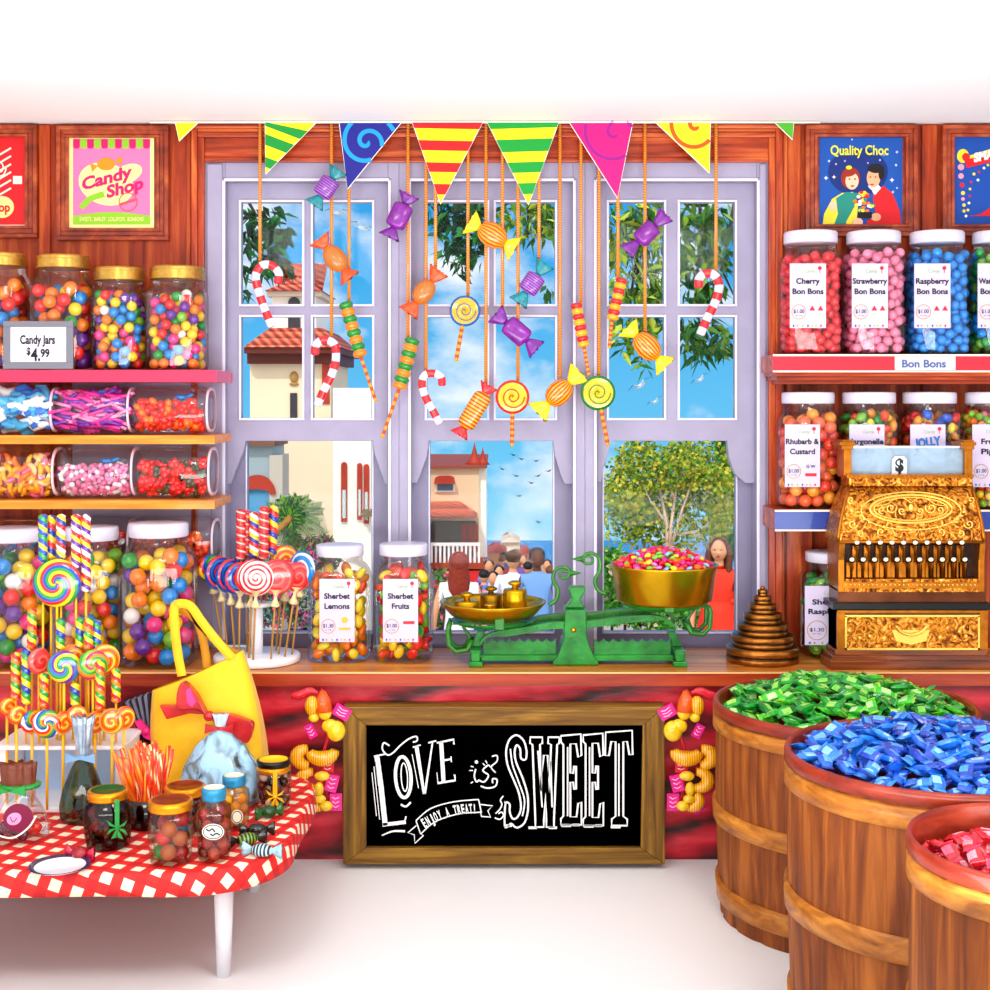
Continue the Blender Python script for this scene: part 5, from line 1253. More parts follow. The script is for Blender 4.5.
Ep = [(0,0),(.97,-.02),(1,.22),(.84,.24),(.74,.09),(.46,.09),(.46,.42),(.6,.42),(.64,.34),(.74,.34),(.74,.6),(.64,.6),(.6,.52),(.46,.52),(.46,.91),(.76,.91),(.84,.76),(1,.74),(1,1),(0,1),(0,.93),(.12,.9),(.12,.1),(0,.07)]
outl(625, 683, 158, 410, Ep); outl(688, 745, 156, 412, Ep)
outl(750, 828, 148, 412, [(.02,0),(.98,-.02),(1,.24),(.88,.24),(.8,.1),(.66,.1),(.66,.9),(.8,.93),(.8,1),(.24,1),(.24,.93),(.38,.9),(.38,.1),(.22,.1),(.14,.25),(0,.25)])
outl(538, 620, 162, 416, [(0,0),(.42,0),(.42,.07),(.34,.08),(.37,.6),(.47,.2),(.60,.2),(.66,.62),(.72,.08),(.62,.07),(.62,0),(1,0),(1,.07),(.93,.08),(.82,.93),(.82,1),(.56,1),(.56,.93),(.53,.62),(.47,.93),(.47,1),(.18,1),(.18,.93),(.08,.08),(0,.07)])
So = bez([(528, 200), (520, 172), (500, 156), (480, 168), (470, 200), (474, 240), (490, 280), (506, 320), (512, 362), (502, 388), (488, 392), (480, 372), (480, 352), (468, 350), (466, 412), (476, 414), (484, 406), (500, 418), (522, 404), (532, 366), (530, 322), (516, 276), (498, 232), (494, 202), (500, 184), (510, 196), (512, 222), (526, 224), (528, 200)], 3)
ch.stroke([CR(*p) for p in So[:-1]], 5/2.829, yl, 0, True)
for u0, v0, u1, v1 in ((644, 190, 644, 385), (706, 190, 706, 385), (789, 180, 789, 385), (560, 200, 572, 360), (596, 230, 600, 360)): st([(u0, v0), (u1, v1)], 4)
st([(482, 195), (488, 240), (506, 290), (522, 340), (516, 385)], 4)
for u, v, a in ((545, 418, 12), (602, 418, 12), (640, 412, 14), (668, 410, 10), (704, 414, 14), (732, 412, 10), (780, 416, 14), (476, 412, 10)): st([(u-a, v), (u+a, v)], 7)
ch.obj('lettering', [mat('#fdfdfd', .8)], cb, world=True)

# ================================================================ BALANCE SCALE
GREEN = mat('#0a9430', .32, coat=.1, spec=.3, var=.5, vs=22, bump=.15, bs=60); GREEN2 = mat('#3c8a2c', .35, coat=.2, var=.3, vs=25)
ys = -.18
sca = thing('balance_scale', 'green cast iron balance scale with two brass pans on the counter', 'scale', (X(574, ys), ys, COUNTER_Z+.0006))
OX, OZ = X(574, ys), COUNTER_Z+.0006
b = MB()
zc = lambda py, y=ys: Z(py, y)
b.prism([(X(552, ys), OZ), (X(597, ys), OZ), (X(597, ys), OZ+.008), (X(592, ys), OZ+.022), (X(586, ys), zc(636)), (X(585, ys), zc(607)), (X(564, ys), zc(607)), (X(563, ys), zc(636)), (X(557, ys), OZ+.022), (X(552, ys), OZ+.008)], ys-.045, ys+.045)
b.prism([(X(565, ys), zc(607)), (X(584, ys), zc(607)), (X(580, ys), zc(598)), (X(585, ys), zc(590)), (X(585, ys), zc(586)), (X(569, ys), zc(586)), (X(569, ys), zc(590)), (X(572, ys), zc(598))], ys-.02, ys+.02)
b.obj('pillar', GREEN, sca, world=True, bevel=.003)
for s_, n_ in ((-1, 9), (1, 9)):                  # scalloped base rails
    a, c = (483, 556) if s_ < 0 else (594, 671)
    top = [(a+(c-a)*k/80, 639+3.2*abs(math.sin(PI*8*k/80))) for k in range(81)]
    b = MB(); b.ppoly([(a, 656)]+top+[(c, 656)], ys-.02, .012, 0); b.pbox(a-2, c+2, 655.5, 661, ys-.034, ys+.034)
    b.obj('base_rail', GREEN, sca, world=True, bevel=.001)
for px in (476, 677):
    for dy in (-.05, .05):
        y_ = ys+dy; b = MB(); x_ = X(px, ys)
        b.box(x_-.016, x_+.016, y_-.014, y_+.014, OZ, OZ+.012); b.box(x_-.010, x_+.010, y_-.012, y_+.012, OZ+.012, OZ+.034)
        b.obj('foot', GREEN, sca, world=True, bevel=.002)
    b = MB(); x_ = X(px, ys); b.box(x_-.012, x_+.012, ys-.058, ys+.058, OZ+.020, OZ+.038); b.obj('cross_bar', GREEN, sca, world=True, bevel=.002)
    s_ = 1 if px < 574 else -1
    b = MB(); b.prism([(X(px-5, ys), OZ+.038), (X(px+5, ys), OZ+.038), (X(px+s_*6+3, ys), zc(630)), (X(px+s_*6-4, ys), zc(630))], ys-.012, ys+.012); b.obj('end_post', GREEN, sca, world=True, bevel=.002)
for dy, off in ((-.03, 0), (.03, -9)):
    for s_ in (-1, 1):
        y_ = ys+dy
        P = ([(574, 622), (550, 622.5), (525, 627), (505, 630), (488, 634), (480, 642)] if s_ < 0 else [(574, 622), (590, 621), (620, 617), (645, 615), (664, 617), (676, 626)])
        P = [(a, c+off*.9) for a, c in P]
        up = bez(P, 4); lo = bez([(a, c+(7 if i < 4 else 4)) for i, (a, c) in enumerate(P)], 4)[::-1]
        b = MB(); b.ppoly(up+lo, y_-.008, .016); 
        for k in range(2, len(up)-3, 2): b.tube([W(up[k][0], up[k][1]+2, y_-.0085), W(up[k][0], up[k][1]+5, y_-.0085)], .0012, 5)
        b.obj('beam', GREEN if dy < 0 else GREEN2, sca, world=True, bevel=.0015)
MB().ball(W(573.5, 630, ys-.047), .006, 10, 7).obj('screw', BRASS, sca, world=True)
def swan(P, label):
    b = MB(); Q = [W(a, c, ys) for a, c in bez(P, 5)]; n = len(Q)
    b.tube(Q, [S(2.2*(1-.45*i/n), ys) for i in range(n)], 8); b.lathe([(.0085, 0), (.0002, .028)], 8, M=Matrix.Translation(Q[-1]) @ Matrix.Rotation(PI/2 if P[-1][0] > P[0][0] else -PI/2, 4, 'Y'))
    b.obj('pointer', GREEN2, sca, world=True)
swan([(549, 605), (556, 600), (558, 590), (553, 580), (555, 571), (562, 567), (569, 570), (568, 577), (561, 578), (560, 573), (565, 571), (570, 573)], '')
swan([(606, 594), (598, 590), (595, 580), (600, 570), (599, 558), (591, 553), (584, 556), (585, 563), (592, 563), (592, 558), (587, 556), (583, 559)], '')
# supports under pans
lx, rx = X(493, ys), X(664, ys); zl, zr = zc(619), zc(602)
for cx, z_, w_, out in ((lx, zl, .105, -1), (rx, zr, .105, 1)):
    b = MB()
    b.lathe([(.085, 0), (w_*.92, .006), (w_*.95, .010), (.080, .004)], 30, M=Matrix.Translation((cx, ys, z_-.010)), caps=False)
    b.box(cx-w_*.9, cx+w_*.9, ys-.012, ys+.012, z_-.012, z_-.004)
    b.obj('pan_support', GREEN, sca, world=True, bevel=.001)
    b = MB(); e = cx+out*w_*.95
    for dy in (-.03, .03): b.tube([(e, ys+dy, z_-.004), (e+out*.006, ys+dy, z_-.02), (e+out*.004, ys+dy, z_-.055), (e-out*.012, ys+dy, z_-.072), (e-out*.04, ys+dy, z_-.068), (e-out*.05, ys+dy, z_-.045)], .006, 8)
    b.tube([(e-out*.035, ys, z_-.065), (e-out*.045, ys, z_-.04), (e-out*.03, ys, z_-.02), (e-out*.05, ys, z_-.008)], .005, 8)
    b.obj('hanger', GREEN2, sca, world=True)
    MB().cbox((cx+out*(-.015 if out < 0 else -.0), ys-.099 if out < 0 else ys-.099, z_+.006), (.022, .006, .030)).obj('clip', GREEN2, sca, world=True, bevel=.002)
# brass pans
b = MB(); R = S(53, ys); b.lathe([(.002, 0), (R*.55, 0), (R*.80, .012), (R*.96, .034), (R*1.0, .040), (R*1.0, .043), (R*.97, .043), (R*.93, .036), (R*.77, .016), (R*.5, .005), (.002, .005)], 40, M=Matrix.Translation((lx, ys, zl)), caps=False)
b.obj('shallow_pan', BRASS, sca, world=True)
b = MB(); R2 = S(53, ys); Hp = zc(565)-zr; b.lathe([(.002, 0), (R2*.80, 0), (R2*.90, .008), (R2*.97, Hp*.85), (R2*1.02, Hp), (R2*1.02, Hp+.003), (R2*.99, Hp+.003), (R2*.93, Hp*.8), (R2*.86, .008), (.002, .006)], 44, M=Matrix.Translation((rx, ys, zr)), caps=False)
b.obj('deep_pan', BRASS, sca, world=True)
def weight(cx, cy, z, r, h, label, knob=True, ring=False, m=BRASS, group='brass weights in the scale pan'):
    root = thing('brass_weight', label, 'weight', (cx, cy, z), group=group)
    b = MB(); b.lathe([(r*.96, 0), (r, h*.08), (r, h*.9), (r*.93, h)], 26); b.obj('body', m, root)
    if knob: b = MB(); b.lathe([(r*.3, h), (r*.22, h+r*.25), (r*.55, h+r*.4), (r*.58, h+r*.55), (r*.3, h+r*.7), (.0005, h+r*.72)], 18); b.obj('knob', m, root)
    return root
zp = zl+.0055
weight(X(515, ys)+.0, ys+.01, zp, S(12, ys), .064, 'tallest brass weight with knob in the shallow scale pan')
weight(X(467, ys), ys-.012, zp, S(12, ys), .040, 'wide low brass weight at the left of the scale pan')
weight(X(491, ys), ys+.04, zp+.004, S(11, ys), .044, 'dark topped brass weight at the back of the scale pan', m=mat('#b08a20', .35, .9))
weight(X(490, ys), ys-.045, zp, S(10, ys), .022, 'flat small brass weight at the front of the scale pan')
# smarties in the deep pan
SM = ['#e8262e', '#e8262e', '#f0148c', '#f23a9c', '#f6821e', '#f6e03a', '#a0c8e8', '#e090d0', '#e8262e', '#8ccc4c', '#f0148c']
SMN = {'#e8262e': 'red', '#f0148c': 'magenta', '#f23a9c': 'pink', '#f6821e': 'orange', '#f6e03a': 'yellow', '#a0c8e8': 'pale blue', '#e090d0': 'lilac', '#8ccc4c': 'green'}
smm = {c: MB().ball((0, 0, 0), .0085, 12, 8, 0, sq=(1, 1, .55)).mesh('chocolate_bean', [mat(c, .2, coat=.5)]) for c in set(SM)}
RR = random.Random(3)
k = 0
for lay in range(3):
    N = 170
    for i in range(N):
        r_ = R2*.90*math.sqrt((i+.5)/N)*(1-.02*lay); a = i*2.39996+lay*1.3
        x_, y_ = r_*math.cos(a)+RR.uniform(-.003, .003), r_*math.sin(a)+RR.uniform(-.003, .003)
        z_ = zr+Hp-.004+.042*(1-(r_/(R2*.95))**2)**1.0-lay*.0085+RR.uniform(-.002, .002)
        col = RR.choice(SM)
        M = Matrix.Translation((rx+x_, ys+y_, z_)) @ Euler((RR.uniform(-.7, .7), RR.uniform(-.7, .7), 0)).to_matrix().to_4x4()
        pool('chocolate_bean', smm[col], M, '%s sugar coated chocolate bean heaped in the deep brass pan' % SMN[col], 'chocolate beans in the brass pan', 'sweet', 50-lay*20-y_*10)

# stacked weights
DK = mat('#5c3a18', .3, .8, var=.35, vs=60); BR2 = mat('#b87c34', .3, .85, var=.3, vs=60)
ox, oy = X(762.5, -.165), -.165
lv = [(36, 668, 652), (31, 652, 640.5), (25, 640.5, 629), (19, 629, 619), (13.5, 619, 610), (9, 610, 602), (5, 602, 596)]
z_ = COUNTER_Z+.0006
nm = ['largest bottom disc', 'second disc from the bottom', 'third disc from the bottom', 'middle disc', 'third disc from the top', 'second disc from the top', 'smallest top disc']
for i, (r, p0, p1) in enumerate(lv):
    h = S(p0-p1, -.2)*.99; R_ = S(r, oy)
    root = thing('stacking_weight', nm[i]+' of the bronze weight pyramid on the counter', 'weight', (ox, oy, z_), group='bronze weights stacked in a pyramid')
    b = MB(); b.lathe([(R_*.97, 0), (R_, h*.10), (R_, h*.34), (R_*.975, h*.42), (R_*.975, h*.48), (R_, h*.55), (R_, h*.85), (R_*.96, h*.99), (R_*.3, h*.995)], 36, mis=[0, 0, 1, 1, 1, 0, 0, 1, 0]); b.obj('disc', [BR2, DK], root)
    if i == 6: MB().ball((0, 0, h+R_*.3), R_*.5, 10, 7).obj('knob', BR2, root)
    z_ += h+.0002

# ================================================================ LOLLIPOP STAND ON THE COUNTER
ly = -.17; lx0 = X(257, ly); zt0 = COUNTER_Z+.0006
ls = thing('lollipop_stand', 'round white lollipop stand with a central post on the counter', 'stand', (lx0, ly, zt0))
MB().lathe([(S(41, ly), 0), (S(43, ly), .002), (S(43, ly), .014), (S(42, ly), .017), (.001, .017)], 40).obj('base', WHITE, ls)
MB().lathe([(S(6, ly), .017), (S(6, ly), .13)], 20).obj('post', WHITE, ls)
MB().lathe([(S(6, ly), .13), (.034, .131), (.034, .139), (S(5, ly), .14)], 30).obj('upper_plate', WHITE, ls)
GOLDST = mat('#c89a4a', .5)
CELLO = glass('cellophane', '#fbfbff', .25)
def disc_lolly(name, label, c, R, end, m, yaw=0, group=None, cello=True, stickm=GOLDST, th=.008, tilt=0, sr=.0024):
    """flat round lollipop; c world centre, end world foot of its stick"""
    root = thing(name, label, 'lollipop', end, group=group)
    rel = Vector(c)-Vector(end)
    Mz = Matrix.Translation(rel) @ Matrix.Rotation(yaw, 4, 'Z') @ Matrix.Rotation(tilt, 4, 'X')
    o = MB().lathe([(.001, -th), (R*.7, -th*.95), (R*.93, -th*.6), (R, 0), (R*.93, th*.6), (R*.7, th*.95), (.001, th)], 30, M=Matrix.Rotation(PI/2, 4, 'X'), caps=False).obj('candy', m, root)
    o.location = rel; o.rotation_euler = (tilt, 0, yaw)
    st_ = MB(); st_.tube([(0, 0, 0), rel-(rel.normalized()*R*.9)], sr, 8); st_.obj('stick', stickm, root)
    if cello:
        w_ = MB(); d = rel.normalized(); p0 = rel-d*R*.85
        M = Matrix.Translation(p0) @ d.to_track_quat('Z', 'Y').to_matrix().to_4x4()
        w_.lathe([(.008, -.034), (.012, -.030), (.005, -.018), (.003, -.010), (.010, .0), (.018, .008)], 12, M=M, caps=False)
        w_.obj('wrapper', mat('#f0e0b0', .3, coat=.5, var=.25, vs=150), root)
    return root
SWM = {k: swirl('swirl_'+k, v[0], v[1], v[2]) for k, v in {
    'rw': (['#e8303a', '#fbf0f0'], 1, 95), 'red': (['#e84a4a', '#e0303a', '#f07a70'], 1, 60), 'blue': (['#1c50b0', '#e8403a', '#1c50b0', '#2a8ad0'], 1, 55), 'sky': (['#1f90d0', '#e8e8f4', '#1f90d0'], 2, 60),
    'rain': (['#e8332e', '#f8d51c', '#27a844', '#1c60c0'], 2, 40), 'orangey': (['#f6921e', '#f8d860', '#f6921e', '#e85a1c'], 1, 75), 'multi': (['#e8332e', '#f6a01e', '#27a844', '#1c60c0', '#f4f0ec'], 2, 42), 'bgy': (['#1c8ac0', '#27a844', '#f8d51c', '#7b35a8'], 2, 45), 'grn': (['#27a844', '#f6921e', '#d8286a', '#8cc63e'], 2, 45)}.items()}
GL = 'lollipops in the round counter stand'
for i, (px, py, r, fx, m, yaw, dy, lb) in enumerate((
    (210, 568, 14, 224, 'rain', .9, .03, 'multicoloured swirl lollipop furthest left in the round stand'),
    (219, 573, 17, 228, 'blue', .8, .01, 'blue and red swirl lollipop second from left in the round stand'),
    (229, 576, 17, 235, 'blue', .9, -.01, 'blue and red swirl lollipop edge-on at left centre of the round stand'),
    (240, 579, 17, 239, 'blue', .5, -.035, 'blue rimmed swirl lollipop nearest the left of the red and white ones'),
    (252, 577, 18, 249, 'rw', .5, -.05, 'red and white spiral lollipop, left one of the front pair'),
    (256.5, 578, 18, 253, 'rw', .1, -.075, 'red and white spiral lollipop, foremost in the round stand'),
    (277, 577, 18, 271, 'red', .2, -.065, 'plain red lollipop at right of the round stand'),
    (288, 574, 15, 279, 'red', .9, .0, 'red lollipop seen edge-on behind the plain red one'),
    (297, 577, 15, 285, 'red', .6, -.035, 'pinkish red swirl lollipop between the plain red and the blue ones'),
    (302, 568, 17, 292, 'sky', -.6, -.01, 'sky blue and white lollipop furthest right in the round stand'),
    (284, 560, 15, 276, 'orangey', .4, .04, 'orange lollipop at the back of the round stand'),
    (248, 562, 14, 247, 'blue', .3, .03, 'blue lollipop at the back of the round stand, above the spiral pair'))):
    y_ = ly+dy; disc_lolly('swirl_lollipop', lb, W(px, py, y_), S(r, y_), (X(fx, y_), y_, zt0+.0173), SWM[m], yaw, GL)
def twist_stick(name, label, p0, p1, p2, R, m, group, stickm=GOLDST):
    """p0 foot, p1 lower end of the sweet, p2 upper end"""
    root = thing(name, label, 'lollipop', p0, group=group)
    p0, p1, p2 = Vector(p0), Vector(p1), Vector(p2)
    L_ = (p2-p1).length; b = MB(); n = max(10, int(L_/.004)); 
    rr = [R*(.86+.18*abs(math.sin(PI*i/3.0))) for i in range(n+1)]; rr[0] = R*.4; rr[-1] = R*.35
    b.tube([(0, 0, L_*i/n) for i in range(n+1)], rr, 10)
    o = b.obj('candy', m, root); o.location = p1-p0; o.rotation_euler = (p2-p1).to_track_quat('Z', 'Y').to_euler()
    s_ = MB(); s_.tube([(0, 0, 0), p1-p0], .0024, 8); s_.obj('stick', stickm, root)
HX_ = {k: helix('helix_'+k, v, 55 if k == 'ryw' else 26) for k, v in {'bry': ['#e8332e', '#1c50b0', '#f8d51c', '#f4f0ec'], 'ryw': ['#e8332e', '#e8332e', '#f4d0c0', '#e8332e', '#c8203a'], 'ybg': ['#f8d51c', '#1c60c0', '#27a844', '#1c60c0'], 'rby': ['#e8332e', '#f8d51c', '#1c50b0'], 'gor': ['#27a844', '#f6921e', '#e8332e', '#f8d51c'], 'rwp': ['#e8332e', '#f4f0ec', '#7b35a8', '#f8d51c'], 'bgy2': ['#1c50b0', '#f8d51c', '#27a844']}.items()}
for i, (px, t, u, m, lb) in enumerate(((241, 509, 560, 'ryw', 'red striped twist candy stick furthest left in the round stand'), (254, 512, 558, 'bry', 'blue, red and yellow twist candy stick in the round stand'), (264, 506, 560, 'ryw', 'red striped twist candy stick in the middle of the round stand'), (272, 505, 555, 'rby', 'blue and red slanting twist candy stick at right of the round stand'), (247, 510, 556, 'ryw', 'red twist candy stick behind the leftmost pair in the round stand'))):
    y_ = ly+.0+(.02 if i in (4, 3) else 0); z_b = zt0+.1405
    twist_stick('candy_stick', lb, (X(257+(px-257)*.6, y_), y_, z_b), W(px, u, y_), W(px+(2 if i == 3 else 0), t, y_), S(5, y_), HX_[m], 'twist candy sticks in the round stand')

# ================================================================ CASH REGISTER
def engraved():
    m, nt, b = newmat('engraved_brass')
    tc = nt.nodes.new('ShaderNodeTexCoord'); n = nt.nodes.new('ShaderNodeTexNoise'); n.inputs['Scale'].default_value = 55; n.inputs['Detail'].default_value = 3; n.inputs['Distortion'].default_value = 2.2
    nt.links.new(tc.outputs['Object'], n.inputs['Vector'])
    r = ramp(nt, [(.32, '#4a2006'), (.43, '#a8640f'), (.55, '#e09a2c'), (.72, '#f8d078')]); nt.links.new(n.outputs['Fac'], r.inputs['Fac']); nt.links.new(r.outputs['Color'], b.inputs['Base Color'])
    bp = nt.nodes.new('ShaderNodeBump'); bp.inputs['Strength'].default_value = .9; bp.inputs['Distance'].default_value = .004; nt.links.new(n.outputs['Fac'], bp.inputs['Height']); nt.links.new(bp.outputs['Normal'], b.inputs['Normal'])
    b.inputs['Metallic'].default_value = .75; b.inputs['Roughness'].default_value = .32; return m
ENG = engraved(); GB_ = mat('#c07e22', .3, .85, var=.3, vs=45); GBL = mat('#fbd674', .25, .7); REGW = wood('register_wood', '#5c2e14', '#8a4a20', '#b06c34', (.06, 1, 1), 60, .3, .5); MARB = mat('#060506', .25, spec=.3)
yR = -.27
rg = thing('cash_register', 'ornate brass antique cash register with rows of round keys on the counter', 'cash register', (X(911, yR), -.15, COUNTER_Z+.0006))
ybk = -.178
b = MB()
for a, c, t, u, y in ((830, 992, 661, 667, yR), (832, 990, 656, 661, yR+.004), (835, 987, 650, 656, yR+.008)): b.box(X(a, y), X(c, y), y, ybk, Z(u, y) if u < 667 else COUNTER_Z+.0006, Z(t, y))
b.obj('plinth', REGW, rg, world=True, bevel=.0015)
b = MB(); y = yR+.012
b.box(X(837, y), X(988, y), y+.006, ybk, Z(651, y), Z(610, y)); b.box(X(837, y), X(845, y), y, ybk, Z(651, y), Z(610, y), 1); b.box(X(980, y), X(988, y), y, ybk, Z(651, y), Z(610, y), 1); b.box(X(837, y), X(988, y), y-.002, ybk, Z(613, y), Z(610, y), 1)
b.obj('drawer_case', [REGW, GB_], rg, world=True, bevel=.001)
dr = MB(); y = yR+.012; dr.pbox(846, 979, 616, 649, y, y+.01); dr = dr.obj('drawer', ENG, rg, world=True)
b = MB()
for a, c, t, u in ((845, 980, 615, 617), (845, 980, 648, 650), (845, 847, 616, 650), (978, 980, 616, 650)): b.pbox(a, c, t, u, y-.003, y+.004)
b.obj('drawer_trim', GBL, dr, world=True)
b = MB(); cpt = bez([(896, 626), (901, 632), (911, 635), (921, 632), (927, 626)], 5); b.tube([W(a, c, y-.008) for a, c in cpt], .0035, 8); b.ppoly([(892, 630), (930, 630), (926, 641), (911, 645), (896, 641)], y-.004, .005)
b.obj('cup_handle', GBL, dr, world=True)
b = MB()
for px in (860, 870, 884, 940, 955, 966): b.pell(px, 636+(px % 3), 1.6, 1.6, y-.002, .003, 0, 10)
b.obj('rosette', GBL, dr, world=True)
MB().box(X(833, yR), X(991, yR), yR, ybk, Z(610, yR), Z(603, yR)).obj('marble_slab', MARB, rg, world=True, bevel=.0015)
MB().box(X(838, yR+.01), X(986, yR+.01), yR+.012, ybk, Z(603, yR), Z(590, yR)).obj('inner_case', mat('#7a4414', .25, .6, var=.4, vs=20), rg, world=True)
yU = -.26
b = MB(); b.box(X(839, yU), X(983, yU), yU, -.16, Z(592, yU), Z(579, yU)); b.box(X(842, yU), X(980, yU), yU-.006, yU, Z(588, yU), Z(582, yU), 1)
for k in range(30): b.ball(W(846+k*4.45, 585, yU-.0065), .0026, 6, 5, 2)
b.obj('lower_moulding', [ENG, GB_, GBL], rg, world=True)
b = MB(); yk = yU+.025; b.box(X(843, yU), X(979, yU), yk, -.16, Z(580, yU), Z(540, yU)); b.obj('key_bed', mat('#3c1c08', .4, .5, var=.5, vs=60), rg, world=True)
for s_, a in ((0, 838), (1, 978)):
    b = MB(); b.prism([(0, 0)], 0, 0) if 0 else None
    pts = [(yU-.004, Z(592, yU)), (yU-.004, Z(560, yU)), (yU-.012, Z(542, yU)), (-.16, Z(542, yU)), (-.16, Z(592, yU))]
    x_0, x_1 = X(a, yU), X(a+6, yU)
    vs = [(x_0, p[0], p[1]) for p in pts]+[(x_1, p[0], p[1]) for p in pts]; n = 5
    b.add(vs, [tuple(range(n)), tuple(range(2*n-1, n-1, -1))]+[(i, n+i, n+(i+1) % n, (i+1) % n) for i in range(n)]); b.obj('side_plate', GB_, rg, world=True, bevel=.0015)
for row, (n, a, c, py, yy) in enumerate(((10, 857, 962, 543, yU-.012), (11, 852, 965, 560, yU-.022))):
    for k in range(n):
        px = a+(c-a)*k/(n-1)
        q = MB(); q.tube([W(px, 578, yk-.006), W(px, py+8, yk-.012), W(px, py+1, yy)], .0042, 6); q.box(X(px, yy)-.004, X(px, yy)+.004, yk-.014, yk, Z(578, yU), Z(py+3, yU)); q = q.obj('key', GB_, rg, world=True)
        w_ = MB(); w_.ball(W(px, py, yy-.003), .0088, 12, 8, 0, sq=(1, .45, .8)); w_.ball(W(px, py-.4, yy-.007), .0058, 10, 7, 1, sq=(1, .35, .8)); w_.obj('key_cap', [mat('#4a3418', .3, .6), mat('#fbf4dc', .3)], q, world=True)
# curved hood
def HP(px, py, off=0):
    t = (542-py)/(542-484); t = min(max(t, 0), 1)
    y = yU-.014+.075*(1-math.sqrt(max(0, 1-t*t*.95)))+off
    return W(px, py, y)
b = MB(); rows = 14; cols_ = 10; vs, fs = [], []
for i in range(rows+1):
    py = 542-58*i/rows; a = 838+(850-838)*(i/rows)**1.5; c = 984-(984-971)*(i/rows)**1.5
    for j in range(cols_+1): vs.append(HP(a+(c-a)*j/cols_, py))
for i in range(rows):
    for j in range(cols_): k = i*(cols_+1)+j; fs.append((k, k+1, k+cols_+2, k+cols_+1))
nb = len(vs)
for i in range(rows+1):
    for j in (0, cols_): p = vs[i*(cols_+1)+j]; vs.append((p[0], -.155, p[2]))
for i in range(rows):
    l0, l1 = i*(cols_+1), (i+1)*(cols_+1); a0, a1 = nb+2*i, nb+2*i+2
    fs += [(l0, l1, a1, a0), (l0+cols_, a0+1, a1+1, l1+cols_), (a0, a1, a1+1, a0+1)]
fs.append(tuple(range(cols_, -1, -1))+(nb, nb+1)); e = rows*(cols_+1); fs.append(tuple(range(e, e+cols_+1))+(nb+2*rows+1, nb+2*rows))
b.add(vs, fs, 0, False); b.obj('hood', ENG, rg, world=True)
b = MB()
for w_, rx_, ry_ in ((.0032, 41, 14), (.0018, 37, 11.5), (.0022, 50, 19)):
    P = [HP(911+rx_*math.cos(2*PI*k/40), (509 if rx_ < 45 else 511)+ry_*math.sin(2*PI*k/40), -.001) for k in range(41)]; b.tube(P, w_, 6, 0)
for k in range(17):
    a = PI*(.06+.88*k/16); b.ball(HP(911+54*math.cos(a), 508+22*math.sin(a), -.002), .0038, 8, 6, 0, sq=(1.4, .7, .8))
for s_ in (-1, 1):
    for (cx, cy, r_, tn) in ((20, 508, 6, 1.6), (9, 511, 4, 1.4), (29, 510, 4, 1.3), (58, 524, 5, 1.5), (50, 533, 4, 1.4), (60, 500, 4, 1.3), (30, 532, 4, 1.2)):
        P = [HP(911+s_*(cx+r_*(k/24)*math.cos(2*PI*tn*k/24)), cy+r_*(k/24)*math.sin(2*PI*tn*k/24), -.001) for k in range(2, 25)]; b.tube(P, .0021, 5, 0)
    b.tube([HP(911+s_*a, c, -.001) for a, c in bez([(0, 503), (8, 498), (18, 500), (24, 504), (34, 506)], 4)], .0014, 5)
b.ball(HP(911, 508, -.001), .008, 12, 8, 0, sq=(.8, .5, 1.3))
b.obj('relief_ornament', GBL, rg, world=True)
b = MB()
for (pa, pc) in (((838, 542), (850, 484)), ((984, 542), (971, 484))):
    P = [HP(pa[0]+(pc[0]-pa[0])*(i/10)**1.5, 542-58*i/10, -.001) for i in range(11)]; b.tube(P, .0042, 8)
b.tube([HP(838, 542, -.001), HP(984, 542, -.001)], .0036, 8); b.obj('hood_trim', GB_, rg, world=True)
yT = -.24
b = MB(); b.pbox(849, 972, 477, 486, yT+.012, -.155, 0); b.pbox(847, 974, 474.5, 478, yT, -.155, 1)
for k in range(28): b.ball(W(850+k*4.4, 476, yT-.001), .002, 6, 5, 1)
b.obj('top_moulding', [ENG, GB_], rg, world=True)
for a in (844, 965):
    b = MB(); b.pbox(a, a+7.5, 449, 476, yT+.01, -.16); b.pbox(a-2, a+9.5, 445, 449.5, yT, -.155); b.pbox(a-4, a+11.5, 442, 445.5, yT-.003, -.153); b.pbox(a-1.5, a+9, 440, 442.5, yT+.004, -.16); b.obj('display_post', GB_, rg, world=True, bevel=.001)
MB().pbox(851, 965, 447, 474, yT+.026, yT+.030).obj('display_glass', glass('display_window_glass', '#eef6fc', .2, '#cfe8f8', .35, nz=.4), rg, world=True)  # pale blue film paints a reflection into the clear glass
MB().pbox(851, 965, 446, 448, yT+.022, yT+.034).obj('glass_edge', mat('#f4f8fa', .3), rg, world=True)
b = MB(); yv = yT+.018; b.ppoly([(892, 475), (892, 460), (895, 456), (904, 456), (907, 460), (907, 475)], yv, .004); b.text('$', 899.5, 465, 12, yv-.0006, 1, wid=8.5, bold=.05); b.obj('dollar_flag', [mat('#d4dce4', .4), BLACK], rg, world=True)

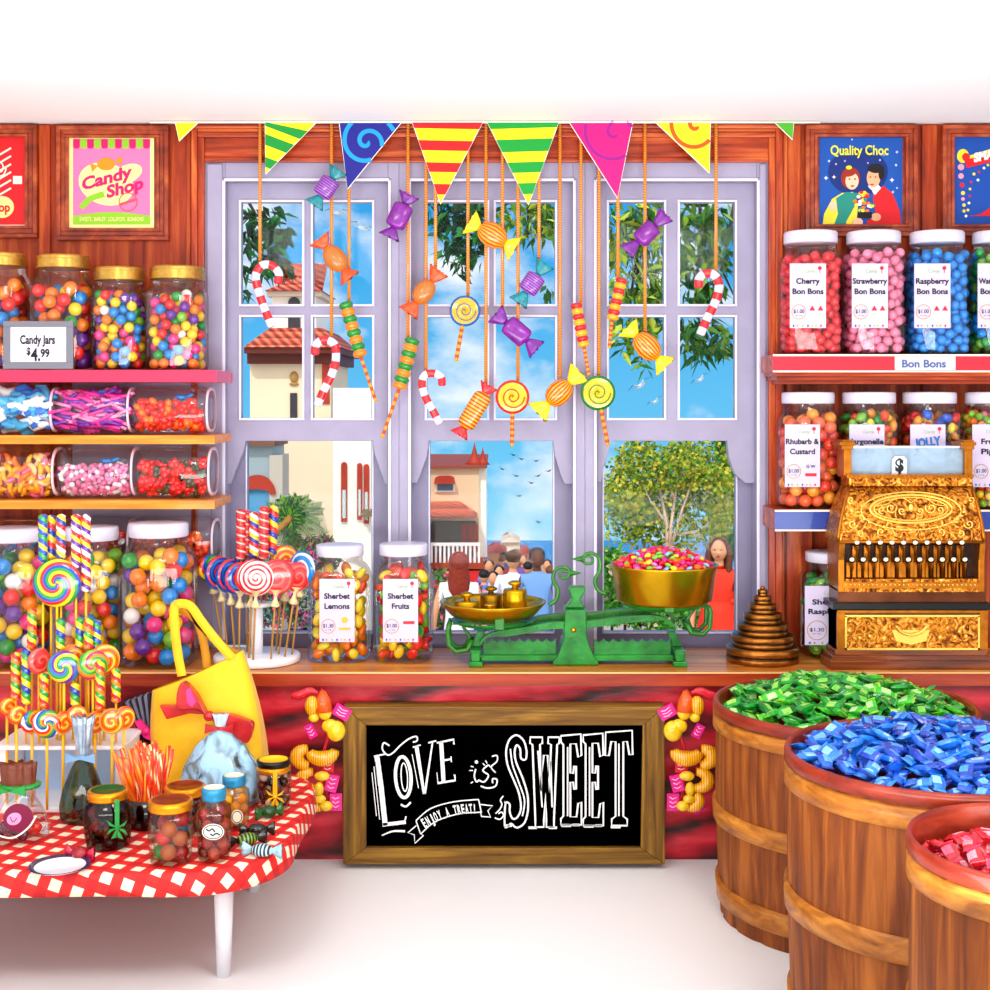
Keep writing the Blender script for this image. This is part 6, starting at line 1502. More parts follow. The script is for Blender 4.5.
# ================================================================ BARRELS OF SWEETS
def barrel(label, cx, cy, R, zr_, bulge, n=20):
    root = thing('wooden_barrel', label, 'barrel', (cx, cy, 0), group='open wooden barrels')
    q = 5; N = n*q; prof = []
    for i in range(13):
        t = i/12; prof.append((R*(.985-.03*(1-t)+bulge*math.sin(PI*min(1, t*1.0))), .0+zr_*t*.985))
    vs, fs = [], []
    for r, z in prof:
        for k in range(N):
            a = 2*PI*k/N; g = .987 if k % q == 0 else 1.0; vs.append((r*g*math.cos(a), r*g*math.sin(a), z))
    for i in range(12):
        for k in range(N): fs.append((i*N+k, i*N+(k+1) % N, (i+1)*N+(k+1) % N, (i+1)*N+k))
    fs.append(tuple(range(N-1, -1, -1)))
    b = MB(); b.add(vs, fs, 0, False)
    b.obj('staves', BARRELWOOD, root)
    b = MB(); b.lathe([(R*.965, zr_-.09), (R*.965, zr_-.004), (R*.975, zr_), (R*1.0, zr_), (R*1.012, zr_-.006), (R*1.012, zr_-.022), (R*.99, zr_-.024)], 64, caps=False); b.lathe([(.001, zr_-.085), (R*.965, zr_-.085)], 64, caps=False)
    b.obj('rim', RIMWOOD, root)
    def rad(z):
        t = z/(zr_*.985); return R*(.985-.03*(1-t)+bulge*math.sin(PI*t))
    for z0, z1 in ((zr_*.87, zr_-.026), (zr_*.44, zr_*.53), (.03, .075)):
        b = MB(); b.lathe([(rad(z0)*1.0, z0), (rad(z0)*1.025, z0+.003), (rad(z1)*1.025, z1-.003), (rad(z1)*1.0, z1)], 64, caps=False); b.obj('hoop', HOOPWOOD, root)
    return root
def packet(cols):
    b = MB(); L_, w, h = .024, .0105, .0055
    n = 10; xs = [-L_, -L_*.80, -L_*.72, -L_*.4, 0, L_*.4, L_*.72, L_*.80, L_]; sc_ = [(1.05, .08), (.9, .15), (.8, .5), (1, 1), (1.02, 1.05), (1, 1), (.8, .5), (.9, .15), (1.05, .08)]
    vs, fs, ms = [], [], []
    for x, (a, c) in zip(xs, sc_):
        for k in range(n):
            t = 2*PI*k/n; ct, s_ = math.cos(t), math.sin(t); g = (abs(ct)**4+abs(s_)**4)**-.25
            vs.append((x, w*a*ct*g, h*c*s_*g))
    for i in range(8):
        for k in range(n): fs.append((i*n+k, i*n+(k+1) % n, (i+1)*n+(k+1) % n, (i+1)*n+k)); ms.append(1 if i in (3, 4) and k in (1, 2) else (2 if i in (0, 7) else 0))
    fs += [tuple(range(n-1, -1, -1)), tuple(range(8*n, 9*n))]; ms += [2, 2]
    b.add(vs, fs, ms, False); return b.mesh('wrapped_sweet', cols)
def pmats(a, c, d): return [mat(a, .25, coat=.5, var=.35, vs=90), mat(c, .25, coat=.5, var=.3, vs=200), mat(d, .25, coat=.4, var=.3, vs=120)]
PK = {'green': [packet(pmats('#18a83c', '#a8e070', '#0c8434')), packet(pmats('#4cc83c', '#c8f0a8', '#9cdc3c')), packet(pmats('#0f8c3a', '#8cdc60', '#2cb84c'))],
      'blue': [packet(pmats('#1c6cd0', '#78b8f4', '#1450a8')), packet(pmats('#2a86e0', '#9cd0f8', '#4aa0ec')), packet(pmats('#1450b4', '#5aa8f0', '#2470d0'))],
      'red': [packet(pmats('#e01c38', '#f8c0d0', '#c01030')), packet(pmats('#e8303a', '#f8b0c0', '#f04878')), packet(pmats('#c81030', '#f07090', '#e02858'))]}
def heap(kind, cx, cy, R, z0, dome, n, label, group, seed, score, layers=3):
    Q = random.Random(seed)
    for lay in range(layers):
        for i in range(n):
            r_ = R*math.sqrt((i+.5)/n); a = i*2.39996+lay*.9
            x_, y_ = r_*math.cos(a)+Q.uniform(-.008, .008), r_*math.sin(a)+Q.uniform(-.008, .008)
            if math.hypot(x_, y_) > R*.99: continue
            z_ = z0+dome*(1-(math.hypot(x_, y_)/R)**2.6)-lay*.011+Q.uniform(-.006, .007)
            M = Matrix.Translation((cx+x_, cy+y_, z_)) @ Euler((Q.uniform(-.7, .7), Q.uniform(-.45, .45), Q.uniform(0, 2*PI))).to_matrix().to_4x4()
            pool('wrapped_sweet', Q.choice(PK[kind]), M, label, group, 'sweet', score-lay*50-y_*3)
b1 = (X(844, -.585), -.585, .264, Z(702, -.585)); b2 = (X(937, -1.12), -1.12, .246, Z(752, -1.12)); b3 = (X(1043, -1.55), -1.55, .174, Z(841, -1.55))
barrel('rearmost wooden barrel, heaped with green wrapped sweets', *b1, .02)
barrel('middle wooden barrel, heaped with blue wrapped sweets', *b2, .02)
barrel('front wooden tub of red wrapped sweets cut by the right picture edge', *b3, .02, 16)
heap('green', b1[0], b1[1], b1[2]*.925, b1[3]-.014, .050, 150, 'green wrapped sweet heaped in the rearmost barrel', 'green wrapped sweets', 5, 200)
heap('blue', b2[0], b2[1], b2[2]*.925, b2[3]-.014, .050, 130, 'blue wrapped sweet heaped in the middle barrel', 'blue wrapped sweets', 6, 250)
heap('red', b3[0], b3[1], b3[2]*.90, b3[3]-.045, .030, 60, 'red wrapped sweet in the front tub at the right edge', 'red wrapped sweets', 8, 300)

# ================================================================ GARLANDS OF SWEETS
YEL = striped('yellow_foil_lines', '#fbc81e', '#d88a10', 190, 'X'); YEL2 = mat('#fccf2a', .25, coat=.5, var=.25, vs=80); MAG = mat('#ea1c9a', .3, coat=.4, var=.3, vs=260); ORF = mat('#f0701c', .3, coat=.4, var=.3, vs=90); REDF = mat('#d8203a', .35, coat=.3, var=.3, vs=200)
def garland(label, fx):
    y = -.352
    root = thing('sweet_garland', label, 'garland', W(fx(322), 688, y), group='garlands of yellow sweets')
    b = MB(); b.tube([W(fx(a), c, y+.012) for a, c in bez([(322, 690), (322, 715), (328, 735), (322, 760), (326, 790), (330, 806)], 5)], .0035, 8, 0); b.tube([W(fx(322), 690, y+.012), W(fx(322), 690, -.256)], .003, 6); b.obj('cord', REDF, root, world=True)
    b = MB(); b.lathe([(.022, -.045), (.017, -.02), (.006, 0)], 16, M=Matrix.Translation(W(fx(323), 691, y)) ); b.obj('foil_top', ORF, root, world=True)
    b = MB(); P = bez([(318, 693), (310, 691), (300, 695), (291, 696)], 5); b.tube([W(fx(a), c, y) for a, c in P], [.003, .004, .005, .007, .008, .009, .01, .01, .01, .01, .01, .01, .009, .008, .007, .005][:len(P)], 8, flat=.6); b.obj('foil_tail', REDF, root, world=True)
    for (px, py, r, sq, m) in ((312, 706, 8.5, (.85, .8, 1.2), YEL), (314, 717, 5.5, (1, 1, .95), YEL2), (325, 713, 7, (.95, .8, 1.0), YEL2), (330, 726, 7, (1.2, .8, 1), YEL2), (336, 731, 9.5, (1, .8, 1.1), YEL2)):
        MB().ball(W(fx(px), py, y-.006), S(r, y), 16, 11, 0, sq=sq).obj('foil_sweet', m, root, world=True)
    for (px, py, r, r2, a0, a1, rot) in ((322, 749, 13, 8, .1, 2.9, 0), (308, 757, 11, 7.5, 1.2, 4.4, .3), (312, 780, 11, 7, 1.4, 4.9, -.1), (320, 800, 10, 6.5, 1.9, 4.6, -.5)):
        P = [W(fx(px+r*math.cos(a0+(a1-a0)*k/10+rot)), py+r*.75*math.sin(a0+(a1-a0)*k/10+rot), y-.004) for k in range(11)]
        MB().tube(P, [S(r2*(.55+.45*math.sin(PI*k/10)), y) for k in range(11)], 12).obj('foil_sweet', YEL, root, world=True)
    for (px, py, r, sq) in ((322, 776, 6, (1.3, .8, .8)), (319, 789, 6, (.8, .8, 1.2)), (320, 799, 5.5, (1.1, .8, .8)), (326, 806, 6, (1.1, .8, .85))): MB().ball(W(fx(px), py, y-.01), S(r, y), 14, 9, 0, sq=sq).obj('foil_sweet', YEL2, root, world=True)
    for (px, py, w_, h_, rot, m) in ((342, 712, 17, 12, .5, MAG), (311, 731, 9, 14, -.5, MAG), (328, 765, 12, 14, .05, REDF), (332, 783, 12, 17, .25, MAG), (336, 802, 12, 17, 0, MAG), (311, 807, 12, 11, .5, MAG)):
        Mx = Matrix.Translation(W(fx(px), py, y+.001)) @ Matrix.Rotation(rot if fx(1) > fx(0) else -rot, 4, 'Y')
        b = MB(); w2, h2 = S(w_, y)/2, S(h_, y)/2; b.box(-w2, w2, -.003, .003, -h2, h2, 0, Mx)
        for k in (-.5, 0, .5): b.tube([Mx @ Vector((-w2*.6, -.0035, h2*(k+.12))), Mx @ Vector((-w2*.1, -.0035, h2*(k-.1))), Mx @ Vector((w2*.55, -.0035, h2*(k+.1)))], .0011, 5, 1)
        b.obj('printed_tag', [m, mat('#fbd0ec', .5)], root, world=True)
garland('garland of yellow foil sweets and magenta tags left of the chalkboard', lambda p: p)
garland('garland of yellow foil sweets and magenta tags right of the chalkboard', lambda p: 1009-p)
# ================================================================ TABLE WITH GINGHAM CLOTH
TZ = .230
def gingham():
    m, nt, b = newmat('gingham_cloth')
    uv = nt.nodes.new('ShaderNodeUVMap'); sp_ = nt.nodes.new('ShaderNodeSeparateXYZ')
    mp = nt.nodes.new('ShaderNodeMapping'); mp.inputs['Rotation'].default_value = (0, 0, .32)
    nt.links.new(uv.outputs[0], mp.inputs[0]); nt.links.new(mp.outputs[0], sp_.inputs[0])
    def g(o): return mathn(nt, 'LESS_THAN', mathn(nt, 'FRACT', mathn(nt, 'ADD', mathn(nt, 'MULTIPLY', o, 25.0), 50)), .5)
    s = mathn(nt, 'MULTIPLY', mathn(nt, 'ADD', g(sp_.outputs['X']), g(sp_.outputs['Y'])), .5)
    r = ramp(nt, [(0, '#f4ead0'), (.25, '#e83028'), (.75, '#cc1a20')], True); nt.links.new(s, r.inputs['Fac']); nt.links.new(r.outputs['Color'], b.inputs['Base Color']); b.inputs['Roughness'].default_value = .7
    return m
tx0, tx1, ty0, ty1, tr_ = -1.25, -.392, -.995, -.34, .17
tbl = thing('side_table', 'low side table under the red gingham cloth', 'table', (-.8, -.68, 0))
def rrect(x0, x1, y0, y1, r, n=8):
    out = []
    for cx, cy, a0 in ((x1-r, y0+r, -PI/2), (x1-r, y1-r, 0), (x0+r, y1-r, PI/2), (x0+r, y0+r, PI)):
        for k in range(n+1): a = a0+PI/2*k/n; out.append((cx+r*math.cos(a), cy+r*math.sin(a), math.cos(a), math.sin(a)))
    return out
RRo = rrect(tx0, tx1, ty0, ty1, tr_)
b = MB(); n = len(RRo); b.add([(p[0], p[1], TZ-.018) for p in RRo]+[(p[0], p[1], TZ-.001) for p in RRo], [tuple(range(n-1, -1, -1)), tuple(range(n, 2*n))]+[(i, (i+1) % n, n+(i+1) % n, n+i) for i in range(n)])
b.obj('tabletop', TRIMWOOD, tbl, world=True)
for x, y in ((-1.1, -.9), (-.5, -.88), (-1.1, -.45), (-.52, -.45)): MB().lathe([(.013, 0), (.02, TZ-.02)], 14, M=Matrix.Translation((x, y, 0))).obj('leg', WHITE, tbl, world=True)
# cloth: flat top + rounded overhang with soft folds
dense = []
for i in range(n):
    p, q = RRo[i], RRo[(i+1) % n]; L_ = math.hypot(q[0]-p[0], q[1]-p[1]); m_ = max(1, int(L_/.02))
    for k in range(m_): t = k/m_; dense.append(tuple(p[j]+(q[j]-p[j])*t for j in range(4)))
N = len(dense); vs, uvs = [], []
prof = [(-.02, 0), (0.0, .0), (.006, .003), (.009, .012), (.011, .025), (.013, .040)]
arc = 0
for j, (o_, dz) in enumerate(prof):
    for i, p in enumerate(dense):
        w_ = .003*math.sin(i*.4)*(dz/.04); d = o_+w_
        vs.append((p[0]+p[2]*d, p[1]+p[3]*d, TZ+.002-dz)); fl = o_ if j < 2 else .004+dz; uvs.append((p[0]+p[2]*fl, p[1]+p[3]*fl))
fs = [tuple(range(N))]
for j in range(len(prof)-1): fs += [(j*N+i, (j+1)*N+i, (j+1)*N+(i+1) % N, j*N+(i+1) % N) for i in range(N)]
me = bpy.data.meshes.new('tablecloth'); me.from_pydata(vs, [], fs); me.materials.append(gingham())
ul = me.uv_layers.new(name='UVMap')
for lp in me.loops: ul.data[lp.index].uv = uvs[lp.vertex_index]
for p in me.polygons: p.use_smooth = p.index > 0
o = bpy.data.objects.new('tablecloth', me); C.objects.link(o); sd = o.modifiers.new('cloth', 'SOLIDIFY'); sd.thickness = .0016; sd.offset = -1
tag(o, 'red and white gingham tablecloth on the side table', 'tablecloth')
T0 = TZ+.0025
def ty_for(py): return CY+(CZ-T0)*F/(py-HY)      # depth of a point standing on the table

# ---------------------------------------------------------------- tiered lollipop stand
sy = -.575
st_ = thing('lollipop_stand', 'tall white box stand full of lollipops and candy sticks on the gingham cloth', 'stand', (X(70, sy), sy, T0))
zp_ = Z(737, sy); xa, xb = X(8, sy), X(132, sy)
MB().box(xa-.004, xb+.004, sy-.085, sy+.085, T0, T0+.010).obj('base_plate', WHITE, st_, world=True, bevel=.002)
MB().box(xa, xa+.018, sy-.06, sy+.06, T0+.010, zp_-.008).obj('side_panel', WHITE, st_, world=True, bevel=.001)
MB().box(xb-.018, xb, sy-.06, sy+.06, T0+.010, zp_-.008).obj('side_panel', WHITE, st_, world=True, bevel=.001)
MB().box(xa+.02, xb-.02, sy+.045, sy+.055, T0+.010, zp_-.008).obj('back_panel', mat('#c4d8f0', .4), st_, world=True)
b = MB(); b.box(xa-.004, xb+.004, sy-.075, sy+.075, zp_-.008, zp_); b.obj('top_plate', WHITE, st_, world=True, bevel=.002)
YST = mat('#f4c01e', .4)
LG = 'lollipops in the white box stand'
base_z = T0+.0105
for i, (px, py, r, m, yaw, dy, lb) in enumerate((
    (7, 707, 9, 'orangey', .9, -.06, 'small orange swirl lollipop at the left edge of the lowest lollipop row'),
    (16.5, 715, 9.5, 'orangey', .8, -.086, 'orange swirl lollipop second from the left in the lowest row'),
    (32, 722, 12, 'multi', .9, -.080, 'multicoloured lollipop edge left of the big swirl in the lowest row'),
    (47, 724, 14.5, 'multi', .15, -.098, 'orange, red and green swirl lollipop, largest in the lowest row'),
    (63, 723, 12, 'orangey', .9, -.084, 'orange swirl lollipop right of the largest one in the lowest row'),
    (77, 716, 11, 'orangey', .3, -.075, 'yellow orange lollipop behind the foil neck of the dark bag'),
    (95, 723, 12, 'orangey', .9, -.084, 'orange swirl lollipop right of the dark bag neck'),
    (112, 721, 13, 'orangey', .1, -.095, 'orange spiral lollipop second from the right in the lowest row'),
    (124, 718, 12, 'orangey', .8, -.085, 'orange spiral lollipop at the right end of the lowest row'))):
    y_ = sy+dy; disc_lolly('swirl_lollipop', lb, W(px, py, y_), S(r, y_), (X(px, y_), y_, base_z if abs(dy) <= .085 else base_z-.0005), SWM[m], yaw, LG, cello=False, stickm=YST, sr=.0028)
zt_ = zp_+.0003
for i, (px, py, r, m, yaw, dy, lb) in enumerate((
    (39, 661, 13, 'red', .95, -.05, 'plain red orange lollipop in the middle row'),
    (64, 667, 16.5, 'bgy', .1, -.065, 'blue and green swirl lollipop in the centre of the middle row'),
    (73, 657, 13, 'orangey', .3, -.02, 'orange striped lollipop behind the blue and green swirl'),
    (93, 665, 15.5, 'grn', .5, -.060, 'green, pink and orange swirl lollipop in the middle row'),
    (104, 660, 16, 'orangey', .5, -.03, 'large orange lollipop at the right of the middle row'),
    (57, 583, 24.5, 'rain', .0, -.02, 'big rainbow swirl lollipop towering over the white box stand'))):
    y_ = sy+dy; disc_lolly('swirl_lollipop', lb, W(px, py, y_), S(r, y_), (X(px, y_), y_, zt_), SWM[m], yaw, LG, cello=False, stickm=YST, sr=.0028, th=.009)
TG = 'twist candy sticks in the white box stand'
for i, (px, t, u, m, dy, lb) in enumerate((
    (43, 514, 562, 'ybg', -.01, 'yellow blue and green candy stick leftmost of the top bundle'), (51, 515, 560, 'rby', .01, 'red and blue candy stick second from the left in the top bundle'),
    (61, 514, 560, 'bry', -.005, 'red, blue and yellow candy stick in the middle of the top bundle'), (76, 514, 568, 'rwp', -.01, 'red candy stick second from the right in the top bundle'), (86, 514, 592, 'rwp', -.005, 'red, white and purple candy stick rightmost in the top bundle'),
    (32, 608, 650, 'gor', -.01, 'green, orange and red candy stick left below the big rainbow lollipop'), (60.5, 618, 650, 'bgy2', -.03, 'blue, yellow and green candy stick below the big rainbow lollipop'), (80, 617, 648, 'bgy2', -.02, 'yellow and blue candy stick left of three below the rainbow lollipop'), (88.5, 618, 650, 'gor', -.035, 'blue and green candy stick in the middle of three below the rainbow lollipop'), (96.5, 620, 650, 'ybg', -.02, 'yellow and dark blue candy stick right of three below the rainbow lollipop'),
    (15.5, 652, 700, 'gor', -.05, 'green and red candy stick at the far left of the lower sticks'), (26, 648, 705, 'bgy2', -.055, 'green, blue and yellow candy stick second from the left of the lower sticks'), (44, 673, 708, 'gor', -.06, 'green, yellow and red candy stick below the plain red lollipop'), (75, 682, 707, 'bgy2', -.055, 'blue and yellow candy stick below the blue and green swirl'), (100, 660, 711, 'gor', -.065, 'green and yellow candy stick before the large orange lollipop'), (116, 668, 703, 'gor', -.05, 'red and green candy stick at the far right of the lower sticks'))):
    y_ = sy+dy
    twist_stick('candy_stick', lb, (X(px, y_), y_, zt_), W(px, u, y_), W(px, t, y_), S(4.8, y_), HX_[m], TG, stickm=YST)

# ---------------------------------------------------------------- yellow tote bag
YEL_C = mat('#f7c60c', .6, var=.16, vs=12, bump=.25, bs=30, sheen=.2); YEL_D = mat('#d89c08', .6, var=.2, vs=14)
yt = -.50
tote = thing('tote_bag', 'yellow tote bag with long handles and a red bow standing on the cloth', 'tote bag', (X(212, yt), yt, T0))
cTL, cTR, cBL, cBR = Vector((X(153, yt), Z(690, yt))), Vector((X(243, yt), Z(650, yt))), Vector((X(166, yt), T0)), Vector((X(268, yt), T0))
def tp(u, v):      # u across, v down
    a = cTL.lerp(cTR, u); b_ = cBL.lerp(cBR, u); p = a.lerp(b_, v)
    p = p+Vector((.012*math.sin(PI*v)*(1 if u > .5 else -1)*abs(u-.5)*2, -.005*math.sin(PI*u)*(1-v)))
    return p
b = MB(); nu, nv = 16, 16
for side in (0, 1):
    vs = []
    for j in range(nv+1):
        for i in range(nu+1):
            u, v = i/nu, j/nv; p = tp(u, v)
            th = .012+.045*v+.018*math.sin(PI*u)*math.sin(PI*v)**.6
            th += .004*math.sin(14*u+3*v)*(v)*(1-abs(2*u-1))
            yy = yt-th if side == 0 else yt+th
            if i in (0, nu): yy = yt-(.006+.035*v)*(1 if side == 0 else -1)
            vs.append((p.x, yy, p.y))
    fs = []
    for j in range(nv):
        for i in range(nu):
            k = j*(nu+1)+i; q = (k, k+nu+1, k+nu+2, k+1); fs.append(q if side == 0 else q[::-1])
    b.add(vs, fs, 0, True)
M1 = (nu+1)*(nv+1)
fs = []
for j in range(nv):
    for i in (0, nu):
        k = j*(nu+1)+i; q = (k, k+nu+1, k+nu+1+M1, k+M1); fs.append(q if i else q[::-1])
for i in range(nu): k = nv*(nu+1)+i; fs.append((k, k+M1, k+1+M1, k+1))
b.f += fs; b.m += [0]*len(fs); b.s += [False]*len(fs)
b.obj('body', YEL_C, tote, world=True)
def strap(P, yo, m, w=4.6):
    Q = bez(P, 6); vs = []
    for i, p in enumerate(Q):
        a, c = Q[max(i-1, 0)], Q[min(i+1, len(Q)-1)]; t = Vector((c[0]-a[0], c[1]-a[1])).normalized(); nrm = Vector((-t.y, t.x))*w
        for s_ in (-1, 1):
            for d_ in (0, .004): vs.append(tuple(W(p[0]+nrm.x*s_, p[1]+nrm.y*s_, yo+d_)))
    fs = []
    for i in range(len(Q)-1):
        k = 4*i; fs += [(k, k+2, k+6, k+4), (k+1, k+5, k+7, k+3), (k, k+4, k+5, k+1), (k+2, k+3, k+7, k+6)]
    MB().add(vs, fs, 0, True).obj('handle', m, tote, world=True)
strap([(182, 676), (178, 655), (175, 630), (174, 610), (178, 604), (190, 606), (202, 622), (216, 640), (232, 658)], yt-.016, YEL_C)
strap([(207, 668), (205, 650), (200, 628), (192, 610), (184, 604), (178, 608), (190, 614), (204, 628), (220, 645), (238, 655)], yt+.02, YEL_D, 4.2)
BOW = mat('#c41c28', .3, coat=.3, var=.3, vs=30); yb_ = yt-.07
bow = thing('ribbon_bow', 'dark red satin ribbon bow tied on the yellow tote bag', 'bow', W(209, 716, yb_-.002))
def loopmesh(P, depth=.012, name='loop', m=BOW):
    MB().prism([(X(a, yb_), Z(c, yb_)) for a, c in P], yb_-depth, yb_+.012, 0).obj(name, m, bow, world=True, bevel=.002)
loopmesh(bez([(208, 714), (198, 708), (180, 708), (178, 694), (182, 682), (189, 684), (199, 696), (208, 714)], 4), .014)
loopmesh([(207, 714), (192, 706), (160, 705), (167, 719), (190, 713)], .006, 'tail')
loopmesh(bez([(211, 714), (230, 714), (246, 719), (254, 724), (250, 740), (243, 741), (228, 732), (211, 718)], 4), .010)
loopmesh([(210, 717), (226, 734), (240, 741), (232, 728)], .004, 'tail')
MB().ppoly([(186, 690), (190, 688), (196, 702), (192, 707), (187, 703)], yb_-.016, .004).obj('satin_lining', mat('#f04898', .3, coat=.3), bow, world=True)
MB().ball(W(209, 716, yb_-.006), .012, 12, 8, sq=(1, .8, .9)).obj('knot', BOW, bow, world=True)

# ---------------------------------------------------------------- small jars on the cloth
AMB = glass('dark_jar_glass', '#f0e6dc', .1)
def tjar(label, px, base, top, w, lidw, lidmat, shape_p, cols, r, seed, where, bodyname='candy_jar', lidh=.018, fillh=.8, belly=1.0, n=90, kind='gumball', what=None, sq=(1, 1, 1), tint=AMB, lidstyle='gold'):
    y = ty_for(base)+S(w/2, -.85)*.9
    cx = X(px, y); R = S(w/2, y); H = Z(top, y)-T0; lr = S(lidw/2, y)
    root = thing(bodyname, label, 'jar', (cx, y, T0), group='small jars on the gingham cloth')
    zt = H-lidh
    MB().lathe([(R*.80, .001), (R*.86, H*.03), (R*.94, H*.2), (R, H*.5), (R*.99, H*.62), (R*.93, zt*.9), (lr*.94, zt*.97), (lr*.94, zt+.002)], 32, caps=False).obj('glass_body', tint, root)
    b = MB(); b.lathe([(lr, zt), (lr*1.05, zt+lidh*.15), (lr*1.02, zt+lidh*.3), (lr*1.05, zt+lidh*.45), (lr*1.05, zt+lidh*.9), (lr*.98, H), (lr*.9, H), (lr*.86, H-.003), (.001, H-.003)], 32, mis=[0, 0, 0, 0, 0, 0, 1, 1]); b.obj('lid', lidmat, root)
    P = fill_balls(kind, root.location, R*.92, R*.92, .003, zt*fillh, r, n, cols, seed, where, 'sweets in the small table jars', 'sweet', what=what, sq=sq)
    return root, y, R, H, lr, zt
GRN = mat('#12a048', .35, coat=.3, var=.2, vs=60); GOLDB = mat('#e8a41c', .25, .7, var=.2, vs=60); DGR = mat('#0c6a30', .3, .3); COP = mat('#a04a18', .3, .6, var=.3, vs=60)
def ribbon_bow(px, py, y, m, s_, root, top=None):
    b = MB()
    for a in (-.5, .45, PI-.45, PI+.5, 1.9, 1.25): 
        c_, q = math.cos(a), math.sin(a); L_ = s_*(1 if abs(c_) > .5 else 1.1)
        b.ppoly([(px, py), (px+L_*c_-3.2*q*s_/11, py-(-L_*q)+-3.2*c_*s_/11), (px+L_*c_+3.2*q*s_/11, py+L_*q+3.2*c_*s_/11)], y-.003, .003)
    b.ball(W(px, py, y-.003), S(2, y), 8, 6)
    if top is not None: b.ppoly([(px-2.2, top), (px+2.2, top), (px+2.2, py), (px-2.2, py)], y-.0015, .002)
    b.obj('ribbon', m, root, world=True)
r_, y, R, H, lr, zt = tjar('dark sweet jar with gold rimmed green lid and green ribbon bow', 108, 853, 789, 48, 38, [GOLDB, DGR], 2, ['#3a1c14', '#3a1c14', '#2a1410', '#e8332e', '#27a844', '#c8782a', '#3a1c14'], .0105, 81, 'in the green ribboned jar', n=300, fillh=1.0, tint=glass('brown_jar_glass', '#b8a090', .1))
ribbon_bow(117, 828, y-R-.002, GRN, 10, r_, 800)
tjar('squat jar of large gumballs with copper lid at the front of the cloth', 170.5, 869, 799, 45, 42, [GOLDB, COP], 2, ['#1c9be0', '#27a844', '#b8303a', '#c85a3a', '#e8332e', '#b8303a', '#c8782a'], .0145, 82, 'in the front copper lidded jar', fillh=1.0, n=160)
tjar('squat jar with copper lid directly behind the large gumball jar', 185, 838, 785, 42, 39, [GOLDB, COP], 2, ['#8a2a1c', '#3a1c14', '#c8782a', '#b8303a'], .012, 83, 'in the rear copper lidded jar', n=200, fillh=1.0)
CYL = mat('#3a9ac0', .3, .3, var=.2, vs=90)
r_, y, R, H, lr, zt = tjar('slim jar of dark red sweets with blue lid and oval label', 214, 865, 787, 35, 23, [CYL, mat('#e0dcc8', .4)], 2, ['#b8303a', '#8a2a1c', '#c85a3a', '#b8303a'], .0115, 84, 'in the slim blue lidded jar', lidh=.022, fillh=1.0, n=260)
b = MB(); yy = y-R-.002; b.pell(213, 832, 11, 8, yy, .002, 0, 28); b.stroke([(213+9.6*math.cos(2*PI*k/28), 832+6.8*math.sin(2*PI*k/28)) for k in range(28)], .8, yy-.0005, 1, True); b.stroke(bez([(206, 829), (209, 831), (212, 829), (215, 832)]), 1.4, yy-.001, 1); b.stroke(bez([(210, 834), (213, 835.5), (216, 833.5), (220, 835)]), 1.4, yy-.001, 1); b.obj('oval_label', [mat('#e4e8dc', .5), BLACK], r_, world=True)
r_, y, R, H, lr, zt = tjar('slim jar of mustard yellow sweets with blue lid behind the red one', 234, 832, 775, 32, 22, [CYL, mat('#e0dcc8', .4)], 2, ['#f0b01c', '#f8d51c', '#f0b01c'], .0105, 85, 'in the mustard yellow jar', lidh=.020, fillh=1.0, n=260)
b = MB(); yy = y-R-.002; b.pell(237, 817, 6, 7, yy, .002, 0, 24); b.stroke([(237+4.8*math.cos(2*PI*k/20), 817+5.8*math.sin(2*PI*k/20)) for k in range(20)], .8, yy-.0005, 1, True); b.obj('oval_label', [mat('#f0ead0', .5), mat('#3a4a6a', .5)], r_, world=True)
r_, y, R, H, lr, zt = tjar('dark sweet jar with gold lid and yellow ribbon at the right of the cloth', 273.5, 812, 759, 36, 32, [mat('#1c1410', .3), mat('#f4c81c', .3)], 2, ['#3a1c14', '#8a2a1c', '#b8303a', '#2a1410', '#f4f0ec'], .0095, 86, 'in the yellow ribboned jar', lidh=.012, n=300, fillh=.95)
b = MB(); b.lathe([(lr*.99, -.004), (lr*1.07, 0), (lr*1.07, .007), (lr*.99, .009)], 30, M=Matrix.Translation((0, 0, zt-.010)), caps=False); b.obj('gold_band', GOLDB, r_)
ribbon_bow(275, 797, y-R-.002, mat('#f2bc1c', .35, coat=.3, var=.2, vs=50), 9, r_, 770)

# ---------------------------------------------------------------- candy straws in a dark tumbler
y = ty_for(826); tb = thing('tumbler', 'dark glass tumbler holding the orange candy straws', 'tumbler', (X(147, y), y, T0), group=None)
R = S(21, y); Hh = Z(796, y)-T0
MB().lathe([(R*.8, 0), (R*.85, .003), (R*1.0, Hh), (R*.95, Hh), (R*.80, .006), (.001, .006)], 28, caps=True).obj('glass_body', glass('tumbler_glass', '#9a6040', .1), tb)
cup_y, cup_x, cup_R = y, X(147, y), R
SH = [helix('straw_a', ['#f4511c', '#f4511c', '#fbe0b0', '#f4511c'], 20, .35, 2), helix('straw_b', ['#f79a1e', '#f4641c'], 18, .35, 2), helix('straw_c', ['#ee3a2a', '#ee3a2a', '#f8b83c'], 16, .35, 3)]
SN = ['orange candy straw with cream lines in the dark tumbler', 'amber and orange candy straw in the dark tumbler', 'red candy straw with gold lines in the dark tumbler']
q_ = random.Random(12); protos = []
for s_ in SH: protos.append(MB().tube([(0, 0, 0), (0, 0, .05), (0, 0, .10), (0, 0, .155)], .0048, 8).mesh('candy_straw', [s_]))
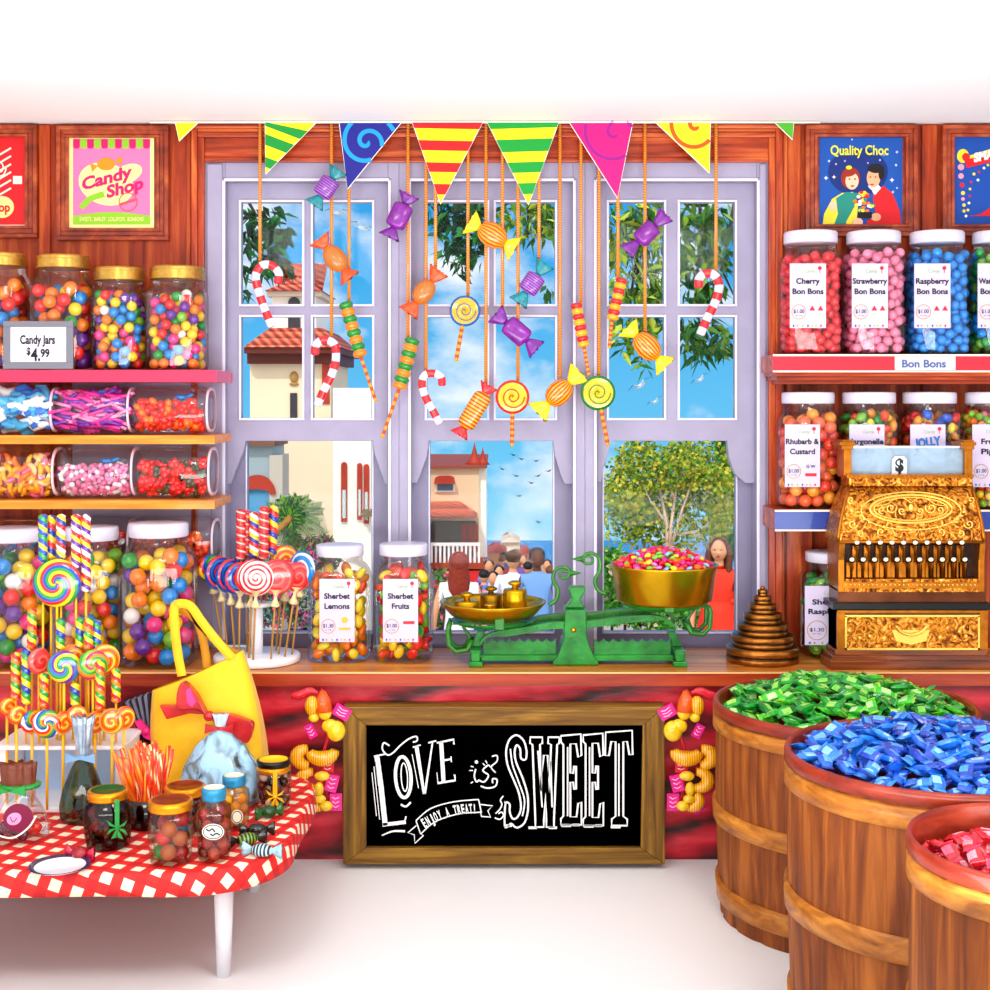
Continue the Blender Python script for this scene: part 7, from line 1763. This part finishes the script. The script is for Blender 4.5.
for i in range(44):
    a = i*2.39996; rr = cup_R*.68*math.sqrt((i+.5)/44); k = q_.randrange(3)
    x_, y_ = rr*math.cos(a), rr*math.sin(a)
    o = bpy.data.objects.new('candy_straw', protos[k]); C.objects.link(o); o.location = (cup_x+x_*.75, cup_y+y_*.75, T0+.008); o.rotation_euler = (-y_*3.0*1.6, x_*3.0*4.6, q_.uniform(0, 6)); o.scale = (1, 1, q_.uniform(.84, 1.0))
    tag(o, SN[k], 'candy straw', 'candy straws in the tumbler')

# ---------------------------------------------------------------- cellophane bags
def bag(label, px, base, y, w, neck, top, body, m_body, m_neck, tie_m, cols, r, n, seed, where, lean=0.0, neckw=7, topw=13, gp='tied sweet bags on the cloth'):
    root = thing('sweet_bag', label, 'bag', (X(px, y), y, T0), group=gp)
    R = S(w/2, y); zn = Z(neck, y)-T0; zt = Z(top, y)-T0; rn, rt = S(neckw/2, y), S(topw/2, y)
    M = Matrix.Shear('XY', 4, (lean, 0)) if lean else Matrix.Identity(4)
    b = MB(); vs, fs = [], []
    pr = [(R*.86, .001), (R*.98, zn*.08), (R, zn*.25), (R*.86, zn*.5), (R*.55, zn*.78), (rn, zn)]
    n_ = 40
    for j, (r__, z_) in enumerate(pr):
        for k in range(n_):
            a = 2*PI*k/n_; g = r__*(1+.05*math.sin(7*a+j)*(j/5)); vs.append((g*math.cos(a)+lean*z_, g*.8*math.sin(a), z_))
    for j in range(5):
        for k in range(n_): fs.append((j*n_+k, j*n_+(k+1) % n_, (j+1)*n_+(k+1) % n_, (j+1)*n_+k))
    b.add(vs, fs, 0, True).obj('bag_body', m_body, root)
    b = MB(); vs, fs = [], []
    for j in range(6):
        t = j/5
        for k in range(n_): a = 2*PI*k/n_; g = (rn+(rt-rn)*t)*(1+.28*t*math.sin(9*a)); vs.append((g*math.cos(a)+lean*(zn+(zt-zn)*t), g*.6*math.sin(a), zn+(zt-zn)*t*(1+.05*math.sin(9*a))))
    for j in range(5):
        for k in range(n_): fs.append((j*n_+k, j*n_+(k+1) % n_, (j+1)*n_+(k+1) % n_, (j+1)*n_+k))
    fs.append(tuple(range(5*n_, 6*n_)))
    b.add(vs, fs, 0, True).obj('bag_neck', m_neck, root)
    b = MB(); b.lathe([(rn*.9, -.004), (rn*1.3, -.003), (rn*1.35, .003), (rn*.9, .004)], 20, M=Matrix.Translation((lean*zn, 0, zn)) @ Matrix.Diagonal((1, .8, 1, 1)), caps=False)
    for s_ in (-1, 1): b.prism([(lean*zn, zn), (lean*zn+s_*.028, zn+.012), (lean*zn+s_*.03, zn-.008)], -rn*1.3-.004, -rn*1.3)
    b.obj('tie', tie_m, root)
    P = pack(R*.80, R*.62, .003, zn*.62, r, n, seed); vis = visible(P, r); q = random.Random(seed)
    for p, v in zip(P, vis):
        lim = R*.80*(1-max(0, (p[2]-zn*.25)/(zn*.8)))
        p = (p[0]*lim/(R*.80)+lean*p[2], p[1]*lim/(R*.80), p[2]); col = q.choice(cols)
        pool('bag_sweet', ballmesh('bag_sweet', col, r, (1.15, .6, .85)), Matrix.Translation(root.location+Vector(p)) @ Euler((q.uniform(-.5, .5), q.uniform(0, 6), q.uniform(-.5, .5))).to_matrix().to_4x4(), '%s sweet %s' % (CN[col], where), 'sweets in the tied bags', 'sweet', v)
    return root, R, zn
SILV = mat('#b8c8d8', .2, .5, coat=.5, var=.4, vs=50); CELD = glass('dark_cellophane', '#b4c4b0', .1); CELB = glass('blue_cellophane', '#eaf4fc', .2, '#b8dcf4', .75)
CN.update({'#0f5a34': 'dark green', '#16301f': 'blackish green', '#d8402c': 'tomato red', '#c8a04a': 'tan', '#f2701c': 'bright orange', '#6a1c4a': 'plum', '#2a3a8c': 'navy', '#2a1a18': 'dark chocolate', '#e8c81c': 'bright yellow'})
bag('dark cellophane cone bag with silver neck before the white box stand', 83, 812, -.712, 46, 757, 717, None, CELD, SILV, mat('#8ab0d0', .3, coat=.3), ['#0f5a34', '#16301f', '#16301f', '#d8402c', '#0f5a34', '#c8a04a'], .0125, 70, 91, 'in the dark cellophane cone bag', neckw=12, topw=20)
rb, Rb, zb_ = bag('round sweet bag with green ribbon at the left edge of the cloth', 18, 845, ty_for(845)+.035, 62, 785, 763, None, GLASS, mat('#8a4a30', .4, var=.3, vs=60), GRN, ['#6a1c4a', '#f2701c', '#d8402c', '#6a1c4a', '#2a3a8c', '#f2701c'], .0135, 80, 92, 'in the green ribboned bag at the left edge', neckw=34, topw=30)
b = MB(); o = rb.location; yy = o.y-Rb*.8-.004; b.pell(18, 818, 15, 14, yy, .002, 0, 28, -.3); b.pell(14, 819, 7.5, 6, yy-.0008, .0006, 1, 20, -.4); b.stroke(bez([(10, 817), (13, 822), (17, 818)]), .8, yy-.0016, 0); b.stroke(bez([(-6, 834), (12, 838), (28, 828), (36, 816)]), 1.6, yy-.001, 2); b.obj('printed_label', [mat('#8c1c50', .4), mat('#f4a8d0', .5), mat('#f8f0e8', .5)], rb, world=True)
bag('pale blue cellophane bag of dark sweets leaning on the yellow tote', 222, 803, ty_for(803)+.01, 84, 728, 714, None, CELB, mat('#c8dcf0', .3, coat=.4, var=.25, vs=50), BOW, ['#2a1a18', '#2a1a18', '#e8c81c', '#d8402c', '#2a3a8c', '#2a1a18', '#c8a04a'], .0135, 110, 93, 'in the pale blue cellophane bag', neckw=9, topw=14, lean=-.02)
# dark gift bag with pleated top and pink bow
y = -.475; gb = thing('gift_bag', 'dark brown gift bag with pleated grey top and pink bow behind the straws', 'gift bag', (X(140, y), y, T0))
b = MB(); b.prism([(X(122, y), T0), (X(166, y), T0), (X(156, y), Z(742, y)), (X(136, y), Z(731, y)), (X(124, y), Z(740, y))], y-.03, y+.03); b.obj('body', mat('#4a1c14', .5, var=.3, vs=30), gb, world=True, bevel=.002)
b = MB(); n = 9
for k in range(n):
    t0, t1 = k/n, (k+1)/n; bx0, bx1 = 138+14*t0, 138+14*t1; ux0, ux1 = 122+28*t0, 122+28*t1; uy0, uy1 = 704-10*t0, 704-10*t1
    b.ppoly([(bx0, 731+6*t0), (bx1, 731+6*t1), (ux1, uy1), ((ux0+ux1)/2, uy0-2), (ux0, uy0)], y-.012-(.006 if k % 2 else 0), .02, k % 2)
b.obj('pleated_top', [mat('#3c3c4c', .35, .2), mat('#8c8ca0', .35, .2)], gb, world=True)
b = MB(); b.ppoly([(134, 722), (140, 720), (149, 730), (158, 736), (154, 742), (144, 738)], y-.042, .01); b.ball(W(146, 731, y-.04), .009, 10, 7); b.obj('bow', mat('#ec1c8c', .35, coat=.3, var=.25, vs=60), gb, world=True)

# ---------------------------------------------------------------- loose things on the cloth
def humbug(px, py, rot, label, cols, w=.030, cat='sweet', group=None, name='wrapped_humbug'):
    y = ty_for(py+4); x = X(px, y); root = thing(name, label, cat, (x, y, T0+.0125), group=group, rz=rot)
    MB().ball((0, 0, 0), .0125, 14, 9, 0, sq=(w/.0125*.62, 1.1, .95)).obj('sweet', cols[0], root)
    for s_ in (-1, 1): b = MB(); fan(b, s_*w*.55, s_*w*1.15, .004, .014, 0); b.obj('wrapper_end', cols[1], root)
HUM = striped('humbug_stripes', '#0c1410', '#8cb83c', 150, 'X'); HDK = mat('#122018', .25, coat=.5, var=.4, vs=60); HW = mat('#a8d0dc', .25, coat=.5, var=.5, vs=80)
HG = 'loose wrapped sweets on the cloth'
humbug(247, 842, .5, 'black and green striped wrapped humbug beside the slim red jar', (HUM, HDK), .034, group=HG)
humbug(262, 853, -.2, 'pale blue and black wrapped humbug at the front of the cloth', (striped('humbug_blue', '#101418', '#b8dce4', 150, 'X'), HW), .034, group=HG)
humbug(257, 832, .2, 'dark wrapped humbug behind the two striped ones', (HDK, HDK), .03, group=HG)
humbug(269, 814, .6, 'dark green wrapped sweet at the foot of the yellow ribboned jar', (mat('#12602c', .3, coat=.4), mat('#1c7a3a', .3, coat=.4)), .026, group=HG)
humbug(80, 856, -.3, 'crimson wrapped sweet before the green ribboned jar', (mat('#a8102c', .25, coat=.5), mat('#c82050', .25, coat=.5)), .026, group=HG)
humbug(212, 779, .1, 'red orange wrapped sweet between the blue lidded jars and the cellophane bag', (mat('#d83a1c', .25, coat=.5), mat('#e86a2c', .25, coat=.5)), .026, group=HG)
y = -.985; pl = thing('saucer', 'small white saucer with blue rim at the front edge of the cloth', 'saucer', (X(60, y), y, T0))
MB().lathe([(.02, 0), (.045, .005), (.054, .009), (.053, .010), (.044, .007), (.001, .003)], 32, caps=True, mis=[0, 0, 1, 1, 0]).obj('dish', [mat('#f0f2f4', .2, coat=.5), mat('#2a3a6a', .2, coat=.5)], pl)

# ================================================================ SMALL SWEETS OUT OF THE POOLS
CAP = 298
order = sorted(POOL)
KN = {'gumball': 'gumballs of the lower layers in the glass jars', 'bonbon': 'inner bon bons in the shelf jars', 'boiled_sweet': 'inner boiled sweets in the glass jars'}
for kind in order:
    L_ = sorted(POOL[kind], key=lambda t: -t[0])
    top = [t for t in L_[:CAP] if t[0] > 0]; rest = L_[len(top):]
    for s_, me, M, lb, gp, cat in top:
        o = bpy.data.objects.new(kind, me); C.objects.link(o); o.matrix_world = M; o['label'] = lb; o['category'] = cat; o['group'] = gp
    if rest:
        V, Fc, MI, mats = [], [], [], []
        cache = {}
        for s_, me, M, lb, gp, cat in rest:
            if me.name not in cache:
                cache[me.name] = ([v.co.copy() for v in me.vertices], [tuple(p.vertices) for p in me.polygons], [p.material_index for p in me.polygons], [p.use_smooth for p in me.polygons])
            vs, fs, mi, sm = cache[me.name]; off = len(V)
            V.extend(tuple(M @ v) for v in vs); Fc.extend(tuple(off+i for i in f_) for f_ in fs)
            idx = []
            for m_ in me.materials:
                if m_ not in mats: mats.append(m_)
                idx.append(mats.index(m_))
            MI.extend(idx[i] for i in mi)
        m2 = bpy.data.meshes.new(kind+'_heap'); m2.from_pydata(V, [], Fc)
        for m_ in mats: m2.materials.append(m_)
        m2.polygons.foreach_set('material_index', MI); m2.polygons.foreach_set('use_smooth', [kind != 'wrapped_sweet']*len(Fc)); m2.update()
        o = bpy.data.objects.new(kind+'_heap', m2); C.objects.link(o)
        tag(o, KN.get(kind, 'the many inner %ss lying deeper or behind' % kind.replace('_', ' ')), 'sweets', kind='stuff')
sc.cycles.max_bounces = 10; sc.cycles.transparent_max_bounces = 16; sc.cycles.glossy_bounces = 3; sc.cycles.diffuse_bounces = 4
